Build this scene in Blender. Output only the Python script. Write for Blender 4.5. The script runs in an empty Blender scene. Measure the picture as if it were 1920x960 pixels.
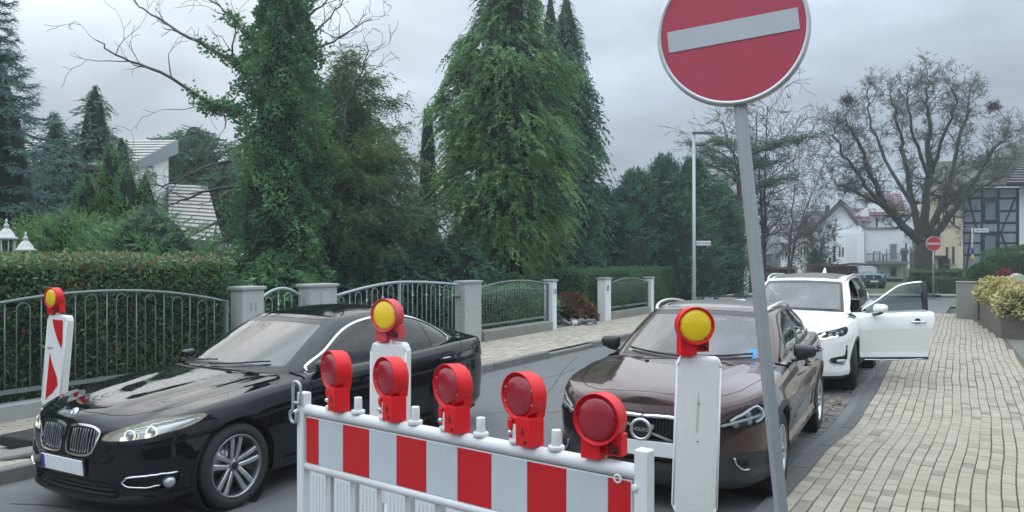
import bpy, bmesh, math, random
import numpy as np
from mathutils import Vector, Matrix, Euler

random.seed(7)
RNG = np.random.default_rng(11)
scene = bpy.context.scene
COL = scene.collection
R = math.radians

# ------------------------------------------------------------------ camera
FPX, CAM_H = 1490.0, 1.98
cam_d = bpy.data.cameras.new('camera')
cam = bpy.data.objects.new('camera', cam_d)
COL.objects.link(cam)
cam.location = (0, 0, CAM_H)
cam.rotation_euler = (R(90), 0, 0)
cam_d.sensor_width = 36.0
cam_d.lens = 36.0 * FPX / 1920.0
cam_d.clip_start, cam_d.clip_end = 0.05, 3000
scene.camera = cam

# ------------------------------------------------------------------ light
SUN_AZ, SUN_EL = R(-27), R(33)             # azimuth from +Y towards +X
sun_dir = Vector((math.sin(SUN_AZ) * math.cos(SUN_EL), math.cos(SUN_AZ) * math.cos(SUN_EL), math.sin(SUN_EL)))
world = bpy.data.worlds.new('World')
scene.world = world
world.use_nodes = True
NT = world.node_tree
NT.nodes.clear()


def wn(t, **kw):
    n = NT.nodes.new(t)
    for k, v in kw.items():
        setattr(n, k, v)
    return n


def wmath(op, a, b=None, clamp=False):
    n = wn('ShaderNodeMath', operation=op, use_clamp=clamp)
    for i, v in enumerate((a, b)):
        if v is None:
            continue
        if isinstance(v, (int, float)):
            n.inputs[i].default_value = v
        else:
            NT.links.new(v, n.inputs[i])
    return n.outputs[0]


def build_world():
    out = wn('ShaderNodeOutputWorld')
    bg = wn('ShaderNodeBackground')
    bg.inputs['Strength'].default_value = 0.1
    NT.links.new(bg.outputs[0], out.inputs[0])
    sky = wn('ShaderNodeTexSky', sky_type='NISHITA')
    sky.sun_disc = False
    sky.sun_elevation = SUN_EL
    sky.sun_rotation = SUN_AZ
    sky.air_density, sky.dust_density = 1.0, 1.0
    tc = wn('ShaderNodeTexCoord')
    sep = wn('ShaderNodeSeparateXYZ')
    NT.links.new(tc.outputs['Generated'], sep.inputs[0])
    zc = wmath('MAXIMUM', sep.outputs[2], 0.0)
    cie = wmath('ADD', wmath('MULTIPLY', wmath('POWER', zc, 1.4), 1.3), 0.20)      # overcast sky: brighter towards the zenith
    mp = wn('ShaderNodeMapping')
    mp.inputs['Scale'].default_value = (1.3, 1.3, 3.6)
    NT.links.new(tc.outputs['Generated'], mp.inputs[0])
    nz = wn('ShaderNodeTexNoise')
    nz.inputs['Scale'].default_value = 2.1
    nz.inputs['Detail'].default_value = 5
    nz.inputs['Roughness'].default_value = 0.52
    NT.links.new(mp.outputs[0], nz.inputs['Vector'])
    cl = wmath('ADD', wmath('MULTIPLY', wmath('SUBTRACT', nz.outputs[0], 0.5), 1.55), 1.0)
    dt = wn('ShaderNodeVectorMath', operation='DOT_PRODUCT')
    NT.links.new(tc.outputs['Generated'], dt.inputs[0])
    dt.inputs[1].default_value = sun_dir
    d = wmath('MAXIMUM', dt.outputs['Value'], 0.0)
    glow = wmath('ADD', wmath('MULTIPLY', wmath('POWER', d, 40.0), 0.16), wmath('MULTIPLY', wmath('POWER', d, 9.0), 0.06))
    lum = wmath('MULTIPLY', cl, wmath('ADD', cie, glow))
    colmix = wn('ShaderNodeMix', data_type='RGBA')
    NT.links.new(wmath('MULTIPLY', wmath('POWER', d, 14.0), 0.85), colmix.inputs[0])
    colmix.inputs[6].default_value = (0.735, 0.86, 1.0, 1)
    colmix.inputs[7].default_value = (0.96, 0.97, 0.96, 1)
    sc_ = wn('ShaderNodeVectorMath', operation='SCALE')
    NT.links.new(colmix.outputs[2], sc_.inputs[0])
    NT.links.new(wmath('MULTIPLY', lum, 9.0), sc_.inputs['Scale'])
    mix = wn('ShaderNodeMix', data_type='RGBA')
    mix.inputs[0].default_value = 0.985                        # cloud cover over the clear sky
    NT.links.new(sky.outputs[0], mix.inputs[6])
    NT.links.new(sc_.outputs[0], mix.inputs[7])
    NT.links.new(mix.outputs[2], bg.inputs['Color'])


build_world()
sun_d = bpy.data.lights.new('sun', 'SUN')
sun_d.energy = 0.8
sun_d.angle = R(170)
sun_d.color = (1.0, 0.95, 0.88)
sun = bpy.data.objects.new('sun', sun_d)
COL.objects.link(sun)
sun.rotation_euler = (-sun_dir).to_track_quat('-Z', 'Y').to_euler()
scene.view_settings.view_transform = 'Standard'
scene.view_settings.look = 'None'
scene.view_settings.gamma = 1.0
scene.view_settings.exposure = 1.22
scene.render.engine = 'CYCLES'
cy = scene.cycles
cy.use_denoising = True
cy.max_bounces = 8
cy.transparent_max_bounces = 12
cy.diffuse_bounces = 3
cy.glossy_bounces = 4
cy.transmission_bounces = 6
cy.caustics_reflective = cy.caustics_refractive = False


# ------------------------------------------------------------------ placing
def G(u, v, z=0.0):
    """the point of height z seen at photo pixel (u, v)"""
    d = FPX * (CAM_H - z) / (v - 480.0)
    return Vector(((u - 960.0) / FPX * d, d, z))


TH = R(31.0)                                # the street's direction
SV = Vector((math.sin(TH), math.cos(TH), 0))
NV = Vector((math.cos(TH), -math.sin(TH), 0))


def SN(s, n, z=0.0):
    """street coordinates: s along, n to the right"""
    return SV * s + NV * n + Vector((0, 0, z))


def on_line(u, n, z=0.0):
    """where the sight line of pixel column u meets the street line n -> (s, point)"""
    k = (u - 960.0) / FPX
    d = n / (k * NV.x + NV.y)
    p = Vector((k * d, d, z))
    return p.dot(SV), p


# ------------------------------------------------------------------ materials
MATS = {}


def M(name, color, rough=0.6, metal=0.0, coat=0.0, spec=0.5, var=None, bump=None, attr=None, rand=None,
      trans=0.0, emit=None, coat_rough=0.03, dirt=None):
    """var=(scale, amount, colour2); bump=(scale, strength); attr=(name, [(pos, colour)..]); rand likewise by object"""
    if name in MATS:
        return MATS[name]
    m = bpy.data.materials.new(name)
    m.use_nodes = True
    nt = m.node_tree
    b = nt.nodes['Principled BSDF']
    b.inputs['Base Color'].default_value = (*color, 1)
    b.inputs['Roughness'].default_value = rough
    b.inputs['Metallic'].default_value = metal
    b.inputs['Coat Weight'].default_value = coat
    b.inputs['Coat Roughness'].default_value = coat_rough
    b.inputs['Specular IOR Level'].default_value = spec
    if emit:
        b.inputs['Emission Color'].default_value = (*emit[0], 1)
        b.inputs['Emission Strength'].default_value = emit[1]
    tc = nt.nodes.new('ShaderNodeTexCoord')
    cur = None

    def ramp(fac, stops):
        r = nt.nodes.new('ShaderNodeValToRGB')
        e = r.color_ramp.elements
        while len(e) < len(stops):
            e.new(0.5)
        for i, (p, c) in enumerate(stops):
            e[i].position = p
            e[i].color = (*c, 1)
        nt.links.new(fac, r.inputs[0])
        return r.outputs[0]
    if attr:
        a = nt.nodes.new('ShaderNodeAttribute')
        a.attribute_name = attr[0]
        cur = ramp(a.outputs['Fac'], attr[1])
    if rand:
        oi = nt.nodes.new('ShaderNodeObjectInfo')
        cur = ramp(oi.outputs['Random'], rand)
    for vr in ([var] if var and not isinstance(var, list) else (var or [])):
        n = nt.nodes.new('ShaderNodeTexNoise')
        n.inputs['Scale'].default_value = vr[0]
        n.inputs['Detail'].default_value = 6
        n.inputs['Roughness'].default_value = 0.65
        nt.links.new(tc.outputs['Object'], n.inputs['Vector'])
        mr = nt.nodes.new('ShaderNodeMapRange')
        mr.inputs['From Min'].default_value = 0.35
        mr.inputs['From Max'].default_value = 0.68
        mr.inputs['To Max'].default_value = vr[1]
        nt.links.new(n.outputs[0], mr.inputs['Value'])
        mx = nt.nodes.new('ShaderNodeMix')
        mx.data_type = 'RGBA'
        nt.links.new(mr.outputs[0], mx.inputs[0])
        if cur is None:
            mx.inputs[6].default_value = (*color, 1)
        else:
            nt.links.new(cur, mx.inputs[6])
        mx.inputs[7].default_value = (*vr[2], 1)
        cur = mx.outputs[2]
    if cur is not None:
        nt.links.new(cur, b.inputs['Base Color'])
    if bump:
        n = nt.nodes.new('ShaderNodeTexNoise')
        n.inputs['Scale'].default_value = bump[0]
        n.inputs['Detail'].default_value = 5
        nt.links.new(tc.outputs['Object'], n.inputs['Vector'])
        bp = nt.nodes.new('ShaderNodeBump')
        bp.inputs['Strength'].default_value = bump[1]
        bp.inputs['Distance'].default_value = 0.02
        nt.links.new(n.outputs[0], bp.inputs['Height'])
        nt.links.new(bp.outputs[0], b.inputs['Normal'])
    if trans:
        tr = nt.nodes.new('ShaderNodeBsdfTranslucent')
        if cur is not None:
            nt.links.new(cur, tr.inputs[0])
        else:
            tr.inputs[0].default_value = (*color, 1)
        ms = nt.nodes.new('ShaderNodeMixShader')
        ms.inputs[0].default_value = trans
        nt.links.new(b.outputs[0], ms.inputs[1])
        nt.links.new(tr.outputs[0], ms.inputs[2])
        nt.links.new(ms.outputs[0], nt.nodes['Material Output'].inputs[0])
    MATS[name] = m
    return m


def glass_mat(name, tint=(0.6, 0.68, 0.68), refl=1.0, ior=1.5):
    """thin tinted pane: clear enough to look through, mirror-like at a slant"""
    if name in MATS:
        return MATS[name]
    m = bpy.data.materials.new(name)
    m.use_nodes = True
    nt = m.node_tree
    nt.nodes.remove(nt.nodes['Principled BSDF'])
    t = nt.nodes.new('ShaderNodeBsdfTransparent')
    t.inputs[0].default_value = (*tint, 1)
    g = nt.nodes.new('ShaderNodeBsdfGlossy')
    g.inputs['Roughness'].default_value = 0.015
    g.inputs[0].default_value = (refl, refl, refl, 1)
    f = nt.nodes.new('ShaderNodeFresnel')
    f.inputs[0].default_value = ior
    ms = nt.nodes.new('ShaderNodeMixShader')
    nt.links.new(f.outputs[0], ms.inputs[0])
    nt.links.new(t.outputs[0], ms.inputs[1])
    nt.links.new(g.outputs[0], ms.inputs[2])
    nt.links.new(ms.outputs[0], nt.nodes['Material Output'].inputs[0])
    MATS[name] = m
    return m


# ------------------------------------------------------------------ objects
def tag(o, label=None, cat=None, group=None, kind=None):
    if label:
        o['label'] = label
    if cat:
        o['category'] = cat
    if group:
        o['group'] = group
    if kind:
        o['kind'] = kind
    return o


def thing(name, label, cat, loc=(0, 0, 0), rotz=0.0, group=None, rot=None):
    o = bpy.data.objects.new(name, None)
    o.empty_display_size = 0.2
    COL.objects.link(o)
    o.location = loc
    o.rotation_euler = rot if rot else (0, 0, rotz)
    return tag(o, label, cat, group)


def link(name, me, parent=None, loc=None, rot=None):
    o = bpy.data.objects.new(name, me)
    COL.objects.link(o)
    if parent:
        o.parent = parent
    if loc is not None:
        o.location = loc
    if rot is not None:
        o.rotation_euler = rot
    return o


def bevel(o, w, seg=2, ang=40):
    b = o.modifiers.new('bevel', 'BEVEL')
    b.width, b.segments = w, seg
    b.limit_method = 'ANGLE'
    b.angle_limit = R(ang)
    return o


class MB:
    """collects boxes, tubes, lathes and prisms; build() links them as one mesh"""

    def __init__(s):
        s.v, s.f, s.mi, s.sm, s.m, s.smooth = [], [], [], [], 0, False

    def face(s, idx):
        s.f.append(idx)
        s.mi.append(s.m)
        s.sm.append(s.smooth)

    def add(s, vs, fs, mtx=None):
        o = len(s.v)
        for p in vs:
            p = Vector(p)
            s.v.append(tuple(mtx @ p if mtx else p))
        for f in fs:
            s.face([i + o for i in f])
        return s

    def box(s, c, size, mtx=None, rot=None):
        x, y, z = (k / 2 for k in size)
        vs = [Vector(p) for p in ((-x, -y, -z), (x, -y, -z), (x, y, -z), (-x, y, -z), (-x, -y, z), (x, -y, z), (x, y, z), (-x, y, z))]
        if rot:
            e = Euler(rot).to_matrix()
            vs = [e @ p for p in vs]
        vs = [p + Vector(c) for p in vs]
        return s.add(vs, [(0, 3, 2, 1), (4, 5, 6, 7), (0, 1, 5, 4), (1, 2, 6, 5), (2, 3, 7, 6), (3, 0, 4, 7)], mtx)

    def box2(s, a, b, mtx=None):
        return s.box([(p + q) / 2 for p, q in zip(a, b)], [abs(q - p) for p, q in zip(a, b)], mtx)

    def tube(s, pts, r, n=8, cap=True, closed=False, up=None, flat=1.0):
        pts = [Vector(p) for p in pts]
        k = len(pts)
        rs = r if hasattr(r, '__len__') else [r] * k
        o = len(s.v)
        ref = None
        sm0, s.smooth = s.smooth, n > 4
        for i, p in enumerate(pts):
            a = pts[(i - 1) % k] if (closed or i) else p
            b = pts[(i + 1) % k] if (closed or i < k - 1) else p
            t = (b - a).normalized()
            if ref is None:
                ref = Vector(up) if up else (Vector((0, 0, 1)) if abs(t.z) < 0.9 else Vector((1, 0, 0)))
            x = ref - t * ref.dot(t)
            x.normalize()
            y = t.cross(x)
            ref = x
            for j in range(n):
                th = 2 * math.pi * (j + 0.5) / n
                s.v.append(tuple(p + x * (math.cos(th) * rs[i] * flat) + y * (math.sin(th) * rs[i])))
        for i in range(k if closed else k - 1):
            a, b = o + i * n, o + ((i + 1) % k) * n
            for j in range(n):
                s.face([a + j, a + (j + 1) % n, b + (j + 1) % n, b + j])
        s.smooth = False
        if cap and not closed:
            s.face([o + j for j in reversed(range(n))])
            s.face([o + (k - 1) * n + j for j in range(n)])
        s.smooth = sm0
        return s

    def lathe(s, prof, n=24, mtx=None, closed=False, ang=2 * math.pi):
        """prof: (radius, height) pairs round the local z axis"""
        o = len(s.v)
        full = ang > 6.28
        cols = n if full else n + 1
        for (r, z) in prof:
            for j in range(cols):
                th = ang * j / n
                p = Vector((r * math.cos(th), r * math.sin(th), z))
                s.v.append(tuple(mtx @ p if mtx else p))
        k = len(prof)
        sm0, s.smooth = s.smooth, True
        for i in range(k if closed else k - 1):
            for j in range(n):
                a, b = o + i * cols, o + ((i + 1) % k) * cols
                j2 = (j + 1) % n if full else j + 1
                s.face([a + j, a + j2, b + j2, b + j])
        s.smooth = sm0
        return s

    def prism(s, poly, a, b, mtx=None):
        """2D outline (x, y) extruded from z=a to z=b, placed by mtx"""
        n = len(poly)
        vs = [(p[0], p[1], a) for p in poly] + [(p[0], p[1], b) for p in poly]
        fs = [list(reversed(range(n))), list(range(n, 2 * n))] + [(i, (i + 1) % n, n + (i + 1) % n, n + i) for i in range(n)]
        return s.add(vs, fs, mtx)

    def mesh(s, name, mats):
        me = bpy.data.meshes.new(name)
        me.from_pydata(s.v, [], s.f)
        for m in (mats if isinstance(mats, (list, tuple)) else [mats]):
            me.materials.append(m)
        me.polygons.foreach_set('material_index', s.mi)
        me.polygons.foreach_set('use_smooth', s.sm)
        me.update()
        return me

    def build(s, name, mats, parent=None, loc=None, rot=None):
        return link(name, s.mesh(name, mats), parent, loc, rot)


def np_mesh(name, V, F, mats, tint=None, smooth=False, mi=None):
    """fast mesh from numpy: V (n,3), F (m,k) with k = 3 or 4; tint one float per face"""
    me = bpy.data.meshes.new(name)
    V = np.ascontiguousarray(V, dtype=np.float32)
    F = np.ascontiguousarray(F, dtype=np.int32)
    k = F.shape[1]
    me.vertices.add(len(V))
    me.vertices.foreach_set('co', V.ravel())
    me.loops.add(F.size)
    me.loops.foreach_set('vertex_index', F.ravel())
    me.polygons.add(len(F))
    me.polygons.foreach_set('loop_start', np.arange(0, F.size, k, dtype=np.int32))
    me.polygons.foreach_set('use_smooth', np.full(len(F), smooth, dtype=bool))
    for m in (mats if isinstance(mats, (list, tuple)) else [mats]):
        me.materials.append(m)
    if mi is not None:
        me.polygons.foreach_set('material_index', np.asarray(mi, dtype=np.int32))
    me.update(calc_edges=True)
    if tint is not None:
        a = me.attributes.new('tint', 'FLOAT', 'FACE')
        a.data.foreach_set('value', np.asarray(tint, dtype=np.float32))
    return me


def copy_tree(o, parent=None):
    c = o.copy()
    COL.objects.link(c)
    if parent:
        c.parent = parent
    for ch in o.children:
        copy_tree(ch, c)
    return c


def T(loc=(0, 0, 0), rot=(0, 0, 0)):
    return Matrix.Translation(loc) @ Euler(rot).to_matrix().to_4x4()


def smooth_poly(pts, closed=False, n=6):
    """Catmull-Rom through 2D or 3D points"""
    P = [np.array(p, float) for p in pts]
    k = len(P)
    out = []
    for i in range(k if closed else k - 1):
        p0 = P[(i - 1) % k] if (closed or i) else 2 * P[0] - P[1]
        p1, p2 = P[i], P[(i + 1) % k]
        p3 = P[(i + 2) % k] if (closed or i < k - 2) else 2 * P[-1] - P[-2]
        for j in range(n):
            t = j / n
            out.append(0.5 * ((2 * p1) + (p2 - p0) * t + (2 * p0 - 5 * p1 + 4 * p2 - p3) * t * t + (3 * p1 - p0 - 3 * p2 + p3) * t ** 3))
    if not closed:
        out.append(P[-1])
    return np.array(out)


def text_mesh(body, size, font_shear=0.0, bold=0.0):
    """letters as a mesh lying in the local xy plane, centred"""
    cu = bpy.data.curves.new('lettering', 'FONT')
    cu.body = body
    cu.size = size
    cu.align_x, cu.align_y = 'CENTER', 'CENTER'
    cu.offset = bold
    o = bpy.data.objects.new('lettering', cu)
    COL.objects.link(o)
    dg = bpy.context.evaluated_depsgraph_get()
    me = bpy.data.meshes.new_from_object(o.evaluated_get(dg))
    bpy.data.objects.remove(o)
    bpy.data.curves.remove(cu)
    return me


def text_obj(body, size, mat, parent, loc, rot, name='lettering', bold=0.0):
    me = text_mesh(body, size, bold=bold)
    me.materials.clear()
    me.materials.append(mat)
    return link(name, me, parent, loc, rot)
# ================================================================== GROUND, ROAD, PAVEMENTS
m_soil = M('soil', (0.05, 0.045, 0.035), 0.95, var=(0.6, 0.8, (0.05, 0.06, 0.025)), bump=(9, 0.5))
m_grass = M('winter grass', (0.05, 0.075, 0.025), 0.95, var=(0.9, 0.9, (0.075, 0.09, 0.035)), bump=(30, 0.8))
m_asphalt = M('asphalt', (0.105, 0.108, 0.111), 0.8, spec=0.4,
              var=[(0.55, 0.8, (0.085, 0.088, 0.092)), (90, 0.7, (0.21, 0.21, 0.205)), (2.4, 0.5, (0.09, 0.09, 0.094)), (0.25, 0.5, (0.15, 0.15, 0.15))], bump=(220, 0.35))
m_asphalt_dark = M('asphalt patch', (0.075, 0.077, 0.08), 0.85, var=[(3, 0.5, (0.10, 0.10, 0.10)), (170, 0.5, (0.16, 0.16, 0.16))], bump=(220, 0.4))
m_joint = M('joint sand', (0.10, 0.088, 0.068), 0.95, var=[(1.1, 0.8, (0.085, 0.095, 0.03)), (14, 0.5, (0.06, 0.055, 0.045))])
brick_stops = [(0.0, (0.165, 0.14, 0.107)), (0.07, (0.225, 0.192, 0.15)), (0.16, (0.28, 0.24, 0.188)), (0.6, (0.32, 0.278, 0.22)), (1.0, (0.35, 0.308, 0.248))]
m_brick = M('paving brick', (0.45, 0.43, 0.38), 0.85, rand=brick_stops,
            var=[(3.2, 0.4, (0.25, 0.225, 0.18)), (75, 0.25, (0.28, 0.255, 0.21))], bump=(120, 0.25))
m_brick_s = M('paving brick far', (0.45, 0.43, 0.38), 0.85, attr=('tint', brick_stops),
              var=[(3.2, 0.4, (0.25, 0.225, 0.18)), (75, 0.25, (0.28, 0.255, 0.21))], bump=(120, 0.25))
tan_stops = [(0.0, (0.25, 0.215, 0.165)), (0.35, (0.36, 0.32, 0.25)), (0.7, (0.40, 0.36, 0.285)), (1.0, (0.45, 0.41, 0.34))]
m_tan = M('tan paving brick', (0.4, 0.36, 0.3), 0.88, rand=tan_stops, var=[(2.2, 0.5, (0.25, 0.23, 0.18)), (60, 0.25, (0.3, 0.27, 0.22))], bump=(120, 0.25))
m_tan_s = M('tan paving brick far', (0.4, 0.36, 0.3), 0.88, attr=('tint', tan_stops), var=[(2.2, 0.5, (0.25, 0.23, 0.18)), (60, 0.25, (0.3, 0.27, 0.22))], bump=(120, 0.25))
kerb_stops = [(0.0, (0.13, 0.125, 0.115)), (0.5, (0.17, 0.165, 0.155)), (1.0, (0.22, 0.215, 0.20))]
m_kerb = M('kerb stone', (0.17, 0.165, 0.155), 0.9, rand=kerb_stops, var=[(6, 0.5, (0.12, 0.125, 0.10)), (90, 0.3, (0.26, 0.25, 0.24))], bump=(90, 0.4))
m_kerb_r = M('dark kerb stone', (0.09, 0.09, 0.09), 0.9, rand=[(0, (0.075, 0.075, 0.076)), (1, (0.105, 0.104, 0.10))], var=[(6, 0.5, (0.065, 0.068, 0.06)), (110, 0.4, (0.17, 0.165, 0.16))], bump=(110, 0.4))
m_gutter = M('gutter stone', (0.12, 0.12, 0.115), 0.85, rand=[(0, (0.085, 0.085, 0.085)), (0.6, (0.13, 0.125, 0.12)), (1, (0.18, 0.165, 0.145))], var=(20, 0.5, (0.08, 0.075, 0.065)), bump=(60, 0.4))
m_slabs = M('dark garden paving', (0.13, 0.125, 0.11), 0.9, var=(5, 0.6, (0.09, 0.10, 0.06)), bump=(50, 0.4))


def sheet(name, pts, z, mat, kind='structure', uvgrid=1):
    mb = MB()
    mb.add([(p[0], p[1], z) for p in pts], [list(range(len(pts)))])
    o = mb.build(name, mat)
    return tag(o, kind=kind)


def sn_sheet(name, poly, z, mat):
    return sheet(name, [SN(*p)[:2] for p in poly], z, mat)


sheet('ground', [(-900, -300), (900, -300), (900, 1500), (-900, 1500)], -0.05, m_soil)
# the street, and the street that crosses it at the far end
sn_sheet('road', [(-14, -7.32), (60, -7.32), (60, -1.30), (-14, -1.30)], 0.0, m_asphalt)
sheet('crossing_road', [(6.0, 31.6), (40.0, 29.5), (40.0, 36.4), (4.0, 38.4)], 0.004, m_asphalt)
sn_sheet('garden_ground', [(-30, -70), (34, -70), (34, -9.62), (-30, -9.62)], 0.10, m_soil)
sn_sheet('garden_lawn', [(22, 1.5), (24, 14), (-10, 14), (-10, 1.5)], 0.035, m_grass)
sheet('far_lawn', [(10, 40.2), (60, 38.4), (60, 90), (8, 90)], 0.06, m_grass)
# a darker repaired strip of asphalt along the right gutter, and tar seams across the lane
sn_sheet('road_patch', [(4.6, -2.35), (8.4, -2.3), (8.9, -1.62), (4.6, -1.62)], 0.008, m_asphalt_dark)
m_tar = M('tar seam', (0.03, 0.03, 0.032), 0.6)


def seam(pts, w=0.018):
    mb = MB()
    P = [Vector((p[0], p[1], 0)) for p in smooth_poly(pts, n=5)]
    k = len(P)
    vs = []
    for i, p in enumerate(P):
        t = (P[min(i + 1, k - 1)] - P[max(i - 1, 0)]).normalized()
        n = Vector((-t.y, t.x, 0)) * w * random.uniform(0.25, 0.6)
        vs += [p + n, p - n]
    mb.add([(p.x, p.y, 0.004) for p in vs], [(2 * i, 2 * i + 1, 2 * i + 3, 2 * i + 2) for i in range(k - 1)])
    tag(mb.build('road_seam', m_tar), kind='structure')


seam([G(905, 778), G(960, 772), G(1010, 775), G(1060, 771), G(1085, 775)])
seam([G(935, 715), G(985, 706), G(1030, 707), G(1080, 692)])
seam([G(1010, 760), G(1040, 720), G(1060, 690), G(1085, 668)], 0.012)
seam([G(20, 945), G(90, 948), G(170, 958)])


# ---- brick by brick
def brick_mesh(name, lx, ly, h, mat, bev=0.004):
    x, y = lx / 2, ly / 2
    mb = MB()
    lo = [(-x, -y, -h), (x, -y, -h), (x, y, -h), (-x, y, -h)]
    mi = [(-x, -y, -bev), (x, -y, -bev), (x, y, -bev), (-x, y, -bev)]
    to = [(-x + bev, -y + bev, 0), (x - bev, -y + bev, 0), (x - bev, y - bev, 0), (-x + bev, y - bev, 0)]
    fs = [(8, 9, 10, 11)]
    for a in range(4):
        b = (a + 1) % 4
        fs += [(a, b, 4 + b, 4 + a), (4 + a, 4 + b, 8 + b, 8 + a)]
    mb.add(lo + mi + to, fs)
    return mb.mesh(name, mat)


def in_frame(p, lim=1.0):
    return p.y > 0.5 and abs(p.x / p.y) * FPX < 960 * lim and (CAM_H - p.z) / p.y * FPX < 480 * lim


def lay(parent, spots, lx, ly, h, mat, mat_far, name, limit, far_name):
    """spots: (point, angle). The largest in view become parts, the rest one joined part of real bricks."""
    spots = sorted(spots, key=lambda q: (not in_frame(q[0]), q[0].y))
    near, far = spots[:limit], spots[limit:]
    base = brick_mesh(name, lx, ly, h, mat)
    for p, a in near:
        o = link(name, base, parent, p + Vector((0, 0, random.gauss(0, 0.0016))),
                 (random.gauss(0, 0.006), random.gauss(0, 0.006), a + random.gauss(0, 0.005)))
    if not far:
        return
    bv = np.array([v.co[:] for v in base.vertices])
    bf = np.array([list(p.vertices) for p in base.polygons])
    n = len(far)
    P = np.array([p[:] for p, a in far]) + np.c_[np.zeros((n, 2)), RNG.normal(0, 0.0016, n)]
    A = np.array([a for p, a in far]) + RNG.normal(0, 0.005, n)
    c, s = np.cos(A)[:, None], np.sin(A)[:, None]
    V = np.stack([bv[:, 0] * c - bv[:, 1] * s + P[:, :1], bv[:, 0] * s + bv[:, 1] * c + P[:, 1:2], bv[:, 2] + P[:, 2:3] + RNG.normal(0, 0.0005, (n, 12))], 2).reshape(-1, 3)
    F = (bf[None] + (np.arange(n) * 12)[:, None, None]).reshape(-1, 4)
    o = link(far_name, np_mesh(far_name, V, F, mat_far, tint=np.repeat(RNG.random(n), len(bf))), parent)
    o['kind'] = 'stuff'


# right pavement: rows run along the street and wobble with its edge
_EN = smooth_poly([(2, -1.40), (7.3, -1.39), (8.4, -1.375), (9.3, -1.305), (10.4, -1.305), (12.5, -1.385), (16.5, -1.53), (21, -1.63), (27, -1.78), (31, -1.85)], n=8)


def edge_n(s):
    return float(np.interp(s, _EN[:, 0], _EN[:, 1]))


_BN = smooth_poly([(2, -1.39), (7, -1.385), (10, -1.36), (13, -1.40), (16.5, -1.52), (21, -1.63), (27, -1.78), (31, -1.85)], n=8)


def base_n(s):
    return float(np.interp(s, _BN[:, 0], _BN[:, 1]))


def right_n(s):
    return float(np.interp(s, [2, 15.6, 17.2, 21.8, 29, 31], [1.35, 0.62, 0.53, 0.25, -0.55, -0.6]))


pav = sn_sheet('right_pavement', [(3.0, -1.42), (8.5, -1.40), (9.2, -1.30), (16.5, -1.55), (30.5, -1.86), (30.5, -0.5), (21.8, 0.3), (17.0, 0.6), (3.0, 1.4)], 0.045, m_joint)
spots = []
BW, BL = 0.1055, 0.180
for i in range(27):
    s = 4.2 + random.random() * BL
    while s < 30.2:
        nb = base_n(s)
        n = nb + (edge_n(s) - nb) * max(0.0, 1 - i / 12) ** 0.8 + (i + 0.5) * BW + 0.010 * math.sin(s * 1.1 + i * 0.22) + 0.005 * math.sin(s * 2.7 - i * 0.3)
        if n + BW * 0.4 < right_n(s):
            ds = 0.15
            k_ = max(0.0, 1 - i / 12) ** 0.8
            sl = ((edge_n(s + ds) - edge_n(s - ds)) * k_ + (base_n(s + ds) - base_n(s - ds)) * (1 - k_)) / (2 * ds)
            p = SN(s, n, 0.06)
            spots.append((p, math.atan2(SV.y, SV.x) + -math.atan(sl)))
        s += BL
lay(pav, spots, BL - 0.007, BW - 0.008, 0.02, m_brick, m_brick_s, 'brick', 299, 'far_bricks')

# kerb (lowered) and gutter on the right
kr = thing('right_kerb', None, None)
tag(kr, kind='structure')
kb = brick_mesh('kerb_stone', 0.992, 0.14, 0.12, m_kerb_r, 0.010)
s = 4.6
while s < 30:
    n = edge_n(s + 0.5) - 0.075
    sl = edge_n(s + 1.0) - edge_n(s)
    if not 7.6 < s < 8.4:
        link('kerb_stone', kb, kr, SN(s + 0.5, n, 0.050), (0, 0, math.atan2(SV.y, SV.x) - math.atan(sl)))
    s += 1.0
gu = thing('gutter', None, None)
tag(gu, kind='structure')
gspots = []
for r in range(3):
    s = 4.6 + r * 0.09
    while s < 28:
        n = -1.66 - 0.145 * (r + 0.5) + (edge_n(s) + 1.40) * 0.75
        if not (s < 8.9 and r < 1):
            gspots.append((SN(s, n + random.gauss(0, 0.006), 0.012 + random.gauss(0, 0.003)), math.atan2(SV.y, SV.x) + random.gauss(0, 0.03)))
        s += 0.19
lay(gu, gspots, 0.172, 0.13, 0.03, m_gutter, m_gutter, 'gutter_stone', 280, 'far_gutter_stones')

# left pavement and its kerb
lpav = sn_sheet('left_pavement', [(-12, -9.62), (33, -9.62), (33, -7.46), (-12, -7.46)], 0.108, m_joint)
spots = []
for i in range(20):
    s = 2.0 + (i % 2) * 0.1 + random.random() * 0.02
    while s < 33:
        spots.append((SN(s, -7.46 - 0.105 * (i + 0.5), 0.12), math.atan2(SV.y, SV.x)))
        s += 0.205
lay(lpav, spots, 0.197, 0.097, 0.02, m_tan, m_tan_s, 'brick', 299, 'far_bricks')
kl = thing('left_kerb', None, None)
tag(kl, kind='structure')
kb2 = brick_mesh('kerb_stone', 0.988, 0.135, 0.30, m_kerb, 0.014)
for k in range(-6, 33):
    low = 0.0 if k not in (13, 14, 21, 22) else -0.05
    link('kerb_stone', kb2, kl, SN(k + 0.5 + 0.6, -7.388, 0.132 + low), (random.gauss(0, 0.004), random.gauss(0, 0.003), math.atan2(SV.y, SV.x) + random.gauss(0, 0.004)))

# the crossing street's far kerb and pavement
sheet('far_pavement', [(6, 38.6), (40, 36.6), (40, 38.4), (6, 40.4)], 0.10, m_tan)
fk = thing('far_kerb', None, None)
tag(fk, kind='structure')
a, b = Vector((6, 38.45, 0.0)), Vector((40, 36.45, 0.0))
kb3 = brick_mesh('kerb_stone', 0.98, 0.14, 0.2, m_kerb, 0.012)
dv = (b - a).normalized()
for k in range(34):
    link('kerb_stone', kb3, fk, a + dv * (k + 0.5) + Vector((0, 0, 0.11)), (0, 0, math.atan2(dv.y, dv.x)))

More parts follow.
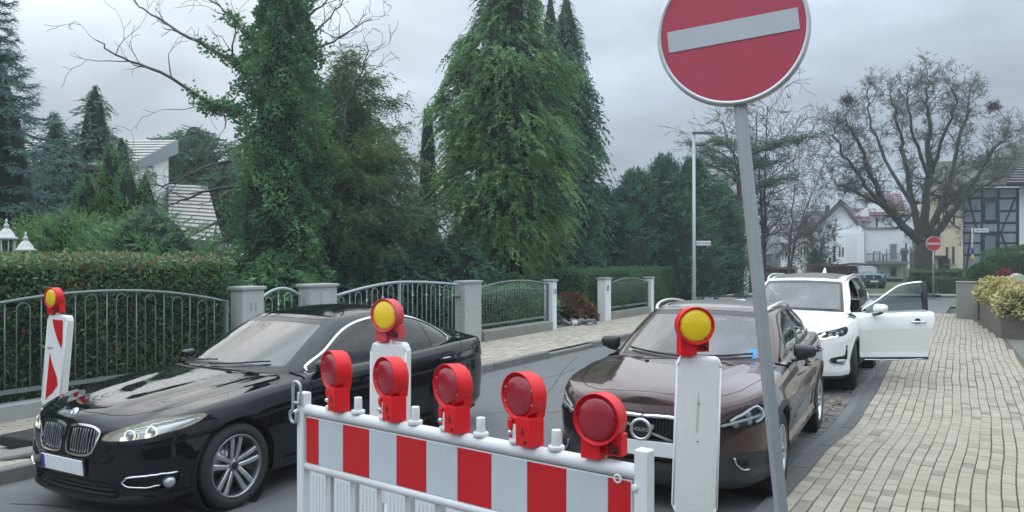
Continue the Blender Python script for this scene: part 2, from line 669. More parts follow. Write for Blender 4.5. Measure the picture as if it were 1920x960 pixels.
# fallen leaves in the gutter and on the tarmac
m_leaf = M('fallen leaf', (0.2, 0.12, 0.05), 0.8, attr=('tint', [(0, (0.09, 0.05, 0.025)), (0.5, (0.22, 0.12, 0.045)), (1, (0.36, 0.25, 0.11))]))
n = 330
ls = np.r_[RNG.uniform(9.0, 12.8, 130), RNG.uniform(5, 28, 80), RNG.uniform(10, 28, 120)]
ln = np.r_[RNG.normal(-1.76, 0.06, 130), RNG.normal(-1.9, 0.16, 80), RNG.normal(-7.2, 0.06, 120)]
P = np.array([SN(a, b, 0.022)[:] for a, b in zip(ls, ln)])
P[210:, 2] = 0.010
ang = RNG.uniform(0, 6.28, n)
L = RNG.uniform(0.015, 0.036, n)
dx = np.c_[np.cos(ang), np.sin(ang), RNG.normal(0, 0.25, n)] * L[:, None]
dy = np.c_[-np.sin(ang), np.cos(ang), RNG.normal(0, 0.25, n)] * (L * 0.6)[:, None]
V = np.stack([P - dx, P - dy, P + dx, P + dy], 1)
V[:, :, 2] = np.maximum(V[:, :, 2], P[:, 2:3] - 0.006)
tag(link('fallen_leaves', np_mesh('fallen_leaves', V.reshape(-1, 3), np.arange(4 * n).reshape(-1, 4), m_leaf, tint=RNG.random(n))), kind='stuff')
# ================================================================== CARS
# A car body is a dense half surface (columns round the plan outline, rows from the sill over the shoulder to the
# centre line); openings, doors, lamps and shut lines are cut out of it along outlines, so every part follows the bodywork.
# car coordinates: x back from the nose, w out from the centre line, z up


def itp(tab):
    X, Y = np.array(tab, float).T
    return lambda x: np.interp(x, X, Y)


def sitp(tab, n=14):
    P = smooth_poly(tab, n=n)
    return lambda x: np.interp(x, P[:, 0], P[:, 1])


def resample(P, n, dens=None):
    d = np.r_[0, np.cumsum(np.linalg.norm(np.diff(P, axis=0), axis=1))]
    q = np.linspace(0, 1, n) * d[-1]
    return np.stack([np.interp(q, d, P[:, k]) for k in range(P.shape[1])], 1)


class Surf:
    __slots__ = ('V', 'N', 'F')

    def __init__(s, V, N, F):
        s.V, s.N, s.F = V, N, F

    def empty(s):
        return len(s.F) == 0

    def clean(s):
        if len(s.F) == 0:
            return Surf(np.zeros((0, 3)), np.zeros((0, 3)), np.zeros((0, 3), int))
        u, inv = np.unique(s.F, return_inverse=True)
        return Surf(s.V[u], s.N[u], inv.reshape(-1, 3))

    def cut(s, val):
        """-> (part where val < 0, part where val >= 0)"""
        if s.empty():
            return s, s
        val = np.where(np.abs(val) < 1e-7, 1e-7, val)
        fv = val[s.F]
        neg = fv < 0
        k = neg.sum(1)
        A, Bp = s.F[k == 3], s.F[k == 0]
        mix = s.F[(k == 1) | (k == 2)]
        if len(mix) == 0:
            return Surf(s.V, s.N, A).clean(), Surf(s.V, s.N, Bp).clean()
        mk = (val[mix] < 0)
        lone_neg = mk.sum(1) == 1
        lone = np.where(lone_neg, mk.argmax(1), (~mk).argmax(1))
        r = np.arange(len(mix))
        a, b, c = mix[r, lone], mix[r, (lone + 1) % 3], mix[r, (lone + 2) % 3]
        E = np.concatenate([np.stack([a, b], 1), np.stack([a, c], 1)])
        Es = np.sort(E, 1)
        ue, inv = np.unique(Es, axis=0, return_inverse=True)
        inv = inv.reshape(-1)
        t = (val[ue[:, 0]] / (val[ue[:, 0]] - val[ue[:, 1]]))[:, None]
        V = np.concatenate([s.V, s.V[ue[:, 0]] * (1 - t) + s.V[ue[:, 1]] * t])
        N = np.concatenate([s.N, s.N[ue[:, 0]] * (1 - t) + s.N[ue[:, 1]] * t])
        p, q = len(s.V) + inv[:len(mix)], len(s.V) + inv[len(mix):]
        t1 = np.stack([a, p, q], 1)
        t2 = np.concatenate([np.stack([p, b, c], 1), np.stack([p, c, q], 1)])
        l2 = np.concatenate([lone_neg, lone_neg])
        Fn = np.concatenate([A, t1[lone_neg], t2[~l2]])
        Fp = np.concatenate([Bp, t1[~lone_neg], t2[l2]])
        return Surf(V, N, Fn).clean(), Surf(V, N, Fp).clean()

    def off(s, d, vec=None):
        n = s.N / np.maximum(np.linalg.norm(s.N, axis=1, keepdims=True), 1e-9) if vec is None else np.array(vec)[None]
        return Surf(s.V + n * d, s.N, s.F)

    def walls(s, d, vec=None, skip_mid=True):
        """side faces from the outline to the outline moved by d"""
        if s.empty():
            return s
        E = np.concatenate([s.F[:, [0, 1]], s.F[:, [1, 2]], s.F[:, [2, 0]]])
        Es = np.sort(E, 1)
        u, idx, cnt = np.unique(Es, axis=0, return_index=True, return_counts=True)
        e = E[idx[cnt == 1]]
        if skip_mid:
            m = (np.abs(s.V[e[:, 0], 1]) < 1e-4) & (np.abs(s.V[e[:, 1], 1]) < 1e-4)
            e = e[~m]
        o = s.off(d, vec)
        A, Bv, Cv, D = s.V[e[:, 0]], s.V[e[:, 1]], o.V[e[:, 1]], o.V[e[:, 0]]
        n = np.cross(Bv - A, D - A)
        n /= np.maximum(np.linalg.norm(n, axis=1, keepdims=True), 1e-9)
        if d > 0:
            n = -n
        k = len(e)
        V = np.concatenate([A, Bv, Cv, D])
        i = np.arange(k)
        F = np.concatenate([np.stack([i, i + k, i + 2 * k], 1), np.stack([i, i + 2 * k, i + 3 * k], 1)])
        if d > 0:
            F = F[:, ::-1]
        return Surf(V, np.concatenate([n] * 4), F)


def sjoin(*L):
    L = [s for s in L if not s.empty()]
    if not L:
        return Surf(np.zeros((0, 3)), np.zeros((0, 3)), np.zeros((0, 3), int))
    o, F = 0, []
    for s in L:
        F.append(s.F + o)
        o += len(s.V)
    return Surf(np.concatenate([s.V for s in L]), np.concatenate([s.N for s in L]), np.concatenate(F))


def sd_poly(P, poly):
    """signed distance to a closed outline, negative inside"""
    Q = np.asarray(poly, float)
    d = np.full(len(P), 1e9)
    ins = np.zeros(len(P), bool)
    for i in range(len(Q)):
        a, b = Q[i], Q[(i + 1) % len(Q)]
        e = b - a
        w = P - a
        t = np.clip((w @ e) / max(e @ e, 1e-12), 0, 1)
        d = np.minimum(d, np.hypot(*(w - t[:, None] * e).T))
        c = ((a[1] <= P[:, 1]) & (b[1] > P[:, 1])) | ((b[1] <= P[:, 1]) & (a[1] > P[:, 1]))
        with np.errstate(divide='ignore', invalid='ignore'):
            x = a[0] + (P[:, 1] - a[1]) / (b[1] - a[1]) * e[0]
        ins ^= c & (P[:, 0] < x)
    return np.where(ins, -d, d)


def d_line(P, pts):
    Q = np.asarray(pts, float)
    d = np.full(len(P), 1e9)
    for a, b in zip(Q[:-1], Q[1:]):
        e = b - a
        w = P - a
        t = np.clip((w @ e) / max(e @ e, 1e-12), 0, 1)
        d = np.minimum(d, np.hypot(*(w - t[:, None] * e).T))
    return d


def rnd(poly, n=5):
    return smooth_poly(poly, True, n)


SIDE = lambda V: V[:, [0, 2]]
FRONT = lambda V: V[:, [1, 2]]
TOP = lambda V: V[:, [0, 1]]
CORNER = lambda V: np.stack([V[:, 0] + V[:, 1], V[:, 2]], 1)


def grid_surf(X, Y, Z):
    nu, nv = X.shape
    P = np.stack([X, Y, Z], 2)
    du = np.gradient(P, axis=0)
    dv = np.gradient(P, axis=1)
    # accumulate face normals for robustness at degenerate columns
    a, b, c, d = P[:-1, :-1], P[1:, :-1], P[1:, 1:], P[:-1, 1:]
    fn = np.cross(d - b, c - a)
    N = np.zeros_like(P)
    for (i, j) in ((slice(0, -1), slice(0, -1)), (slice(1, None), slice(0, -1)), (slice(1, None), slice(1, None)), (slice(0, -1), slice(1, None))):
        N[i, j] += fn
    idx = np.arange(nu * nv).reshape(nu, nv)
    q = np.stack([idx[:-1, :-1], idx[1:, :-1], idx[1:, 1:], idx[:-1, 1:]], 2).reshape(-1, 4)
    F = np.concatenate([q[:, [0, 2, 1]], q[:, [0, 3, 2]]])
    V = P.reshape(-1, 3)
    N = N.reshape(-1, 3)
    ar = np.linalg.norm(np.cross(V[F[:, 1]] - V[F[:, 0]], V[F[:, 2]] - V[F[:, 0]]), axis=1)
    F = F[ar > 1e-9]
    mid = np.abs(V[:, 1]) < 1e-6
    N[mid, 1] = 0
    N /= np.maximum(np.linalg.norm(N, axis=1, keepdims=True), 1e-9)
    return V, N, F


def car_shell(sp):
    plan = resample(smooth_poly(sp['plan'], n=16), 260)
    x0, w0 = plan[:, 0], np.maximum(plan[:, 1], 0)
    t = np.gradient(plan, axis=0)
    t /= np.linalg.norm(t, axis=1, keepdims=True)
    nx, nw = -t[:, 1], t[:, 0]                       # outward plan normal
    zb, zt, zc = sitp(sp['zb']), sitp(sp['zt']), sitp(sp['zc'])
    L = plan[-1, 0]
    taus = np.unique(np.round(np.r_[np.linspace(0, 1, 34), [k[0] for k in sp['side']]], 4))
    fs, ff, fr = itp(sp['side']), itp(sp['front']), itp(sp['rear'])
    wf, ws, wr = np.clip(-nx, 0, 1) ** 2, nw ** 2, np.clip(nx, 0, 1) ** 2
    rows = []
    for tau in taus:
        z = zb(x0) + tau * (zt(x0) - zb(x0))
        ins = wf * ff(z) + ws * fs(tau) + wr * fr(z)
        for (xw, zw, Rr, amt) in sp['flare']:
            dd = np.hypot(x0 - xw, z - zw) - Rr
            ins = ins - ws * amt * np.exp(-(dd / 0.07) ** 2) * (dd > -0.06)
        if 'sculpt' in sp:
            ins = ins - ws * sp['sculpt'](x0, z)
        w = np.maximum(w0 - nw * ins, 0)
        w[0] = w[-1] = 0
        rows.append((x0 - nx * ins, w, z))
    xe, we, ze = rows[-1]
    pw = sp.get('crown', 2.2)
    for q in np.linspace(0, 1, 26)[1:]:
        q = q ** 1.15
        w = we * (1 - q)
        top = zc(xe)
        z = ze + (top - ze) * (1 - (1 - q) ** pw)
        if 'ridge' in sp:
            z = z + sp['ridge'](xe, w) * min(1, q * 5)
        rows.append((xe, w, z))
    X, Y, Z = (np.stack([r[k] for r in rows], 1) for k in range(3))
    return Surf(*grid_surf(X, Y, Z))


def car_house(sp):
    n = 220
    B, Tt = smooth_poly(sp['B'], n=20), smooth_poly(sp['T'], n=20)
    k = np.linspace(0, len(B) - 1, n)
    i = np.arange(len(B))
    B = np.stack([np.interp(k, i, B[:, c]) for c in range(3)], 1)
    Tt = np.stack([np.interp(k, i, Tt[:, c]) for c in range(3)], 1)
    B[:, 1] = np.maximum(B[:, 1], 0)
    Tt[:, 1] = np.maximum(Tt[:, 1], 0)
    t = np.gradient(B[:, :2] + Tt[:, :2], axis=0)
    t /= np.maximum(np.linalg.norm(t, axis=1, keepdims=True), 1e-9)
    nrm = np.stack([-t[:, 1], t[:, 0], np.zeros(n)], 1)
    nrm[0, 1] = nrm[-1, 1] = 0
    rows = []
    for q in np.linspace(0, 1, 30):
        P = B * (1 - q) + Tt * q + nrm * (sp.get('bulge', 0.03) * 4 * q * (1 - q)) 
        if q > 0.86:                                  # turn over into the roof
            P = P - nrm * (0.035 * ((q - 0.86) / 0.14) ** 2) + np.array([0, 0, 0.012]) * ((q - 0.86) / 0.14)
        P[0, 1] = P[-1, 1] = 0
        P[:, 1] = np.maximum(P[:, 1], 0)
        rows.append(P)
    E = rows[-1]
    zr = sitp(sp['zr'])
    for q in np.linspace(0, 1, 24)[1:]:
        P = E.copy()
        P[:, 1] = E[:, 1] * (1 - q)
        P[:, 2] = E[:, 2] + (zr(E[:, 0]) - E[:, 2]) * (1 - (1 - q) ** 2.3)
        rows.append(P)
    A = np.stack(rows, 1)
    return Surf(*grid_surf(A[:, :, 0], A[:, :, 1], A[:, :, 2])), B


def surf_at(S, proj, p, cond=None):
    """the point of a surface over a point of its projection, and the normal there"""
    P = proj(S.V)
    d = np.hypot(P[:, 0] - p[0], P[:, 1] - p[1])
    if cond is not None:
        d = np.where(cond(S.V, S.N), d, 9e9)
    k = np.argsort(d)[:4]
    w = 1 / (d[k] + 1e-4)
    w /= w.sum()
    n = (S.N[k] * w[:, None]).sum(0)
    return (S.V[k] * w[:, None]).sum(0), n / np.linalg.norm(n)


class Car:
    def __init__(s, name, label, loc, theta, sp, group=None):
        s.root = thing(name, label, 'car', loc, math.pi / 2 - theta, group)
        s.sp = sp
        s.S = car_shell(sp)
        s.H, s.B = car_house(sp)
        s.S0, s.H0 = s.S, s.H

    def emit(s, name, S, mat, side='both', parent=None, label=None, xf=None):
        """side: both (one mesh), -1 driver's side, +1 other side"""
        if S.empty():
            return None
        parts = []
        for sg in ((-1, 1) if side == 'both' else (side,)):
            V, N, F = S.V * [1, sg, 1], S.N * [1, sg, 1], S.F
            parts.append((V, N, F if sg > 0 else F[:, ::-1]))
        V = np.concatenate([p[0] for p in parts])
        N = np.concatenate([p[1] for p in parts])
        F = np.concatenate([p[2] + (0 if i == 0 else len(parts[0][0])) for i, p in enumerate(parts)])
        if xf is not None:
            V = V @ np.array(xf.to_3x3()).T + np.array(xf.translation)
            N = N @ np.array(xf.to_3x3()).T
        me = np_mesh(name, V, F, mat, smooth=True)
        me.normals_split_custom_set_from_vertices(N.tolist())
        o = link(name, me, parent or s.root)
        if label:
            o['label'] = label
        return o

    # --- cutting
    def take(s, which, val):
        S = getattr(s, which)
        a, b = S.cut(val(S.V, S.N))
        setattr(s, which, b)
        return a

    def gap(s, which, dist, w=0.006, cond=None):
        g = s.take(which, lambda V, N: np.maximum(dist(V) - w / 2, -1 if cond is None else -cond(V, N)))
        return g.off(-0.007)


def car_materials():
    g = {}
    g['rubber'] = M('tyre rubber', (0.016, 0.016, 0.017), 0.8, var=(30, 0.5, (0.03, 0.03, 0.03)))
    g['trim'] = M('black trim', (0.012, 0.012, 0.013), 0.35)
    g['grain'] = M('grained black plastic', (0.022, 0.024, 0.026), 0.55, bump=(300, 0.2))
    g['gap'] = M('shut line', (0.004, 0.004, 0.004), 0.9)
    g['dark'] = M('dark cavity', (0.006, 0.006, 0.007), 0.8)
    g['chrome'] = M('chrome', (0.78, 0.79, 0.80), 0.12, metal=1.0)
    g['satin'] = M('satin metal', (0.62, 0.63, 0.64), 0.3, metal=1.0)
    g['rim_grey'] = M('grey wheel metal', (0.25, 0.255, 0.27), 0.32, metal=0.85)
    g['rim_pol'] = M('polished wheel metal', (0.55, 0.55, 0.56), 0.25, metal=0.9)
    g['seat'] = M('seat cloth', (0.028, 0.028, 0.03), 0.8)
    g['dash'] = M('dashboard', (0.02, 0.02, 0.021), 0.7)
    g['screen'] = glass_mat('windscreen glass', (0.42, 0.50, 0.51), 1.0, 1.95)
    g['pane'] = glass_mat('side window glass', (0.38, 0.44, 0.45), 1.0, 1.6)
    g['tint'] = glass_mat('tinted rear glass', (0.12, 0.14, 0.145), 1.0, 1.6)
    g['lampglass'] = glass_mat('lamp cover', (0.93, 0.95, 0.95), 0.8, 1.4)
    g['lampin'] = M('lamp reflector', (0.34, 0.36, 0.37), 0.25, metal=0.8)
    g['lampon'] = M('lit lamp reflector', (0.50, 0.52, 0.50), 0.22, metal=0.8, emit=((1.0, 0.95, 0.74), 0.05))
    g['lampdk'] = M('lamp dark bezel', (0.03, 0.032, 0.035), 0.35)
    g['bulb'] = M('projector lens', (0.5, 0.55, 0.58), 0.08, metal=0.6)
    g['lit'] = M('lit lamp', (1, 0.98, 0.85), 0.4, emit=((1.0, 0.94, 0.70), 0.6))
    g['drl'] = M('lit running light', (1, 0.98, 0.9), 0.4, emit=((1.0, 0.96, 0.82), 1.0))
    g['drl_dim'] = M('dim light ring', (1, 0.98, 0.9), 0.4, emit=((1.0, 0.97, 0.86), 0.3))
    g['drl_off'] = M('running light strip', (0.86, 0.88, 0.89), 0.2, coat=1.0)
    g['tail'] = M('tail lamp red', (0.30, 0.006, 0.01), 0.12, coat=1.0)
    g['plate'] = M('number plate white', (0.74, 0.75, 0.75), 0.4)
    g['eu'] = M('plate blue', (0.01, 0.03, 0.30), 0.4)
    g['mirror'] = M('mirror face', (0.7, 0.72, 0.73), 0.04, metal=1.0)
    return g


CM = car_materials()


def paint(name, col, flake=0.0, rough=0.35, metal=0.3):
    return M(name, col, rough, metal=metal, coat=1.0, coat_rough=0.02, spec=0.0)


def wheel_parts(car, x, side, r, rr, width, track, style, spoke_mat, rim_mat, steer=0.0):
    """tyre with rim, spokes, hub cap and brake disc; outer face towards the car's side"""
    y = side * (track - width / 2)
    def X(loc=(0, 0, 0), rot=(0, 0, 0)):
        return T(loc, rot)
    ax = T((0, 0, 0), (R(90), 0, 0)) if side < 0 else T((0, 0, 0), (R(-90), 0, 0))
    h = width / 2
    mb = MB()
    prof = [(rr - 0.004, h * 0.80), (rr + 0.008, h * 0.97), (rr + 0.03, h * 1.0), ((r + rr) / 2, h * 1.03), (r - 0.028, h * 0.95), (r - 0.009, h * 0.84), (r - 0.001, h * 0.62),
            (r, h * 0.35), (r - 0.006, h * 0.33), (r - 0.006, h * 0.27), (r, h * 0.25), (r, -h * 0.25), (r - 0.006, -h * 0.27), (r - 0.006, -h * 0.33), (r, -h * 0.35), (r - 0.002, -h * 0.62), (r - 0.012, -h * 0.85), ((r + rr) / 2, -h), (rr, -h * 0.9)]
    mb.lathe(prof, 56, ax)
    w = mb.build('wheel', CM['rubber'], car.root, (x, y, r), (0, 0, steer))
    mb = MB()
    mb.lathe([(rr + 0.004, h * 0.93), (rr + 0.001, h * 0.97), (rr - 0.010, h * 0.96), (rr - 0.018, h * 0.86), (rr - 0.024, h * 0.3), (rr - 0.03, -h * 0.6), (rr - 0.06, -h * 0.7)], 56, ax)
    mb.build('rim', rim_mat, w)
    mb = MB()
    mb.lathe([(0.0, -h * 0.15), (rr * 0.74, -h * 0.15), (rr * 0.74, -h * 0.28)], 40, ax)
    mb.build('brake_disc', CM['satin'], w)
    mb = MB()
    mb.lathe([(rr - 0.035, -h * 0.45), (0.0, -h * 0.45)], 30, ax)
    mb.build('wheel_back', CM['dark'], w)
    n = style['n']
    d0, d1 = h * 0.62, h * 0.86
    sm = MB()
    for off in style['offs']:
        # a tapering arm from hub to rim, slightly bowed outwards
        r0, r1 = 0.045, rr - 0.012
        a0, a1 = off
        wd0, wd1 = style['w']
        pts = []
        K = 6
        vs, fs = [], []
        for i in range(K + 1):
            t = i / K
            rad = r0 + (r1 - r0) * t
            an = (a0 * (1 - t) + a1 * t) / max(rad, 0.05)
            c = Vector((math.cos(an) * rad, math.sin(an) * rad, 0))
            tn = Vector((-math.sin(an), math.cos(an), 0))
            hw = (wd0 * (1 - t) + wd1 * t) / 2
            z = d0 + (d1 - d0) * math.sin(t * math.pi / 2)
            vs += [c - tn * hw * 1.15 + Vector((0, 0, z - 0.035)), c - tn * hw + Vector((0, 0, z - 0.004)), c - tn * hw * 0.6 + Vector((0, 0, z)), c + tn * hw * 0.6 + Vector((0, 0, z)), c + tn * hw + Vector((0, 0, z - 0.004)), c + tn * hw * 1.15 + Vector((0, 0, z - 0.035))]
            if i:
                o = (i - 1) * 6
                fs += [(o + j, o + j + 1, o + 7 + j, o + 6 + j) for j in range(5)]
        fs = [f[::-1] for f in fs]
        sm.add(vs, fs, ax)
    me = sm.mesh('spoke', spoke_mat)
    for k in range(n):
        o = link('spoke', me, w)
        o.rotation_euler = (0, 2 * math.pi * k / n + style.get('turn', 0), 0)
    mb = MB()
    mb.lathe([(0.0, d0 + 0.006), (0.030, d0 + 0.006), (0.036, d0), (0.062, d0 - 0.006), (0.066, d0 - 0.03)], 24, ax)
    hb = mb.build('hub', rim_mat, w)
    mb = MB()
    mb.lathe([(0.0, d0 + 0.0085), (0.026, d0 + 0.0085), (0.029, d0 + 0.006)], 24, ax)
    mb.build('hub_cap', CM['trim'], w)
    return w


def blob(verts, mat, name, parent, loc=(0, 0, 0), rot=(0, 0, 0), sub=2, scale=(1, 1, 1)):
    """rounded solid from 8 corner points (bottom ring, top ring)"""
    mb = MB()
    mb.smooth = True
    mb.add([Vector((v[0] * scale[0], v[1] * scale[1], v[2] * scale[2])) for v in verts],
           [(3, 2, 1, 0), (4, 5, 6, 7), (0, 1, 5, 4), (1, 2, 6, 5), (2, 3, 7, 6), (3, 0, 4, 7)])
    o = mb.build(name, mat, parent, loc, rot)
    m = o.modifiers.new('round', 'SUBSURF')
    m.levels = m.render_levels = sub
    return o


def rbox(name, c, size, mat, parent, bev=0.03, seg=3, rot=None):
    mb = MB()
    mb.smooth = True
    mb.box((0, 0, 0), size)
    o = mb.build(name, mat, parent, c, rot)
    return bevel(o, bev, seg)


def interior(car, xf, xd, zs, zroof, w, belt, rear=True):
    """dashboard, steering wheel, seats; xf: x of the front seats' hip point, xd: dash"""
    rt = car.root
    rbox('dashboard', (xd, 0, belt - 0.07), (0.42, 2 * w - 0.06, 0.16), CM['dash'], rt, 0.05)
    mb = MB()
    c = Vector((xd + 0.36, -0.37, belt - 0.02))
    ring = [c + Vector((math.cos(a) * 0.185 * -0.42, math.sin(a) * 0.185 * 1.0, math.cos(a) * 0.185 * 0.9)) for a in [2 * math.pi * i / 28 for i in range(28)]]
    mb.tube(ring, 0.016, 8, closed=True)
    mb.tube([c - Vector((0.22, 0, 0.1)), c - Vector((0.0, 0, 0.0))], 0.05, 8)
    mb.build('steering_wheel', CM['dash'], rt)
    for (x, ys) in ((xf, (-0.37, 0.37)), (xf + 0.86, (-0.40, 0.0, 0.40)) if rear else (xf, ())):
        for y in ys:
            s_ = rbox('seat', (x + 0.06, y, zs + 0.30), (0.14, 0.48 if x == xf else 0.40, 0.66), CM['seat'], rt, 0.06, 3, (0, R(14), 0))
            rbox('headrest', (0.045, 0, 0.41), (0.09, 0.25, 0.16), CM['seat'], s_, 0.04)
            rbox('seat_cushion', (-0.22, 0, -0.30), (0.5, 0.48 if x == xf else 0.40, 0.14), CM['seat'], s_, 0.05, 3, (0, R(-14), 0))
    rbox('cabin_floor', (xf + 0.3, 0, 0.36), (2.6, 2 * w - 0.1, 0.06), CM['dark'], rt, 0.02)


def common(car, arches, dlo, ws, rs, doors, hood, sp, paint_m, body_gap=0.007, sills=True, glass_rear='tint', chrome_dlo=True, dlo_split=None, pillar=None, frit=0.035, arch_trim=0.0, keep_left_door=False, hood_ridge=None, boot=None, dlow=0.016):
    """cuts shared by all cars; returns the emitted bits that callers still need"""
    rt = car.root
    out = {}
    # cabin opening in the deck
    base = np.concatenate([car.B[:, :2], (car.B[:, :2] * [1, -1])[::-1]])
    car.take('S', lambda V, N: np.maximum(sd_poly(TOP(V), base[::4]) + 0.035, -(V[:, 2] - (sp['cab_z']))))
    # wheel arches
    gaps = []
    for (xw, zw, Ra) in arches:
        hole = car.take('S', lambda V, N: np.maximum(np.hypot(V[:, 0] - xw, V[:, 2] - zw) - Ra, 0.45 - V[:, 1]))
        if arch_trim:
            tr = car.take('S', lambda V, N: np.maximum(np.hypot(V[:, 0] - xw, V[:, 2] - zw) - Ra - arch_trim, 0.45 - V[:, 1]))
            b = sjoin(tr.off(0.008), tr.walls(0.008))
            for sg in (-1, 1):
                car.emit('arch_trim', b, CM['grain'], sg)
        lip = hole.walls(-0.03, (0, 1, 0))
        for sg in (-1, 1):
            car.emit('arch_lip', lip, CM['grain'] if arch_trim else paint_m, sg)
            mb = MB()
            mb.lathe([(Ra + 0.004, 0.0), (Ra + 0.004, 0.34), (0.0, 0.34)], 30, T((xw, sg * (sp['track'] - 0.01), zw), (R(90) if sg > 0 else R(-90), 0, 0)))
            mb.build('wheel_well', CM['dark'], rt)
    # dark belly
    mb = MB()
    pl = resample(smooth_poly(sp['plan'], n=8), 40)
    pts = [(p[0] * 0.975 + 0.05, p[1] * 0.93) for p in pl] + [(p[0] * 0.975 + 0.05, -p[1] * 0.93) for p in pl[::-1][1:-1]]
    mb.prism(pts, sp['belly'], sp['belly'] + 0.05)
    mb.build('underbody', CM['dark'], rt)
    # glass of the cabin
    wsm = [(p[0], p[1]) for p in ws] + [(-p[0], p[1]) for p in ws[::-1]]
    xmid = sp['xmid']
    scr = car.take('H', lambda V, N: np.maximum(sd_poly(FRONT(V), wsm), V[:, 0] - xmid))
    rim, pane = scr.cut(-(sd_poly(FRONT(scr.V), wsm) + frit))
    car.emit('windscreen', pane.off(-0.003), CM['screen'])
    car.emit('windscreen_border', rim.off(-0.002), CM['trim'])
    rsm = [(p[0], p[1]) for p in rs] + [(-p[0], p[1]) for p in rs[::-1]]
    scr = car.take('H', lambda V, N: np.maximum(sd_poly(FRONT(V), rsm), xmid - V[:, 0]))
    car.emit('rear_window', scr.off(-0.003), CM[glass_rear])
    D = rnd(dlo, 4)
    sidec = lambda V, N: 0.30 - V[:, 1]
    side = car.take('H', lambda V, N: np.maximum(sd_poly(SIDE(V), D), sidec(V, N)))
    trim = car.take('H', lambda V, N: np.maximum(sd_poly(SIDE(V), D) - dlow, sidec(V, N)))
    out['dlo_trim'] = sjoin(trim.off(0.006), trim.walls(0.006))
    out['side_glass'] = side
    return out


def finish_doors(car, doors, names, paint_m, w=0.007):
    """doors: outlines in side view; the panels become parts, the shut lines a dark groove"""
    res = []
    gaps = []
    for poly in doors:
        g = car.take('S', lambda V, N: np.maximum(np.abs(sd_poly(SIDE(V), poly)) - w / 2, 0.45 - V[:, 1]))
        gaps.append(g.off(-0.007))
        d = car.take('S', lambda V, N: np.maximum(sd_poly(SIDE(V), poly), 0.45 - V[:, 1]))
        res.append(d)
    car.emit('door_gaps', sjoin(*gaps), CM['gap'])
    return res


def handle(car, x, z, sg, mat, length=0.20, parent=None, S=None, xf=None):
    p, n = surf_at(S or car.S0, SIDE, (x, z), lambda V, N: V[:, 1] > 0.4)
    mb = MB()
    mb.smooth = True
    pts = [(x - length / 2, p[1] + 0.004, z - 0.002), (x - length / 2 + 0.03, p[1] + 0.026, z), (x, p[1] + 0.032, z), (x + length / 2 - 0.03, p[1] + 0.028, z + 0.002), (x + length / 2, p[1] + 0.004, z + 0.002)]
    mb.tube([(a, b * sg, c) for a, b, c in smooth_poly(pts, n=4)], 0.013, 8, flat=1.0)
    o = mb.build('handle', mat, parent or car.root)
    mb = MB()
    mb.lathe([(0.0, 0.004), (0.045, 0.004), (0.052, 0.0)], 20, T((x - 0.01, sg * (p[1] + 0.001), z), (R(90) if sg < 0 else R(-90), 0, 0)))
    mb.build('handle_cup', CM['dark'], o)
    return o


def door_mirror(car, x, w, z, sg, body, size=1.0, parent=None, cap=None, wide=1.0):
    """housing on a stalk, the glass facing back"""
    k = size
    v = [(-0.055, -0.085, -0.055), (0.045, -0.10, -0.062), (0.045, 0.10, -0.050), (-0.025, 0.095, -0.045), (-0.045, -0.085, 0.050), (0.05, -0.10, 0.068), (0.05, 0.105, 0.055), (-0.022, 0.095, 0.040)]
    v = [(a * k, b * sg * k * wide, c * k * 1.08 / wide) for a, b, c in v]
    fs = [(3, 2, 1, 0), (4, 5, 6, 7), (0, 1, 5, 4), (1, 2, 6, 5), (2, 3, 7, 6), (3, 0, 4, 7)]
    mb = MB()
    mb.smooth = True
    mb.add(v, fs if sg > 0 else [f[::-1] for f in fs])
    o = mb.build('door_mirror', body, parent or car.root, (x, sg * (w + 0.13 * k), z))
    bevel(o, 0.036 * k, 5, 20)
    mb = MB()
    mb.tube([(-0.01, -sg * 0.17 * k, -0.085 * k), (0.0, -sg * 0.08 * k, -0.080 * k), (0.01, sg * 0.03, -0.055 * k)], 0.024 * k, 8, flat=0.6)
    mb.build('mirror_arm', CM['trim'], o)
    gl = MB()
    gl.lathe([(0.0, 0.0), (0.062 * k, 0.0)], 24, T((0.0525 * k, 0, 0.004), (0, R(90), 0)) @ Matrix.Diagonal((0.75, 1.3, 1, 1)))
    gl.build('mirror_glass', CM['mirror'], o)
    return o


def number_plate(car, x, z, tilt=0.0, y=0.0, band_side=1):
    """white plate with the blue band at its left end (seen from the front)"""
    mb = MB()
    mb.box((0, 0, 0), (0.010, 0.52, 0.112))
    p = bevel(mb.build('number_plate', CM['plate'], car.root, (x, y, z), (0, tilt, 0)), 0.003)
    mb = MB()
    mb.box((-0.0058, 0.238, 0), (0.002, 0.040, 0.104))
    mb.build('blue_band', CM['eu'], p)
    mb = MB()
    mb.box((0.012, 0, 0), (0.014, 0.545, 0.132))
    mb.build('plate_holder', CM['trim'], p)
    return p


def lamp_unit(car, proj, poly, depth, cond, names='headlight', label=None, inner=None, bezel=0.006):
    """cuts a lamp opening; returns (opening surface)"""
    P = rnd(poly, 4)
    s = car.take('S', lambda V, N: np.maximum(sd_poly(proj(V), P), cond(V, N)))
    for sg in (-1, 1):
        o = car.emit(names, sjoin(s.off(-depth), s.walls(-depth)), inner or CM['lampin'], sg)
        b, _ = s.cut(-(sd_poly(proj(s.V), P) + bezel))
        car.emit('lamp_bezel', b.off(0.0015), CM['trim'], sg, o)
        car.emit('lamp_cover', s.off(0.0), CM['lampglass'], sg, o)
        yield sg, o, s


def strip(car, S, proj, pts, w, off, mat, name, sg, parent=None, cond=None, n=5, h=None):
    """a moulding that follows the bodywork along a line given in a projection"""
    P = smooth_poly(pts, n=n)
    mb = MB()
    L = []
    for p in P:
        q, nn = surf_at(S, proj, p, cond)
        q = q + nn * off
        L.append((q[0], q[1] * sg, q[2]))
    mb.tube(L, w, 8)
    return mb.build(name, mat, parent or car.root)
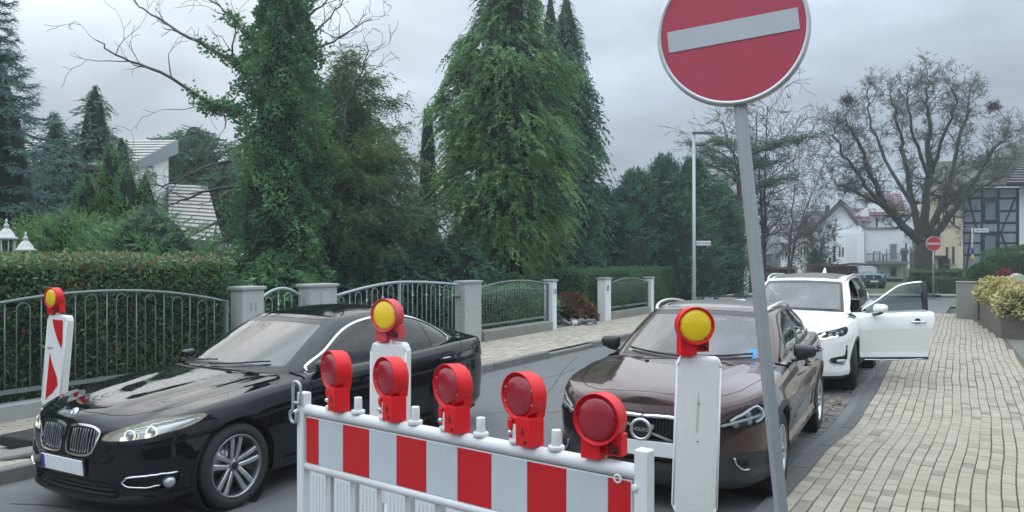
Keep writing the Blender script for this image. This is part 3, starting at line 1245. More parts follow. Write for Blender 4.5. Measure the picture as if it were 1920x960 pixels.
# ------------------------------------------------------------------ black saloon
def bump_line(x, w, pts, width, amt, x0, x1):
    """a crease raised along a line of the bonnet"""
    wl = np.interp(x, [p[0] for p in pts], [p[1] for p in pts])
    win = np.clip((x - x0) / 0.25, 0, 1) * np.clip((x1 - x) / 0.15, 0, 1)
    d = (w - wl) / width
    return amt * win * np.where(d > 0, np.exp(-(d * 1.3) ** 2), np.exp(-(d * 0.42) ** 2))


def build_sedan():
    sp = dict(
        plan=[(0, 0), (0.008, .20), (0.035, .40), (0.095, .58), (0.20, .735), (0.37, .84), (0.62, .90), (0.95, .923), (1.5, .928), (2.5, .93), (3.5, .93), (4.0, .922), (4.35, .885), (4.62, .80), (4.80, .62), (4.875, .38), (4.897, .15), (4.90, 0)],
        zb=[(0, .165), (.4, .17), (.8, .19), (1.4, .20), (3.3, .20), (3.9, .22), (4.5, .24), (4.9, .27)],
        zt=[(0, .705), (.06, .725), (.15, .745), (.4, .80), (.7, .845), (1.0, .878), (1.5, .93), (1.9, .955), (2.6, .967), (3.4, .99), (4.0, 1.015), (4.5, 1.02), (4.75, 1.0), (4.9, .96)],
        zc=[(0, .715), (.05, .775), (.12, .812), (.3, .855), (.7, .91), (1.1, .96), (1.5, 1.0), (1.9, 1.02), (4.2, 1.075), (4.6, 1.085), (4.78, 1.075), (4.87, 1.03), (4.9, .98)],
        side=[(0, .075), (.05, .045), (.10, .03), (.16, .034), (.24, .025), (.40, .010), (.55, .004), (.66, .012), (.70, .014), (.735, 0.0), (.78, 0.002), (.86, .012), (.92, .024), (.96, .038), (.985, .052), (1.0, .072)],
        front=[(.16, .05), (.20, .012), (.24, .03), (.30, .022), (.37, .004), (.45, 0), (.54, .008), (.62, .018), (.70, .036), (.75, .058), (.80, .095), (.9, .15)],
        rear=[(.2, .06), (.3, .01), (.5, 0), (.7, .02), (.85, .04), (.95, .05), (1.0, .06)],
        flare=[(.845, .335, .375, .010), (3.80, .335, .375, .012)],
        ridge=lambda x, w: bump_line(x, w, [(.1, .26), (1.5, .50)], .05, .013, .12, 1.45) + bump_line(x, w, [(.2, .56), (1.5, .70)], .04, .010, .2, 1.5),
        crown=2.0, cab_z=.90, xmid=3.0, belly=.20, track=.915,
        B=[(1.34, 0, .985), (1.365, .25, .98), (1.44, .48, .965), (1.575, .685, .950), (1.78, .768, .940), (2.4, .785, .955), (3.0, .79, .968), (3.6, .775, .985), (4.0, .735, 1.0), (4.22, .65, 1.03), (4.36, .48, 1.05), (4.43, .25, 1.06), (4.45, 0, 1.065)],
        T=[(2.24, 0, 1.392), (2.255, .24, 1.388), (2.29, .43, 1.378), (2.37, .54, 1.368), (2.54, .570, 1.375), (2.80, .58, 1.39), (3.05, .575, 1.39), (3.28, .565, 1.373), (3.48, .545, 1.345), (3.60, .50, 1.325), (3.66, .42, 1.33), (3.69, .22, 1.35), (3.70, 0, 1.355)],
        zr=[(2.24, 1.392), (2.55, 1.443), (2.9, 1.466), (3.3, 1.445), (3.7, 1.355)], bulge=.028)
    pm = paint('black metallic paint', (0.004, 0.0045, 0.007), rough=0.4, metal=0.0)
    car = Car('parked_sedan', 'shiny black saloon car with chrome window trim and lit headlamps, turning out of the lane', SEDAN_LOC, SEDAN_TH, sp)
    rt = car.root
    dlo = [(1.76, .958), (2.02, 1.10), (2.28, 1.235), (2.52, 1.312), (2.80, 1.348), (3.05, 1.356), (3.30, 1.336), (3.55, 1.288), (3.78, 1.212), (3.95, 1.118), (4.005, 1.06), (3.97, 1.026), (3.88, 1.012), (3.4, .993), (2.6, .974)]
    ws = [(0, .995), (.30, .988), (.50, .975), (.668, .966), (.640, 1.08), (.575, 1.24), (.525, 1.345), (.49, 1.362), (.25, 1.376), (0, 1.382)]
    rs = [(0, 1.095), (.3, 1.09), (.50, 1.075), (.46, 1.2), (.41, 1.305), (.22, 1.335), (0, 1.342)]
    arches = [(.845, .335, .375), (3.80, .335, .375)]
    gl = common(car, arches, dlo, ws, rs, None, None, sp, pm)
    # side windows: trim, panes, pillars
    def split_side(side, xs):
        out = []
        rest = side
        for x in xs:
            a, rest = rest.cut(rest.V[:, 0] - x(rest.V))
            out.append(a)
        return out + [rest]
    ps = split_side(gl['side_glass'], [lambda V: 2.80 + (V[:, 2] - 1) * 0.10, lambda V: 2.92 + (V[:, 2] - 1) * 0.10, lambda V: 3.62 - (V[:, 2] - 1) * 0.22, lambda V: 3.655 - (V[:, 2] - 1) * 0.22])
    for sg in (-1, 1):
        car.emit('window_trim', gl['dlo_trim'], CM['satin'], sg)
        car.emit('front_side_window', ps[0].off(-.003), CM['pane'], sg)
        car.emit('window_pillar', ps[1].off(-.001), CM['trim'], sg)
        car.emit('window_pillar', ps[3].off(-.001), CM['trim'], sg)
        car.emit('rear_side_window', ps[2].off(-.003), CM['tint'], sg)
        car.emit('rear_quarter_window', ps[4].off(-.003), CM['tint'], sg)
    # lamps
    front_only = lambda V, N: V[:, 0] - 1.2
    hl = [(.45, .630), (.475, .675), (.62, .722), (.95, .782), (1.20, .798), (1.36, .800), (1.47, .787), (1.43, .752), (1.32, .715), (1.16, .690), (1.02, .674), (.96, .658), (.78, .640), (.60, .628)]
    for sg, o, s in lamp_unit(car, CORNER, hl, .045, front_only, label='lit headlamp', inner=CM['lampon']):
        for a, z in ((.72, .675), (.95, .70)):
            p, n = surf_at(s, CORNER, (a, z))
            p = p - n * .028
            X = Matrix.Translation((p[0], p[1] * sg, p[2])) @ Vector((-0.93, sg * 0.35, 0.05)).to_track_quat('Z', 'Y').to_matrix().to_4x4()
            mb = MB()
            mb.lathe([(.036 * math.cos(t), .022 * math.sin(t)) for t in [i * math.pi / 16 for i in range(9)]][::-1], 20, X)
            mb.build('projector', CM['bulb'], o)
            mb = MB()
            mb.lathe([(.038, .0), (.038, .012), (.043, .012), (.045, 0)], 28, X)
            mb.build('light_ring', CM['drl_dim'], o)
        strip(car, s, CORNER, [(.75, .72), (1.0, .765), (1.2, .782), (1.38, .786)], .006, -.02, CM['drl_off'], 'light_strip', sg, o)
        strip(car, s, CORNER, [(1.10, .700), (1.26, .735), (1.38, .762)], .005, -.025, CM['satin'], 'light_strip', sg, o)
        mb = MB()
        for a, z in ((.66, .645), (.90, .665)):
            p, n = surf_at(s, CORNER, (a, z))
            p = p - n * .012
            mb = MB()
            mb.lathe([(.022 * math.cos(t), .012 * math.sin(t)) for t in [i * math.pi / 12 for i in range(7)]][::-1], 14, Matrix.Translation((p[0], p[1] * sg, p[2])) @ Vector((-0.9, sg * 0.4, 0.1)).to_track_quat('Z', 'Y').to_matrix().to_4x4())
            mb.build('lit_bulb', CM['lit'], o)
    # double grille with chrome frames
    kd = rnd([(.030, .545), (.030, .66), (.048, .712), (.14, .735), (.28, .730), (.365, .702), (.378, .672), (.345, .575), (.30, .522), (.20, .505), (.07, .512)], 4)
    nose = lambda V, N: V[:, 0] - .45
    kf = car.take('S', lambda V, N: np.maximum(sd_poly(FRONT(V), kd), nose(V, N)))
    ring, core = kf.cut(-(sd_poly(FRONT(kf.V), kd) + .015))
    for sg in (-1, 1):
        o = car.emit('grille', sjoin(core.off(-.05), core.walls(-.05)), CM['dark'], sg)
        car.emit('grille_frame', sjoin(ring.off(.012), ring.walls(.012)), CM['chrome'], sg, o)
        for k in range(10):
            y = .066 + k * .0290
            zz = [z for z in np.linspace(.50, .75, 60) if sd_poly(np.array([[y, z]]), kd)[0] < -.018]
            if not zz:
                continue
            mb = MB()
            L = [surf_at(kf, FRONT, (y, z))[0] - np.array([-.002, 0, 0]) for z in np.linspace(zz[0], zz[-1], 6)]
            mb.tube([(q[0] + .004, q[1] * sg, q[2]) for q in L], .0062, 6, flat=1.0)
            mb.build('grille_slat', CM['rim_grey'], o)
    # lower intakes, fog lamps
    lo = car.take('S', lambda V, N: np.maximum(sd_poly(FRONT(V), rnd([(-.4, .20), (-.4, .345), (0, .35), (.42, .335), (.50, .30), (.53, .235), (.45, .212), (0, .205)], 3)), nose(V, N)))
    car.emit('lower_intake', sjoin(lo.off(-.05), lo.walls(-.05)), CM['grain'])
    for k in range(3):
        mb = MB()
        z = .235 + k * .034
        mb.tube([(surf_at(car.S0, FRONT, (abs(y), z), lambda V, N: V[:, 0] < .5)[0][0] + .02, y, z) for y in np.linspace(-.48, .48, 13)], .006, 6)
        mb.build('intake_bar', CM['trim'], rt)
    fi = rnd([(.66, .335), (.70, .372), (.90, .385), (1.16, .392), (1.22, .36), (1.18, .29), (1.0, .272), (.80, .280), (.70, .30)], 3)
    fo = car.take('S', lambda V, N: np.maximum(sd_poly(CORNER(V), fi), V[:, 0] - .8))
    for sg in (-1, 1):
        o = car.emit('side_intake', sjoin(fo.off(-.04), fo.walls(-.04)), CM['trim'], sg)
        strip(car, car.S0, CORNER, [(1.20, .393), (.95, .388), (.74, .378), (.66, .338)], .0075, .006, CM['chrome'], 'intake_trim', sg, o, lambda V, N: V[:, 0] < .9)
        strip(car, car.S0, CORNER, [(.66, .335), (.74, .306), (.90, .298), (1.02, .306)], .0075, .004, CM['chrome'], 'intake_trim', sg, o, lambda V, N: V[:, 0] < .9)
        p, n = surf_at(car.S0, CORNER, (1.10, .325), lambda V, N: V[:, 0] < .9)
        X = Matrix.Translation((p[0] + .0, p[1] * sg, p[2])) @ Vector((-0.85, sg * 0.5, 0)).to_track_quat('Z', 'Y').to_matrix().to_4x4()
        mb = MB()
        mb.lathe([(0, .016), (.025, .012), (.036, .0), (.042, -.004), (.046, -.03)], 24, X)
        mb.build('fog_lamp', CM['bulb'], o)
    number_plate(car, -.008, .425, R(-6))
    # badge on the bonnet edge: ring with quarters
    p, n = surf_at(car.S0, FRONT, (0.0, .772), lambda V, N: V[:, 0] < .3)
    p = surf_at(car.S0, TOP, (.085, 0.0), lambda V, N: N[:, 2] > .2)[0]
    X = Matrix.Translation((p[0], 0, p[2] + .001)) @ Vector((-.72, 0, .70)).to_track_quat('Z', 'Y').to_matrix().to_4x4()
    mb = MB()
    mb.lathe([(.022, .004), (.036, .005), (.038, 0)], 28, X)
    bd = mb.build('badge', CM['satin'], rt)
    for k in range(4):
        mb = MB()
        mb.lathe([(0, .006), (.022, .006)], 6, X @ Matrix.Rotation(k * math.pi / 2, 4, 'Z'), ang=math.pi / 2)
        mb.build('badge_quarter', CM['eu'] if k % 2 else CM['plate'], bd)
    # tail lamps
    L = 4.9
    REAR = lambda V: np.stack([(L - V[:, 0]) + V[:, 1], V[:, 2]], 1)
    tl = rnd([(.52, .84), (.52, .95), (.8, .965), (1.0, .962), (1.2, .945), (1.24, .90), (1.12, .85), (.9, .82), (.7, .815)], 3)
    ts = car.take('S', lambda V, N: np.maximum(sd_poly(REAR(V), tl), 4.0 - V[:, 0]))
    for sg in (-1, 1):
        car.emit('tail_lamp', ts.off(.004), CM['tail'], sg)
    # doors and shut lines
    fd = rnd([(1.72, 1.2), (1.665, .80), (1.67, .5), (1.74, .26), (1.80, .235), (2.72, .235), (2.80, .30), (2.84, .6), (2.85, 1.2)], 3)
    rd = rnd([(2.862, 1.2), (2.852, .6), (2.812, .30), (2.84, .235), (3.28, .235), (3.40, .32), (3.52, .52), (3.68, .70), (3.86, .80), (4.02, .95), (4.06, 1.2)], 3)
    gs = []
    for nm, poly in (('front_door', fd), ('rear_door', rd)):
        d = car.take('S', lambda V, N: np.maximum(sd_poly(SIDE(V), poly), .45 - V[:, 1]))
        g, d = d.cut(-(sd_poly(SIDE(d.V), poly) + .006))
        gs.append(g.off(-.008))
        sill, d2 = d.cut(d.V[:, 2] - .0)
        for sg in (-1, 1):
            o = car.emit(nm, d, pm, sg)
            handle(car, 2.62 if nm[0] == 'f' else 3.66, .845 if nm[0] == 'f' else .865, sg, CM['trim'] if False else pm, parent=o)
            strip(car, car.S0, SIDE, [(2.55, .848), (2.70, .85)] if nm[0] == 'f' else [(3.59, .868), (3.74, .87)], .006, .030, CM['chrome'], 'handle_strip', sg, o, lambda V, N: V[:, 1] > .4)
    hood = [(.105, 0), (.118, .16), (.155, .34), (.215, .47), (.33, .585), (.47, .655), (.80, .715), (1.2, .748), (1.44, .755), (1.48, .70), (1.37, .48), (1.30, .25), (1.28, 0)]
    hp = np.array(hood + [(a, -b) for a, b in hood[::-1][1:-1]])
    up = lambda V, N: .35 - N[:, 2]
    hd = car.take('S', lambda V, N: np.maximum(sd_poly(TOP(V), hp), up(V, N)))
    g, hd = hd.cut(-(sd_poly(TOP(hd.V), hp) + .006))
    gs.append(g.off(-.008))
    car.emit('bonnet', hd, pm)
    bt = np.array([(4.47, -.62), (4.47, .62), (4.60, .66), (4.86, .6), (4.90, 0), (4.86, -.6), (4.60, -.66)])
    g = car.take('S', lambda V, N: np.maximum(np.abs(sd_poly(TOP(V), bt)) - .003, .5 - N[:, 2]))
    gs.append(g.off(-.006))
    gs.append(car.gap('S', lambda V: d_line(SIDE(V), [(.62, .69), (.56, .655), (.52, .648)]), cond=lambda V, N: .8 - V[:, 0]))
    car.emit('shut_lines', sjoin(*gs), CM['gap'])
    cow = car.take('S', lambda V, N: np.maximum(np.maximum(1.27 - V[:, 0], V[:, 0] - 1.60), .55 - N[:, 2]))
    car.emit('cowl', cow.off(-.012), CM['trim'])
    car.emit('body', car.S, pm)
    car.emit('roof', car.H, pm)
    # side gill, sill moulding, wipers, mirrors, roof fin
    for sg in (-1, 1):
        strip(car, car.S0, SIDE, [(1.40, .655), (1.62, .705)], .011, .002, CM['chrome'], 'side_gill', sg, None, lambda V, N: V[:, 1] > .5)
        strip(car, car.S0, SIDE, [(1.45, .645), (1.62, .688)], .006, .004, CM['chrome'], 'side_gill', sg, None, lambda V, N: V[:, 1] > .5)
        door_mirror(car, 1.80, .80, .995, sg, pm, .92)
    for y0, y1, xx in ((.60, .02, 1.50), (.05, -.50, 1.49)):
        mb = MB()
        pts = []
        for t in np.linspace(0, 1, 7):
            y = y0 + (y1 - y0) * t
            p, n = surf_at(car.H0, FRONT, (abs(y), 1.0 + .035 * t), lambda V, N: V[:, 0] < 2.4)
            pts.append((p[0] - .018, y, p[2] + .012))
        mb.tube(pts, .0075, 6)
        mb.build('wiper', CM['trim'], rt)
    mb = MB()
    mb.add([(3.45, -.03, 1.40), (3.45, .03, 1.40), (3.68, .035, 1.355), (3.68, -.035, 1.355), (3.62, -.006, 1.445), (3.62, .006, 1.445), (3.68, .006, 1.435), (3.68, -.006, 1.435)],
           [(0, 1, 5, 4), (1, 2, 6, 5), (2, 3, 7, 6), (3, 0, 4, 7), (4, 5, 6, 7), (3, 2, 1, 0)])
    mb.build('roof_fin', pm, rt)
    st = dict(n=5, offs=[(-.022, -.043), (.022, .043)], w=(.032, .042), turn=R(-90 + 2))
    for x in (.845, 3.80):
        for sg in (-1, 1):
            wheel_parts(car, x, sg, .335, .243, .235, .915, st, CM['rim_pol'], CM['rim_grey'])
    interior(car, 2.55, 1.75, .42, 1.3, .70, .96)
    return car


SEDAN_LOC, SEDAN_TH = (-3.36, 5.947, 0), R(30)
sedan = build_sedan()
# ------------------------------------------------------------------ brown hatchback
def split_x(side, xs):
    out, rest = [], side
    for x in xs:
        a, rest = rest.cut(rest.V[:, 0] - x(rest.V))
        out.append(a)
    return out + [rest]


def roof_rail(car, pts, mat, r=.016):
    """rail on the roof edge, raised on its feet"""
    for sg in (-1, 1):
        mb = MB()
        P = smooth_poly(pts, n=6)
        L = []
        for i, (x, w, dz) in enumerate(P):
            p, n = surf_at(car.H0, TOP, (x, w), lambda V, N: N[:, 2] > .25)
            L.append((x, p[1] * sg, p[2] + dz))
        mb.tube(L, r, 10)
        mb.build('roof_rail', mat, car.root)


def build_hatch():
    sp = dict(
        plan=[(0, 0), (0.010, .22), (0.045, .44), (0.12, .62), (.26, .765), (.48, .853), (.85, .888), (1.5, .892), (2.6, .892), (3.4, .895), (3.75, .885), (4.05, .83), (4.25, .70), (4.345, .45), (4.37, .2), (4.37, 0)],
        zb=[(0, .20), (.4, .20), (.8, .22), (1.4, .235), (3.2, .235), (3.7, .26), (4.37, .32)],
        zt=[(0, .785), (.08, .805), (.2, .835), (.4, .870), (.7, .900), (1.0, .925), (1.45, .955), (2.0, .978), (2.6, 1.005), (3.2, 1.035), (3.7, 1.055), (4.1, 1.03), (4.3, .98), (4.37, .92)],
        zc=[(0, .80), (.05, .845), (.14, .88), (.3, .915), (.6, .955), (1.0, .995), (1.32, 1.015), (1.6, 1.03), (4.1, 1.06), (4.37, .94)],
        side=[(0, .07), (.05, .03), (.12, .022), (.20, .036), (.32, .030), (.45, .014), (.60, .004), (.70, 0.0), (.76, .004), (.84, .016), (.92, .032), (.97, .05), (1.0, .07)],
        front=[(.19, .05), (.24, .015), (.32, .0), (.42, .004), (.52, .004), (.66, .014), (.74, .035), (.80, .06), (.86, .10), (.94, .15)],
        rear=[(.2, .06), (.35, .01), (.5, 0), (.7, .02), (.9, .05), (1.0, .07)],
        flare=[(.90, .34, .385, .014), (3.545, .34, .385, .016)],
        sculpt=lambda x, z: -.012 * np.exp(-((z - .60 - (x - 2.2) * .06) / .07) ** 2) * np.clip((x - 1.1) / .4, 0, 1) * np.clip((3.3 - x) / .4, 0, 1),
        ridge=lambda x, w: bump_line(x, w, [(.05, .30), (1.4, .60)], .035, .018, .1, 1.3),
        crown=2.0, cab_z=.90, xmid=2.9, belly=.22, track=.885,
        B=[(1.22, 0, 1.0), (1.25, .28, .993), (1.34, .52, .978), (1.49, .715, .962), (1.70, .765, .958), (2.2, .765, .975), (2.8, .765, 1.0), (3.3, .755, 1.03), (3.75, .73, 1.05), (3.98, .66, 1.05), (4.12, .50, 1.05), (4.19, .26, 1.05), (4.20, 0, 1.05)],
        T=[(2.06, 0, 1.40), (2.075, .25, 1.395), (2.11, .44, 1.385), (2.19, .545, 1.377), (2.34, .575, 1.385), (2.6, .588, 1.40), (2.9, .59, 1.397), (3.2, .582, 1.375), (3.5, .56, 1.335), (3.7, .53, 1.30), (3.80, .44, 1.29), (3.85, .24, 1.30), (3.86, 0, 1.305)],
        zr=[(2.06, 1.40), (2.35, 1.433), (2.7, 1.446), (3.2, 1.42), (3.86, 1.305)], bulge=.03)
    pm = paint('dark brown metallic paint', (0.060, 0.030, 0.030), rough=0.38, metal=0.75)
    car = Car('parked_hatchback', 'dark brown hatchback with roof rails and round emblem on its grille, behind the white beacon', HATCH_LOC, HATCH_TH, sp)
    rt = car.root
    dlo = [(1.66, .975), (1.92, 1.13), (2.18, 1.27), (2.38, 1.338), (2.7, 1.362), (3.0, 1.356), (3.3, 1.322), (3.55, 1.258), (3.75, 1.18), (3.86, 1.115), (3.82, 1.09), (3.5, 1.075), (3.0, 1.045), (2.4, 1.005)]
    ws = [(0, 1.008), (.30, 1.0), (.52, .988), (.662, .978), (.64, 1.08), (.585, 1.24), (.535, 1.348), (.50, 1.366), (.26, 1.382), (0, 1.388)]
    rs = [(0, 1.09), (.3, 1.09), (.50, 1.085), (.49, 1.2), (.45, 1.268), (.24, 1.285), (0, 1.29)]
    arches = [(.90, .34, .375), (3.545, .34, .375)]
    gl = common(car, arches, dlo, ws, rs, None, None, sp, pm, arch_trim=.045, dlow=.012)
    ps = split_x(gl['side_glass'], [lambda V: 1.98 + (V[:, 2] - 1) * .1, lambda V: 2.0 + (V[:, 2] - 1) * .1, lambda V: 2.66 + (V[:, 2] - 1) * .06, lambda V: 2.80 + (V[:, 2] - 1) * .06, lambda V: 3.42 - (V[:, 2] - 1) * .1, lambda V: 3.46 - (V[:, 2] - 1) * .1])
    for sg in (-1, 1):
        car.emit('window_trim', gl['dlo_trim'], CM['trim'], sg)
        car.emit('front_quarter_window', ps[0].off(-.003), CM['pane'], sg)
        car.emit('front_side_window', ps[2].off(-.003), CM['pane'], sg)
        for k in (1, 3, 5):
            car.emit('window_pillar', ps[k].off(-.001), CM['trim'], sg)
        car.emit('rear_side_window', ps[4].off(-.003), CM['pane'], sg)
        car.emit('rear_quarter_window', ps[6].off(-.003), CM['tint'], sg)
    nose = lambda V, N: V[:, 0] - .5
    hl = [(.60, .625), (.63, .655), (.80, .735), (.98, .785), (1.14, .805), (1.24, .795), (1.29, .755), (1.27, .705), (1.20, .672), (1.05, .650), (.85, .632)]
    for sg, o, s in lamp_unit(car, CORNER, hl, .05, lambda V, N: V[:, 0] - 1.2, inner=CM['lampdk']):
        strip(car, s, CORNER, [(.78, .700), (.98, .760), (1.13, .785), (1.21, .770), (1.235, .735), (1.21, .70), (1.10, .678)], .013, -.012, CM['drl_off'], 'light_strip', sg, o)
        strip(car, s, CORNER, [(.68, .665), (.85, .690), (1.0, .71), (1.19, .725)], .012, -.014, CM['drl_off'], 'light_strip', sg, o)
        for a, z in ((.84, .664), (1.02, .682), (1.02, .738)):
            p, n = surf_at(s, CORNER, (a, z))
            p = p - n * .03
            mb = MB()
            mb.lathe([(.030 * math.cos(t), .02 * math.sin(t)) for t in [i * math.pi / 16 for i in range(9)]][::-1], 18, Matrix.Translation((p[0], p[1] * sg, p[2])) @ Vector((-0.9, sg * 0.4, 0.0)).to_track_quat('Z', 'Y').to_matrix().to_4x4())
            mb.build('projector', CM['bulb'], o)
    # grille
    gp = [(-.43, .712), (.43, .712), (.455, .68), (.40, .56), (.33, .515), (-.33, .515), (-.40, .56), (-.455, .68)]
    gr = car.take('S', lambda V, N: np.maximum(sd_poly(FRONT(V), gp), nose(V, N)))
    ring, core = gr.cut(-(sd_poly(FRONT(gr.V), gp) + .014))
    gro = car.emit('grille', sjoin(core.off(-.05), core.walls(-.05)), CM['dark'])
    car.emit('grille_frame', sjoin(ring.off(.010), ring.walls(.010)), CM['chrome'], 'both', gro)
    strip(car, gr, FRONT, [(0, .706), (.2, .706), (.42, .703)], .017, .004, CM['chrome'], 'grille_bar', 1, gro)
    strip(car, gr, FRONT, [(0, .706), (.2, .706), (.42, .703)], .017, .004, CM['chrome'], 'grille_bar', -1, gro)
    for k in range(-15, 16):
        y = k * .0262
        z0, z1 = .53, .69
        if abs(y) > .34:
            z0 = .53 + (abs(y) - .34) * 1.2
        mb = MB()
        L = [surf_at(gr, FRONT, (abs(y), z))[0] for z in np.linspace(z0, z1, 5)]
        mb.tube([(q[0] + .016, y, q[2]) for q in L], .0055, 6)
        mb.build('grille_slat', CM['grain'], gro)
    mb = MB()
    X = T((-.012, 0, .610), (0, R(-88), 0))
    mb.lathe([(.062, .004), (.062, .014), (.068, .018), (.080, .018), (.086, .012), (.086, 0)], 36, X)
    em = mb.build('emblem_ring', CM['satin'], rt)
    mb = MB()
    mb.lathe([(0, .008), (.064, .008)], 30, X)
    mb.build('emblem_face', CM['trim'], em)
    mb = MB()
    mb.box((0, 0, 0), (.008, .60, .018), T((.004, 0, .61), (R(17), 0, 0)))
    mb.build('emblem_bar', CM['satin'], em)
    mb = MB()                                      # little arrow at the ring
    mb.box((0, 0, 0), (.012, .03, .034), T((-.010, -.085, .637), (R(17), 0, 0)))
    mb.build('emblem_arrow', CM['satin'], em)
    text_obj('VOLVO', .036, CM['satin'], em, (-.0235, 0, .610), (R(90), 0, R(-90)), bold=.0008)
    # plastic lower bumper, intake, fog lamp corners
    band = car.take('S', lambda V, N: np.maximum(V[:, 2] - np.interp(V[:, 0] + V[:, 1], [0, .55, .75, 1.25, 1.4], [.36, .37, .46, .45, .40]), V[:, 0] - .62))
    car.emit('bumper_apron', sjoin(band.off(.006), band.walls(.006)), CM['grain'])
    lw = car.take('S', lambda V, N: np.maximum(sd_poly(FRONT(V), rnd([(-.5, .37), (0, .375), (.5, .37), (.47, .44), (.38, .495), (0, .50), (-.38, .495), (-.47, .44)], 2)), nose(V, N)))
    car.emit('lower_intake', sjoin(lw.off(-.04), lw.walls(-.04)), CM['dark'])
    mb = MB()
    mb.tube([(surf_at(car.S0, FRONT, (abs(y), .40), lambda V, N: V[:, 0] < .5)[0][0] - .004, y, .405) for y in np.linspace(-.46, .46, 15)], .009, 6)
    mb.build('intake_bar', CM['trim'], rt)
    for sg in (-1, 1):
        strip(car, car.S0, CORNER, [(.80, .435), (.83, .385), (.90, .345), (.99, .340)], .008, .014, CM['satin'], 'fog_trim', sg, None, lambda V, N: V[:, 0] < .7, n=3)
        p, n = surf_at(car.S0, CORNER, (.90, .395), lambda V, N: V[:, 0] < .7)
        rbox('fog_recess', (p[0] + .01, p[1] * sg, p[2]), (.05, .10, .07), CM['dark'], rt, .015, 2, (0, 0, sg * R(-38)))
    number_plate(car, -.022, .475, R(-4))
    # doors
    fd = rnd([(1.60, 1.25), (1.54, .82), (1.545, .5), (1.62, .30), (1.68, .275), (2.58, .275), (2.66, .34), (2.70, .62), (2.715, 1.25)], 3)
    rd = rnd([(2.727, 1.25), (2.712, .62), (2.672, .34), (2.70, .275), (3.02, .275), (3.12, .34), (3.24, .54), (3.42, .72), (3.58, .84), (3.70, 1.0), (3.74, 1.25)], 3)
    gs = []
    for nm, poly in (('front_door', fd), ('rear_door', rd)):
        d = car.take('S', lambda V, N: np.maximum(sd_poly(SIDE(V), poly), .45 - V[:, 1]))
        g, d = d.cut(-(sd_poly(SIDE(d.V), poly) + .006))
        gs.append(g.off(-.008))
        for sg in (-1, 1):
            o = car.emit(nm, d, pm, sg)
            handle(car, 2.50 if nm[0] == 'f' else 3.42, .86 if nm[0] == 'f' else .90, sg, pm, parent=o)
            if nm[0] == 'f':
                door_mirror(car, 1.86, .80, 1.045, sg, CM['trim'], 1.0)
    sill = car.take('S', lambda V, N: np.maximum(V[:, 2] - .31, np.maximum(1.2 - V[:, 0], .45 - V[:, 1])))
    for sg in (-1, 1):
        car.emit('sill_trim', sjoin(sill.off(.006), sill.walls(.006)), CM['grain'], sg)
    hood = [(.115, 0), (.125, .20), (.165, .40), (.25, .545), (.40, .655), (.75, .728), (1.15, .752), (1.38, .755), (1.42, .70), (1.31, .50), (1.22, .25), (1.19, 0)]
    hp = np.array(hood + [(a, -b) for a, b in hood[::-1][1:-1]])
    hd = car.take('S', lambda V, N: np.maximum(sd_poly(TOP(V), hp), .3 - N[:, 2]))
    g, hd = hd.cut(-(sd_poly(TOP(hd.V), hp) + .006))
    gs.append(g.off(-.008))
    car.emit('bonnet', hd, pm)
    car.emit('shut_lines', sjoin(*gs), CM['gap'])
    cow = car.take('S', lambda V, N: np.maximum(np.maximum(1.18 - V[:, 0], V[:, 0] - 1.52), .55 - N[:, 2]))
    car.emit('cowl', cow.off(-.012), CM['trim'])
    car.emit('body', car.S, pm)
    sun_r = car.take('H', lambda V, N: np.maximum(sd_poly(TOP(V), np.array([(2.30, -.44), (2.30, .44), (3.5, .42), (3.5, -.42)])), .5 - N[:, 2]))
    car.emit('glass_roof', sun_r, CM['trim'])
    car.emit('roof', car.H, pm)
    roof_rail(car, [(2.16, .548, .0), (2.26, .562, .030), (2.5, .585, .046), (2.9, .592, .048), (3.2, .585, .042), (3.42, .565, .028), (3.52, .552, .0)], CM['satin'])
    for y0, y1 in ((.58, .0), (.02, -.55)):
        mb = MB()
        pts = []
        for t in np.linspace(0, 1, 7):
            y = y0 + (y1 - y0) * t
            p, n = surf_at(car.H0, FRONT, (abs(y), 1.006 + .03 * (1 - t if y0 > .1 else t)), lambda V, N: V[:, 0] < 2.2)
            pts.append((p[0] - .020, y, p[2] + .014))
        mb.tube(pts, .010, 6)
        mb.build('wiper', CM['trim'], rt)
    for sg in (-1, 1):                              # washer jets
        p, n = surf_at(car.S0, TOP, (1.02, .28), lambda V, N: N[:, 2] > .5)
        rbox('washer_jet', (p[0], p[1] * sg, p[2] + .006), (.035, .03, .014), CM['trim'], rt, .005, 2)
    mb = MB()                                       # blue parking disc behind the screen
    p, n = surf_at(car.H0, FRONT, (.52, 1.03), lambda V, N: V[:, 0] < 2.2)
    mb.box((0, 0, 0), (.11, .15, .004), T((p[0] + .035, -.50, p[2] + .012), (0, R(-38), 0)))
    tag(mb.build('parking_disc', M('blue card', (0.02, 0.26, 0.62), 0.4), None), 'small bright blue parking disc behind the brown car windscreen', 'parking disc')
    dsc = bpy.data.objects['parking_disc']
    dsc.location = rt.location
    dsc.rotation_euler = rt.rotation_euler
    st = dict(n=5, offs=[(-.018, -.040), (.018, .040)], w=(.024, .030), turn=.2)
    for x in (.90, 3.545):
        for sg in (-1, 1):
            wheel_parts(car, x, sg, .335, .222, .215, .885, st, CM['rim_pol'], CM['rim_pol'])
    interior(car, 2.35, 1.60, .44, 1.3, .68, .98)
    return car


HATCH_LOC, HATCH_TH = (1.01, 6.20, 0), R(27.3)
hatch = build_hatch()
hatch.root.scale = (1.035, 1.035, 1.035)
bpy.data.objects['parking_disc'].scale = hatch.root.scale


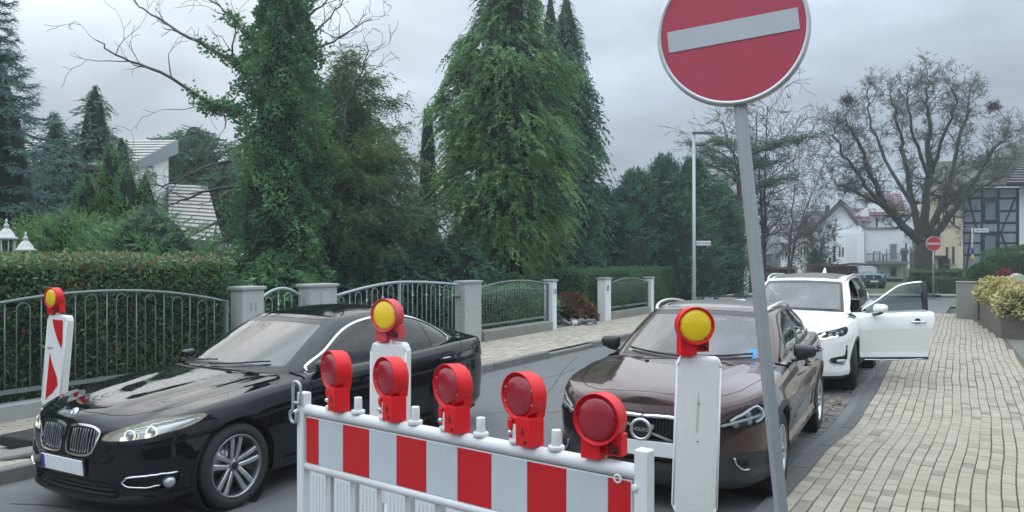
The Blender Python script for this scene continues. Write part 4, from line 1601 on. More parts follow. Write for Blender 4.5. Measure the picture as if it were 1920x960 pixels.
# ------------------------------------------------------------------ white SUV, driver's door open
def build_suv():
    sp = dict(
        plan=[(0, 0), (0.012, .24), (0.05, .46), (0.13, .66), (.27, .80), (.50, .875), (.9, .905), (1.5, .908), (2.6, .91), (3.6, .91), (4.1, .89), (4.4, .82), (4.57, .66), (4.63, .4), (4.64, .2), (4.64, 0)],
        zb=[(0, .235), (.4, .24), (.9, .26), (1.5, .27), (3.3, .27), (4.64, .34)],
        zt=[(0, .915), (.1, .94), (.3, .98), (.6, 1.015), (1.0, 1.05), (1.5, 1.085), (2.2, 1.105), (3.2, 1.135), (4.0, 1.165), (4.4, 1.15), (4.64, 1.06)],
        zc=[(0, .925), (.06, .985), (.16, 1.03), (.35, 1.07), (.7, 1.12), (1.05, 1.15), (1.3, 1.16), (4.4, 1.17), (4.64, 1.07)],
        side=[(0, .07), (.05, .035), (.14, .02), (.30, .030), (.45, .020), (.6, .008), (.72, 0), (.80, .004), (.88, .018), (.94, .034), (.98, .05), (1.0, .07)],
        front=[(.22, .06), (.28, .02), (.36, 0), (.5, 0), (.65, .006), (.78, .02), (.88, .045), (.96, .085), (1.05, .14)],
        rear=[(.3, .05), (.45, 0), (.7, 0), (.9, .03), (1.1, .06), (1.2, .08)],
        flare=[(.945, .36, .40, .018), (3.65, .36, .40, .018)],
        ridge=lambda x, w: bump_line(x, w, [(.1, .42), (1.2, .64)], .04, .014, .15, 1.2),
        crown=2.2, cab_z=1.03, xmid=3.0, belly=.27, track=.90,
        B=[(1.02, 0, 1.135), (1.05, .3, 1.13), (1.13, .55, 1.115), (1.27, .71, 1.10), (1.46, .77, 1.095), (2.1, .785, 1.105), (2.8, .785, 1.13), (3.5, .775, 1.15), (4.05, .75, 1.165), (4.3, .68, 1.17), (4.44, .5, 1.17), (4.50, .25, 1.17), (4.51, 0, 1.17)],
        T=[(1.86, 0, 1.60), (1.88, .28, 1.595), (1.92, .49, 1.585), (2.0, .60, 1.578), (2.14, .625, 1.59), (2.5, .64, 1.617), (2.9, .645, 1.622), (3.4, .64, 1.612), (3.85, .622, 1.587), (4.05, .59, 1.567), (4.17, .48, 1.56), (4.22, .25, 1.567), (4.23, 0, 1.572)],
        zr=[(1.86, 1.60), (2.2, 1.652), (2.7, 1.682), (3.3, 1.672), (4.23, 1.572)], bulge=.03)
    pm = paint('white pearl paint', (0.83, 0.83, 0.80), rough=0.35, metal=0.0)
    car = Car('parked_suv', 'white SUV with its driver door wide open over the pavement and one lamp lit', SUV_LOC, SUV_TH, sp)
    rt = car.root
    dlo = [(1.47, 1.118), (1.74, 1.31), (1.97, 1.455), (2.15, 1.537), (2.5, 1.582), (3.0, 1.588), (3.5, 1.575), (3.85, 1.535), (4.05, 1.44), (4.12, 1.33), (4.05, 1.25), (3.8, 1.205), (3.2, 1.17), (2.2, 1.132)]
    ws = [(0, 1.15), (.34, 1.14), (.56, 1.128), (.692, 1.118), (.665, 1.25), (.62, 1.42), (.585, 1.545), (.55, 1.567), (.28, 1.58), (0, 1.586)]
    rs = [(0, 1.22), (.3, 1.22), (.54, 1.215), (.53, 1.4), (.50, 1.52), (.25, 1.545), (0, 1.55)]
    arches = [(.945, .36, .40), (3.65, .36, .40)]
    # the driver's door with its frame is cut from the left half only
    gl = common(car, arches, dlo, ws, rs, None, None, sp, pm, arch_trim=.035, dlow=.018, frit=.04)
    ps = split_x(gl['side_glass'], [lambda V: 2.42 + (V[:, 2] - 1.1) * .06, lambda V: 2.56 + (V[:, 2] - 1.1) * .06, lambda V: 3.45 - (V[:, 2] - 1.1) * .10, lambda V: 3.53 - (V[:, 2] - 1.1) * .10])
    tr_f, tr_r = gl['dlo_trim'].cut(gl['dlo_trim'].V[:, 0] - 2.46)
    for sg in (-1, 1):
        car.emit('window_trim', tr_r, CM['chrome'], sg)
        for k in (1, 3):
            car.emit('window_pillar', ps[k].off(-.001), CM['trim'], sg)
        car.emit('rear_side_window', ps[2].off(-.003), CM['tint'], sg)
        car.emit('rear_quarter_window', ps[4].off(-.003), CM['tint'], sg)
    car.emit('window_trim', tr_f, CM['chrome'], 1)
    car.emit('front_side_window', ps[0].off(-.003), CM['pane'], 1)
    fd = rnd([(1.40, 1.25), (1.335, .95), (1.33, .6), (1.38, .425), (1.44, .385), (2.36, .385), (2.44, .44), (2.47, .7), (2.48, 1.25)], 3)
    rd = rnd([(2.493, 1.25), (2.482, .7), (2.452, .44), (2.48, .385), (3.06, .385), (3.16, .43), (3.28, .60), (3.44, .76), (3.52, .95), (3.54, 1.25)], 3)
    gs = []
    d = car.take('S', lambda V, N: np.maximum(sd_poly(SIDE(V), fd), .45 - V[:, 1]))
    g, d = d.cut(-(sd_poly(SIDE(d.V), fd) + .006))
    gs_r = g.off(-.008)
    # open door: hinge at the front edge
    hx, hw = 1.355, .885
    xf = Matrix.Translation((hx, -hw, 0)) @ Matrix.Rotation(-SUV_DOOR, 4, 'Z') @ Matrix.Translation((-hx, hw, 0))
    panel = sjoin(d, d.walls(-.12, (0, 1, 0)))
    do = car.emit('front_door', panel, pm, -1, label="open driver's door", xf=xf)
    lin = d.off(-.12, (0, 1, 0))
    car.emit('door_lining', Surf(lin.V, -lin.N, lin.F[:, ::-1]), CM['seat'], -1, do, xf=xf)
    car.emit('door_window', ps[0].off(-.003), CM['pane'], -1, do, xf=xf)
    fr_w = tr_f.cut(sd_poly(SIDE(tr_f.V), rnd(dlo, 4)) - .010)[0]
    car.emit('door_frame', sjoin(fr_w, fr_w.walls(-.012)), CM['chrome'], -1, do, xf=xf)
    car.emit('door_pillar', sjoin(ps[1].cut(ps[1].V[:, 0] - 2.49 - (ps[1].V[:, 2] - 1.1) * .06)[0].off(.002), ps[1].cut(ps[1].V[:, 0] - 2.49 - (ps[1].V[:, 2] - 1.1) * .06)[0].walls(-.05)), CM['trim'], -1, do, xf=xf)
    lowtr, _ = d.cut(d.V[:, 2] - .435)
    car.emit('door_moulding', sjoin(lowtr.off(.010), lowtr.walls(.010)), CM['grain'], -1, do, xf=xf)
    hdl = handle(car, 2.28, .975, -1, CM['chrome'], .22, parent=do)
    mir = door_mirror(car, 1.62, .86, 1.19, -1, pm, 1.25, parent=do, wide=1.25)
    for o in (hdl, mir):
        o.matrix_basis = xf @ o.matrix_basis
    strip_o = strip(car, car.S0, SIDE, [(1.42, .405), (1.9, .398), (2.40, .405)], .008, .014, CM['chrome'], 'door_strip', -1, do, lambda V, N: V[:, 1] > .4)
    strip_o.matrix_basis = xf
    # other side: door shut
    dr = car.emit('front_door', d, pm, 1)
    car.emit('shut_lines', gs_r, CM['gap'], 1)
    handle(car, 2.30, .93, 1, CM['chrome'], .22, parent=dr)
    door_mirror(car, 1.62, .86, 1.19, 1, pm, 1.2, wide=1.25)
    # door opening: dark frame
    car.emit('door_opening', sjoin(g.walls(-.10, (0, 1, 0)), d.off(-.5, (0, 1, 0))), CM['dash'], -1)
    nm = 'rear_door'
    d2 = car.take('S', lambda V, N: np.maximum(sd_poly(SIDE(V), rd), .45 - V[:, 1]))
    g, d2 = d2.cut(-(sd_poly(SIDE(d2.V), rd) + .006))
    gs.append(g.off(-.008))
    for sg in (-1, 1):
        o = car.emit('rear_door', d2, pm, sg)
        handle(car, 3.30, .95, sg, CM['chrome'], .2, parent=o)
    sill = car.take('S', lambda V, N: np.maximum(V[:, 2] - .38, np.maximum(1.3 - V[:, 0], .45 - V[:, 1])))
    for sg in (-1, 1):
        car.emit('sill_trim', sjoin(sill.off(.006), sill.walls(.006)), CM['grain'], sg)
    nose = lambda V, N: V[:, 0] - .5
    hl = [(.50, .80), (.55, .865), (.72, .905), (1.0, .945), (1.22, .968), (1.32, .955), (1.30, .905), (1.20, .862), (1.02, .838), (.84, .815), (.66, .79)]
    for sg, o, s in lamp_unit(car, CORNER, hl, .05, lambda V, N: V[:, 0] - 1.2, inner=CM['lampdk']):
        strip(car, s, CORNER, [(.74, .885), (.62, .845), (.66, .815), (.84, .832), (1.0, .852)], .012, -.012, CM['drl'], 'running_light', sg, o, n=4)
        strip(car, s, CORNER, [(.80, .90), (1.0, .925), (1.25, .945)], .006, -.014, CM['satin'], 'lamp_strip', sg, o, n=4)
        for a, z in ((.84, .868), (1.0, .885), (1.13, .905)):
            p, n = surf_at(s, CORNER, (a, z))
            p = p - n * .03
            mb = MB()
            mb.lathe([(.034 * math.cos(t), .02 * math.sin(t)) for t in [i * math.pi / 16 for i in range(9)]][::-1], 18, Matrix.Translation((p[0], p[1] * sg, p[2])) @ Vector((-0.9, sg * 0.4, 0.0)).to_track_quat('Z', 'Y').to_matrix().to_4x4())
            mb.build('projector', CM['bulb'], o)
    # grille: dark with a chrome V
    gp = rnd([(-.50, .86), (0, .885), (.50, .86), (.44, .74), (.33, .60), (0, .585), (-.33, .60), (-.44, .74)], 2)
    gr = car.take('S', lambda V, N: np.maximum(sd_poly(FRONT(V), gp), nose(V, N)))
    gro = car.emit('grille', sjoin(gr.off(-.04), gr.walls(-.04)), CM['trim'])
    for sg in (-1, 1):
        strip(car, gr, FRONT, [(.40, .86), (.30, .70), (.20, .63), (.02, .62)], .022, .012, CM['chrome'], 'grille_frame', sg, gro, n=4)
    mb = MB()
    mb.lathe([(.07, 0), (.075, .012), (.088, .012), (.092, 0)], 30, T((.0, 0, .75), (0, R(-85), 0)))
    mb.build('emblem', CM['chrome'], gro)
    lw = car.take('S', lambda V, N: np.maximum(sd_poly(FRONT(V), rnd([(-.5, .34), (0, .335), (.5, .34), (.46, .47), (0, .48), (-.46, .47)], 2)), nose(V, N)))
    car.emit('lower_intake', sjoin(lw.off(-.04), lw.walls(-.04)), CM['dark'])
    lipb = car.take('S', lambda V, N: np.maximum(V[:, 2] - .285, V[:, 0] - .7))
    car.emit('bumper_apron', lipb.off(.004), CM['grain'])
    fg = rnd([(.76, .53), (.83, .455), (1.06, .435), (1.24, .465), (1.28, .69), (1.20, .70), (1.18, .575), (1.0, .56)], 2)
    fo = car.take('S', lambda V, N: np.maximum(sd_poly(CORNER(V), fg), V[:, 0] - .8))
    for sg in (-1, 1):
        o = car.emit('fog_surround', sjoin(fo.off(-.02), fo.walls(-.02)), CM['trim'], sg)
        strip(car, car.S0, CORNER, [(.77, .525), (.84, .462), (1.06, .443), (1.23, .47), (1.27, .68)], .006, .004, CM['chrome'], 'fog_trim', sg, o, lambda V, N: V[:, 0] < .9, n=3)
        p, n = surf_at(car.S0, CORNER, (1.05, .492), lambda V, N: V[:, 0] < .9)
        rbox('fog_lamp', (p[0] + .005, p[1] * sg, p[2]), (.04, .15, .045), CM['bulb'], o, .012, 2, (0, 0, sg * R(-42)))
    number_plate(car, -.02, .52, 0)
    hood = [(.095, 0), (.11, .25), (.16, .46), (.26, .62), (.42, .72), (.8, .77), (1.2, .785), (1.27, .72), (1.12, .52), (1.03, .25), (1.0, 0)]
    hp = np.array(hood + [(a, -b) for a, b in hood[::-1][1:-1]])
    hd = car.take('S', lambda V, N: np.maximum(sd_poly(TOP(V), hp), .25 - N[:, 2]))
    g, hd = hd.cut(-(sd_poly(TOP(hd.V), hp) + .007))
    gs.append(g.off(-.008))
    car.emit('bonnet', hd, pm)
    car.emit('shut_lines', sjoin(*gs), CM['gap'])
    cow = car.take('S', lambda V, N: np.maximum(np.maximum(.99 - V[:, 0], V[:, 0] - 1.32), .55 - N[:, 2]))
    car.emit('cowl', cow.off(-.012), CM['trim'])
    car.emit('body', car.S, pm)
    sr = rnd([(2.02, -.46), (1.98, 0), (2.02, .46), (2.2, .50), (3.4, .50), (3.5, .44), (3.5, -.44), (3.4, -.50), (2.2, -.50)], 3)
    sun_r = car.take('H', lambda V, N: np.maximum(sd_poly(TOP(V), sr), .4 - N[:, 2]))
    car.emit('glass_roof', sun_r.off(.002), CM['trim'])
    car.emit('roof', car.H, pm)
    roof_rail(car, [(2.02, .595, .0), (2.14, .612, .035), (2.4, .635, .055), (2.9, .645, .058), (3.4, .64, .052), (3.75, .625, .032), (3.88, .612, .0)], CM['satin'], .018)
    mb = MB()
    mb.add([(3.85, -.035, 1.62), (3.85, .035, 1.62), (4.10, .04, 1.59), (4.10, -.04, 1.59), (4.04, -.008, 1.76), (4.04, .008, 1.76), (4.10, .008, 1.75), (4.10, -.008, 1.75)],
           [(0, 1, 5, 4), (1, 2, 6, 5), (2, 3, 7, 6), (3, 0, 4, 7), (4, 5, 6, 7), (3, 2, 1, 0)])
    mb.build('roof_fin', pm, rt)
    rbox('rear_view_mirror', (1.80, 0, 1.50), (.05, .24, .08), CM['trim'], rt, .02)
    mb = MB()
    pts = []
    for t in np.linspace(0, 1, 9):
        y = .62 - 1.2 * t
        p, n = surf_at(car.H0, FRONT, (abs(y), 1.148), lambda V, N: V[:, 0] < 2.0)
        pts.append((p[0] - .02, y, p[2] + .014))
    mb.tube(pts, .009, 6)
    mb.build('wiper', CM['trim'], rt)
    st = dict(n=5, offs=[(-.022, -.050), (.022, .050)], w=(.028, .034), turn=.3)
    for x in (.945, 3.65):
        for sg in (-1, 1):
            wheel_parts(car, x, sg, .355, .235, .225, .90, st, CM['rim_pol'], CM['rim_pol'], steer=R(8) if x < 2 else 0)
    interior(car, 2.15, 1.42, .62, 1.5, .70, 1.12)
    return car


SUV_LOC, SUV_TH, SUV_DOOR = (3.85, 11.41, 0), R(30), R(58)
suv = build_suv()


# ------------------------------------------------------------------ old teal hatchback far off
def build_old_hatch():
    sp = dict(
        plan=[(0, 0), (0.01, .25), (0.03, .5), (0.07, .68), (.16, .78), (.35, .815), (.8, .83), (1.5, .832), (3.0, .832), (3.5, .82), (3.8, .76), (3.93, .6), (3.97, .3), (3.98, 0)],
        zb=[(0, .22), (.8, .22), (3.98, .28)],
        zt=[(0, .80), (.06, .83), (.2, .85), (.8, .88), (1.3, .90), (2.5, .92), (3.7, .93), (3.98, .88)],
        zc=[(0, .81), (.05, .86), (.2, .89), (.8, .93), (1.2, .95), (3.7, .95), (3.98, .89)],
        side=[(0, .06), (.1, .02), (.4, .01), (.7, 0), (.85, .01), (.95, .03), (1, .05)],
        front=[(.2, .03), (.3, 0), (.45, 0), (.55, .03), (.8, .05), (.9, .08)], rear=[(.3, .03), (.5, 0), (.9, .04)],
        flare=[(.78, .29, .33, .012), (3.25, .29, .33, .012)], crown=2.2, cab_z=.86, xmid=2.4, belly=.24, track=.81,
        B=[(1.12, 0, .93), (1.14, .3, .925), (1.20, .55, .915), (1.30, .68, .905), (1.45, .72, .90), (2.0, .73, .91), (2.6, .73, .92), (3.2, .72, .93), (3.55, .70, .93), (3.70, .62, .93), (3.78, .4, .93), (3.80, .2, .93), (3.80, 0, .93)],
        T=[(1.62, 0, 1.34), (1.63, .28, 1.335), (1.66, .46, 1.33), (1.72, .545, 1.325), (1.84, .56, 1.33), (2.2, .57, 1.35), (2.6, .57, 1.35), (2.9, .565, 1.34), (3.15, .555, 1.32), (3.27, .51, 1.31), (3.33, .36, 1.31), (3.35, .18, 1.31), (3.35, 0, 1.315)],
        zr=[(1.62, 1.34), (2.0, 1.39), (2.6, 1.40), (3.35, 1.315)], bulge=.02)
    pm = paint('faded teal paint', (0.02, 0.14, 0.145), rough=0.4, metal=0.0)
    car = Car('parked_hatchback', 'small old teal hatchback with round headlamps parked before the pale flats', OLD_LOC, OLD_TH, sp)
    rt = car.root
    dlo = [(1.42, .93), (1.62, 1.16), (1.80, 1.285), (2.2, 1.312), (2.9, 1.30), (3.1, 1.27), (3.25, 1.1), (3.28, .96), (2.4, .94)]
    ws = [(0, .955), (.35, .95), (.58, .94), (.665, .935), (.60, 1.15), (.545, 1.29), (.46, 1.312), (0, 1.325)]
    rs = [(0, .99), (.55, .985), (.50, 1.15), (.44, 1.26), (0, 1.285)]
    gl = common(car, [(.78, .29, .33), (3.25, .29, .33)], dlo, ws, rs, None, None, sp, pm, frit=.02)
    ps = split_x(gl['side_glass'], [lambda V: 2.40 + 0 * V[:, 0], lambda V: 2.48 + 0 * V[:, 0]])
    for sg in (-1, 1):
        car.emit('window_trim', gl['dlo_trim'], CM['trim'], sg)
        car.emit('front_side_window', ps[0].off(-.003), CM['pane'], sg)
        car.emit('window_pillar', ps[1].off(-.001), pm, sg)
        car.emit('rear_side_window', ps[2].off(-.003), CM['pane'], sg)
        door_mirror(car, 1.55, .74, .99, sg, CM['trim'], .75)
    gp = [(-.64, .60), (.64, .60), (.66, .76), (-.66, .76)]
    gr = car.take('S', lambda V, N: np.maximum(sd_poly(FRONT(V), gp), V[:, 0] - .4))
    gro = car.emit('grille', sjoin(gr.off(-.02), gr.walls(-.02)), CM['grain'])
    mb = MB()
    mb.lathe([(0, .012), (.05, .012), (.055, 0)], 20, T((.02, 0, .68), (0, R(-90), 0)))
    mb.build('badge', CM['satin'], gro)
    for sg in (-1, 1):
        mb = MB()
        mb.lathe([(0, .03), (.06, .022), (.085, .0), (.092, 0), (.095, -.03)], 24, T((.045, sg * .54, .68), (0, R(-90), 0)))
        mb.build('headlight', CM['lampin'], rt)
    bp = car.take('S', lambda V, N: np.maximum(np.abs(V[:, 2] - .44) - .09, V[:, 0] - .6))
    car.emit('bumper', sjoin(bp.off(.035), bp.walls(.035)), CM['grain'])
    number_plate(car, -.05, .44)
    car.emit('body', car.S, pm)
    car.emit('roof', car.H, pm)
    st = dict(n=8, offs=[(0, 0)], w=(.05, .05))
    for x in (.78, 3.25):
        for sg in (-1, 1):
            wheel_parts(car, x, sg, .29, .18, .18, .81, st, CM['rim_grey'], CM['rim_grey'])
    interior(car, 2.0, 1.35, .40, 1.2, .66, .92)
    return car


OLD_LOC, OLD_TH = (21.4, 47.0, 0.07), R(12)
old = build_old_hatch()
old.root.scale = (.93, .93, .93)
# ================================================================== BARRIER, LAMPS, BEACONS, SIGNS
m_wplast = M('white plastic', (0.72, 0.73, 0.73), 0.42, var=[(5, 0.25, (0.60, 0.60, 0.57)), (60, 0.12, (0.5, 0.5, 0.47))], bump=(40, 0.06))
m_beacon = M('dull white plastic', (0.78, 0.78, 0.76), 0.45, var=[(4, 0.35, (0.64, 0.64, 0.60)), (34, 0.15, (0.52, 0.50, 0.45))], bump=(30, 0.08))
m_sheet_w = M('white reflective sheet', (0.56, 0.61, 0.65), 0.32, var=[(9, 0.3, (0.50, 0.55, 0.585)), (2.6, 0.35, (0.46, 0.48, 0.48)), (45, 0.18, (0.40, 0.41, 0.40))], bump=(260, 0.12))
m_sheet_r = M('red reflective sheet', (0.58, 0.004, 0.010), 0.3, var=[(9, 0.25, (0.50, 0.004, 0.008)), (2.6, 0.3, (0.44, 0.02, 0.022))], bump=(260, 0.12))
m_redp = M('red lamp plastic', (0.72, 0.005, 0.012), 0.42, spec=0.3, var=[(16, 0.3, (0.55, 0.010, 0.016)), (5, 0.35, (0.56, 0.03, 0.035))], bump=(60, 0.05))
m_redp_pale = M('faded red lamp plastic', (0.60, 0.05, 0.07), 0.5, var=(16, 0.4, (0.50, 0.04, 0.06)), bump=(60, 0.05))
m_dark = M('black rubber', (0.018, 0.018, 0.019), 0.75, var=(12, 0.6, (0.035, 0.034, 0.032)), bump=(70, 0.3))
m_galv = M('galvanised steel', (0.42, 0.45, 0.46), 0.5, metal=0.55, var=[(7, 0.5, (0.30, 0.33, 0.345)), (45, 0.3, (0.5, 0.53, 0.54))], bump=(90, 0.08))
m_screw = M('bright screw', (0.7, 0.7, 0.7), 0.3, metal=1.0)
m_print = M('dark print', (0.10, 0.01, 0.012), 0.6)
m_black = M('black print', (0.012, 0.012, 0.014), 0.6)


def lens_mat(name, c1, c2):
    m = M(name, c1, 0.22, coat=0.6, coat_rough=0.08)
    nt = m.node_tree
    b = nt.nodes['Principled BSDF']
    tc = nt.nodes.new('ShaderNodeTexCoord')
    w1 = nt.nodes.new('ShaderNodeTexChecker')
    w1.inputs['Scale'].default_value = 150
    nt.links.new(tc.outputs['Object'], w1.inputs['Vector'])
    bp = nt.nodes.new('ShaderNodeBump')
    bp.inputs['Strength'].default_value = 0.5
    bp.inputs['Distance'].default_value = 0.003
    nt.links.new(w1.outputs['Fac'], bp.inputs['Height'])
    nt.links.new(bp.outputs[0], b.inputs['Normal'])
    mx = nt.nodes.new('ShaderNodeMix')
    mx.data_type = 'RGBA'
    mx.inputs[6].default_value = (*c1, 1)
    mx.inputs[7].default_value = (*c2, 1)
    nt.links.new(w1.outputs['Fac'], mx.inputs[0])
    nt.links.new(mx.outputs[2], b.inputs['Base Color'])
    b.inputs['Subsurface Weight'].default_value = 0.0
    return m


m_lens_r = lens_mat('red lens', (0.24, 0.002, 0.014), (0.38, 0.006, 0.028))
m_lens_y = lens_mat('yellow lens', (0.86, 0.56, 0.006), (0.92, 0.64, 0.012))


def warning_lamp(label, cat, loc, rotz, body, lens, mirror, group, tilt=0.0):
    """lens looks along local -y; battery box and its catch below"""
    t = thing('warning_lamp', label, cat, loc, group=group, rot=(0, tilt, rotz))
    q = -1 if mirror else 1
    mb = MB()
    mb.box2((0.0 * q, -0.052, 0.0), (0.088 * q, 0.034, 0.122))
    mb.box2((0.004 * q, -0.0515, 0.121), (0.084 * q, 0.030, 0.127))
    o = bevel(mb.build('battery_box', body, t), 0.006)
    if not mirror:
        tx = MB()
        tx.tube([(0.044 * q, -0.0535, 0.088), (0.044 * q, -0.0535, 0.048)], 0.0022, 5)
        tx.tube([(0.026 * q, -0.0535, 0.057), (0.062 * q, -0.0535, 0.047)], 0.0022, 5)
        tx.tube([(0.028 * q, -0.0535, 0.070), (0.044 * q, -0.0535, 0.061), (0.058 * q, -0.0535, 0.066)], 0.002, 5)
        tx.build('printed_mark', m_print, o)
        sq = MB()
        sq.box((0.06 * q, -0.0525, 0.02), (0.014, 0.003, 0.016))
        sq.build('plug', m_black, o)
    mb = MB()
    mb.box2((-0.082 * q, -0.024, 0.018), (-0.001 * q, 0.032, 0.108))
    mb.box2((-0.076 * q, -0.034, 0.062), (-0.046 * q, -0.022, 0.10))
    o = bevel(mb.build('catch_block', body, t), 0.005)
    kb_ = MB()
    kb_.lathe([(0.0, 0.016), (0.009, 0.016), (0.011, 0.0)], 10, T((-0.06 * q, -0.024, 0.042), (R(90), 0, 0)))
    kb_.build('lock', m_screw if not mirror else m_black, o)
    if mirror:
        fr = MB()
        for a, b in (((-0.062, 0.028), (-0.024, 0.034)), ((-0.062, 0.062), (-0.024, 0.068)), ((-0.062, 0.034), (-0.056, 0.062)), ((-0.030, 0.034), (-0.024, 0.062))):
            fr.box2((a[0] * q, -0.028, a[1]), (b[0] * q, -0.0235, b[1]))
        fr.box2((-0.050 * q, -0.027, 0.042), (-0.036 * q, -0.0235, 0.054))
        fr.build('buckle', m_print, o)
    # the swept neck that carries the lamp head
    mb = MB()
    pts = [(-0.06, 0.105), (0.084, 0.118), (0.092, 0.16), (0.098, 0.20), (0.096, 0.235), (0.07, 0.29), (0.0, 0.25), (-0.062, 0.16)]
    if mirror:
        pts = [(-0.06, 0.10), (0.084, 0.118), (0.094, 0.15), (0.094, 0.19), (0.06, 0.25), (0.0, 0.22), (-0.062, 0.13)]
    mb.prism([(p[0] * q, p[1]) for p in (pts if q > 0 else pts[::-1])], -0.044, 0.004, T((0, 0, 0), (R(90), 0, 0)))
    bevel(mb.build('neck', body, t), 0.005)
    mb = MB()
    mb.smooth = True
    cx, cz, cy_ = (0.006 * q, 0.212, 0.0) if not mirror else (-0.008, 0.166, -0.022)
    X = T((cx, cy_, cz), (R(90), 0, 0))          # lathe axis z -> -y
    mb.lathe([(0.0, -0.046), (0.082, -0.046), (0.094, -0.040), (0.1005, -0.028), (0.1035, 0.044), (0.1035, 0.050), (0.0995, 0.050), (0.098, 0.040), (0.0905, 0.037)], 40, X)
    mb.build('housing', body, t)
    mb = MB()
    prof = [(0.0915, 0.034), (0.0885, 0.039)] + [(0.086 * math.cos(a), 0.040 + 0.017 * math.sin(a)) for a in [i * math.pi / 16 for i in range(9)]]
    mb.lathe(prof, 40, X)
    ln = mb.build('lens', lens, t)
    for a in ((20, 160, 200, 340) if not mirror else (8, 172, 232, 308)):
        sc = MB()
        p = Vector((cx + 0.0895 * math.cos(R(a)), cy_ - 0.040, cz + 0.0895 * math.sin(R(a))))
        sc.lathe([(0.0, 0.004), (0.0035, 0.003), (0.004, 0.0)], 8, T(p, (R(90), 0, 0)))
        sc.build('screw', m_screw if not mirror else m_black, ln)
    return t


# ---- barrier: board origin, direction
BO, BD = Vector((-1.12, 4.39, 0)), Vector((0.787, -0.617, 0)).normalized()
brot = math.atan2(BD.y, BD.x)
bar = thing('barrier_fence', 'white plastic road barrier with red and white striped board and slats', 'road barrier', BO, brot)
BLN = 2.03
mb = MB()
mb.box2((-0.005, -0.016, 0.84), (BLN + 0.005, 0.016, 1.098))
bevel(mb.build('board', m_wplast, bar), 0.004)
x = 0.0
k = 0
edges = [0.0, 0.105]
while edges[-1] + 0.202 < BLN - 0.02:
    edges.append(edges[-1] + 0.2025)
edges.append(BLN)
me_cache = {}
for i in range(len(edges) - 1):
    red = i % 2 == 0
    w = edges[i + 1] - edges[i]
    mb = MB()
    zt = 0.0022 if red else 0.0
    mb.box2((edges[i] + 0.0015, -0.0195 - zt * 0.5, 0.846), (edges[i + 1] - 0.0015, -0.0162, 1.092))
    o = mb.build('red_stripe' if red else 'white_stripe', m_sheet_r if red else m_sheet_w, bar)
    o['label'] = 'red reflective stripe' if red else 'white reflective stripe'
mb = MB()
mb.smooth = True
mb.tube([(-0.03, 0, 1.130), (BLN + 0.03, 0, 1.130)], 0.031, 16)
bevel(mb.build('top_rail', m_wplast, bar), 0.003)
mb = MB()
mb.tube([(-0.035, 0, 0.822), (BLN + 0.035, 0, 0.822)], 0.026, 14)
mb.build('middle_rail', m_wplast, bar)
mb = MB()
mb.box2((-0.03, -0.024, 0.10), (BLN + 0.03, 0.024, 0.17))
bevel(mb.build('bottom_rail', m_wplast, bar), 0.01)
sl = MB()
sl.box2((-0.066, -0.018, 0.165), (0.066, 0.018, 0.80))
for d in (-0.04, -0.013, 0.013, 0.04):
    sl.box2((d - 0.005, -0.0215, 0.17), (d + 0.005, -0.017, 0.79))
slm = sl.mesh('slat', m_wplast)
for i in range(10):
    o = link('slat', slm, bar, (0.115 + i * 0.2025 - 0.02, 0, 0))
    bevel(o, 0.006)
for xx, z1 in ((-0.045, 1.225), (BLN + 0.05, 1.225)):
    mb = MB()
    mb.box2((xx - 0.030, -0.030, 0.02), (xx + 0.030, 0.030, z1))
    if xx > 1:
        mb.lathe([(0.0, 0.008), (0.014, 0.008), (0.016, 0.0)], 14, T((xx - 0.025, -0.030, 1.075), (R(90), 0, 0)))
        mb.lathe([(0.011, 0.002), (0.018, 0.006), (0.02, 0.0)], 14, T((xx - 0.10, -0.034, 1.10), (R(90), 0, 0)))
    bevel(mb.build('end_post', m_wplast, bar), 0.010, 3)
    fo = MB()
    fo.box2((xx - 0.2, -0.40, 0.0), (xx + 0.2, 0.40, 0.09))
    bevel(fo.build('foot_plate', m_dark, bar), 0.02)
pg = MB()
pg.tube([(0, 0, 1.16), (0, 0, 1.178)], 0.036, 14)
pg.tube([(0, 0, 1.17), (0, 0, 1.245)], [0.0215, 0.0205], 14)
pgm = pg.mesh('peg', m_wplast)
pegs = [0.195 + 0.2095 * i for i in range(9)]
for i, xx in enumerate(pegs):
    if i == 8:
        pass
    o = link('peg', pgm, bar, (xx, 0, 0))
    bevel(o, 0.003, 2, 50)
mb = MB()                                    # grey coupling clip on the left post
cl = [(-0.02, 0.0), (0.02, 0.0), (0.028, 0.03), (0.028, 0.125), (0.0, 0.155), (-0.028, 0.125), (-0.028, -0.04), (-0.05, -0.08), (-0.045, -0.13), (-0.025, -0.15), (-0.005, -0.13), (-0.005, -0.06)]
mb.tube([(-0.052 + p[0] * 1.15, -0.045, 1.17 + p[1] * 0.75) for p in smooth_poly(cl, n=4)], 0.0085, 8)
mb.build('coupling_clip', m_galv, bar)

lam_labels = ['red warning lamp nearest the grey clip at the left end of the striped barrier',
              'red warning lamp second from the left on the barrier, before the white beacon',
              'red warning lamp in the middle of the row on the barrier, before the black car',
              'red warning lamp second from the right end of the barrier, in front of open road',
              'red warning lamp at the right end of the barrier before the brown car']
for i, xx in enumerate((pegs[0], pegs[2], pegs[4], pegs[6], pegs[8] - 0.015)):
    p = BO + BD * (xx + (0.05 if i == 4 else 0.04))
    warning_lamp(lam_labels[i], 'warning lamp', (p.x, p.y, 1.163), brot + (R(-15), R(-12), R(-12), R(-10), R(3))[i], m_redp, m_lens_r, i == 4,
                 'red warning lamps on the barrier')


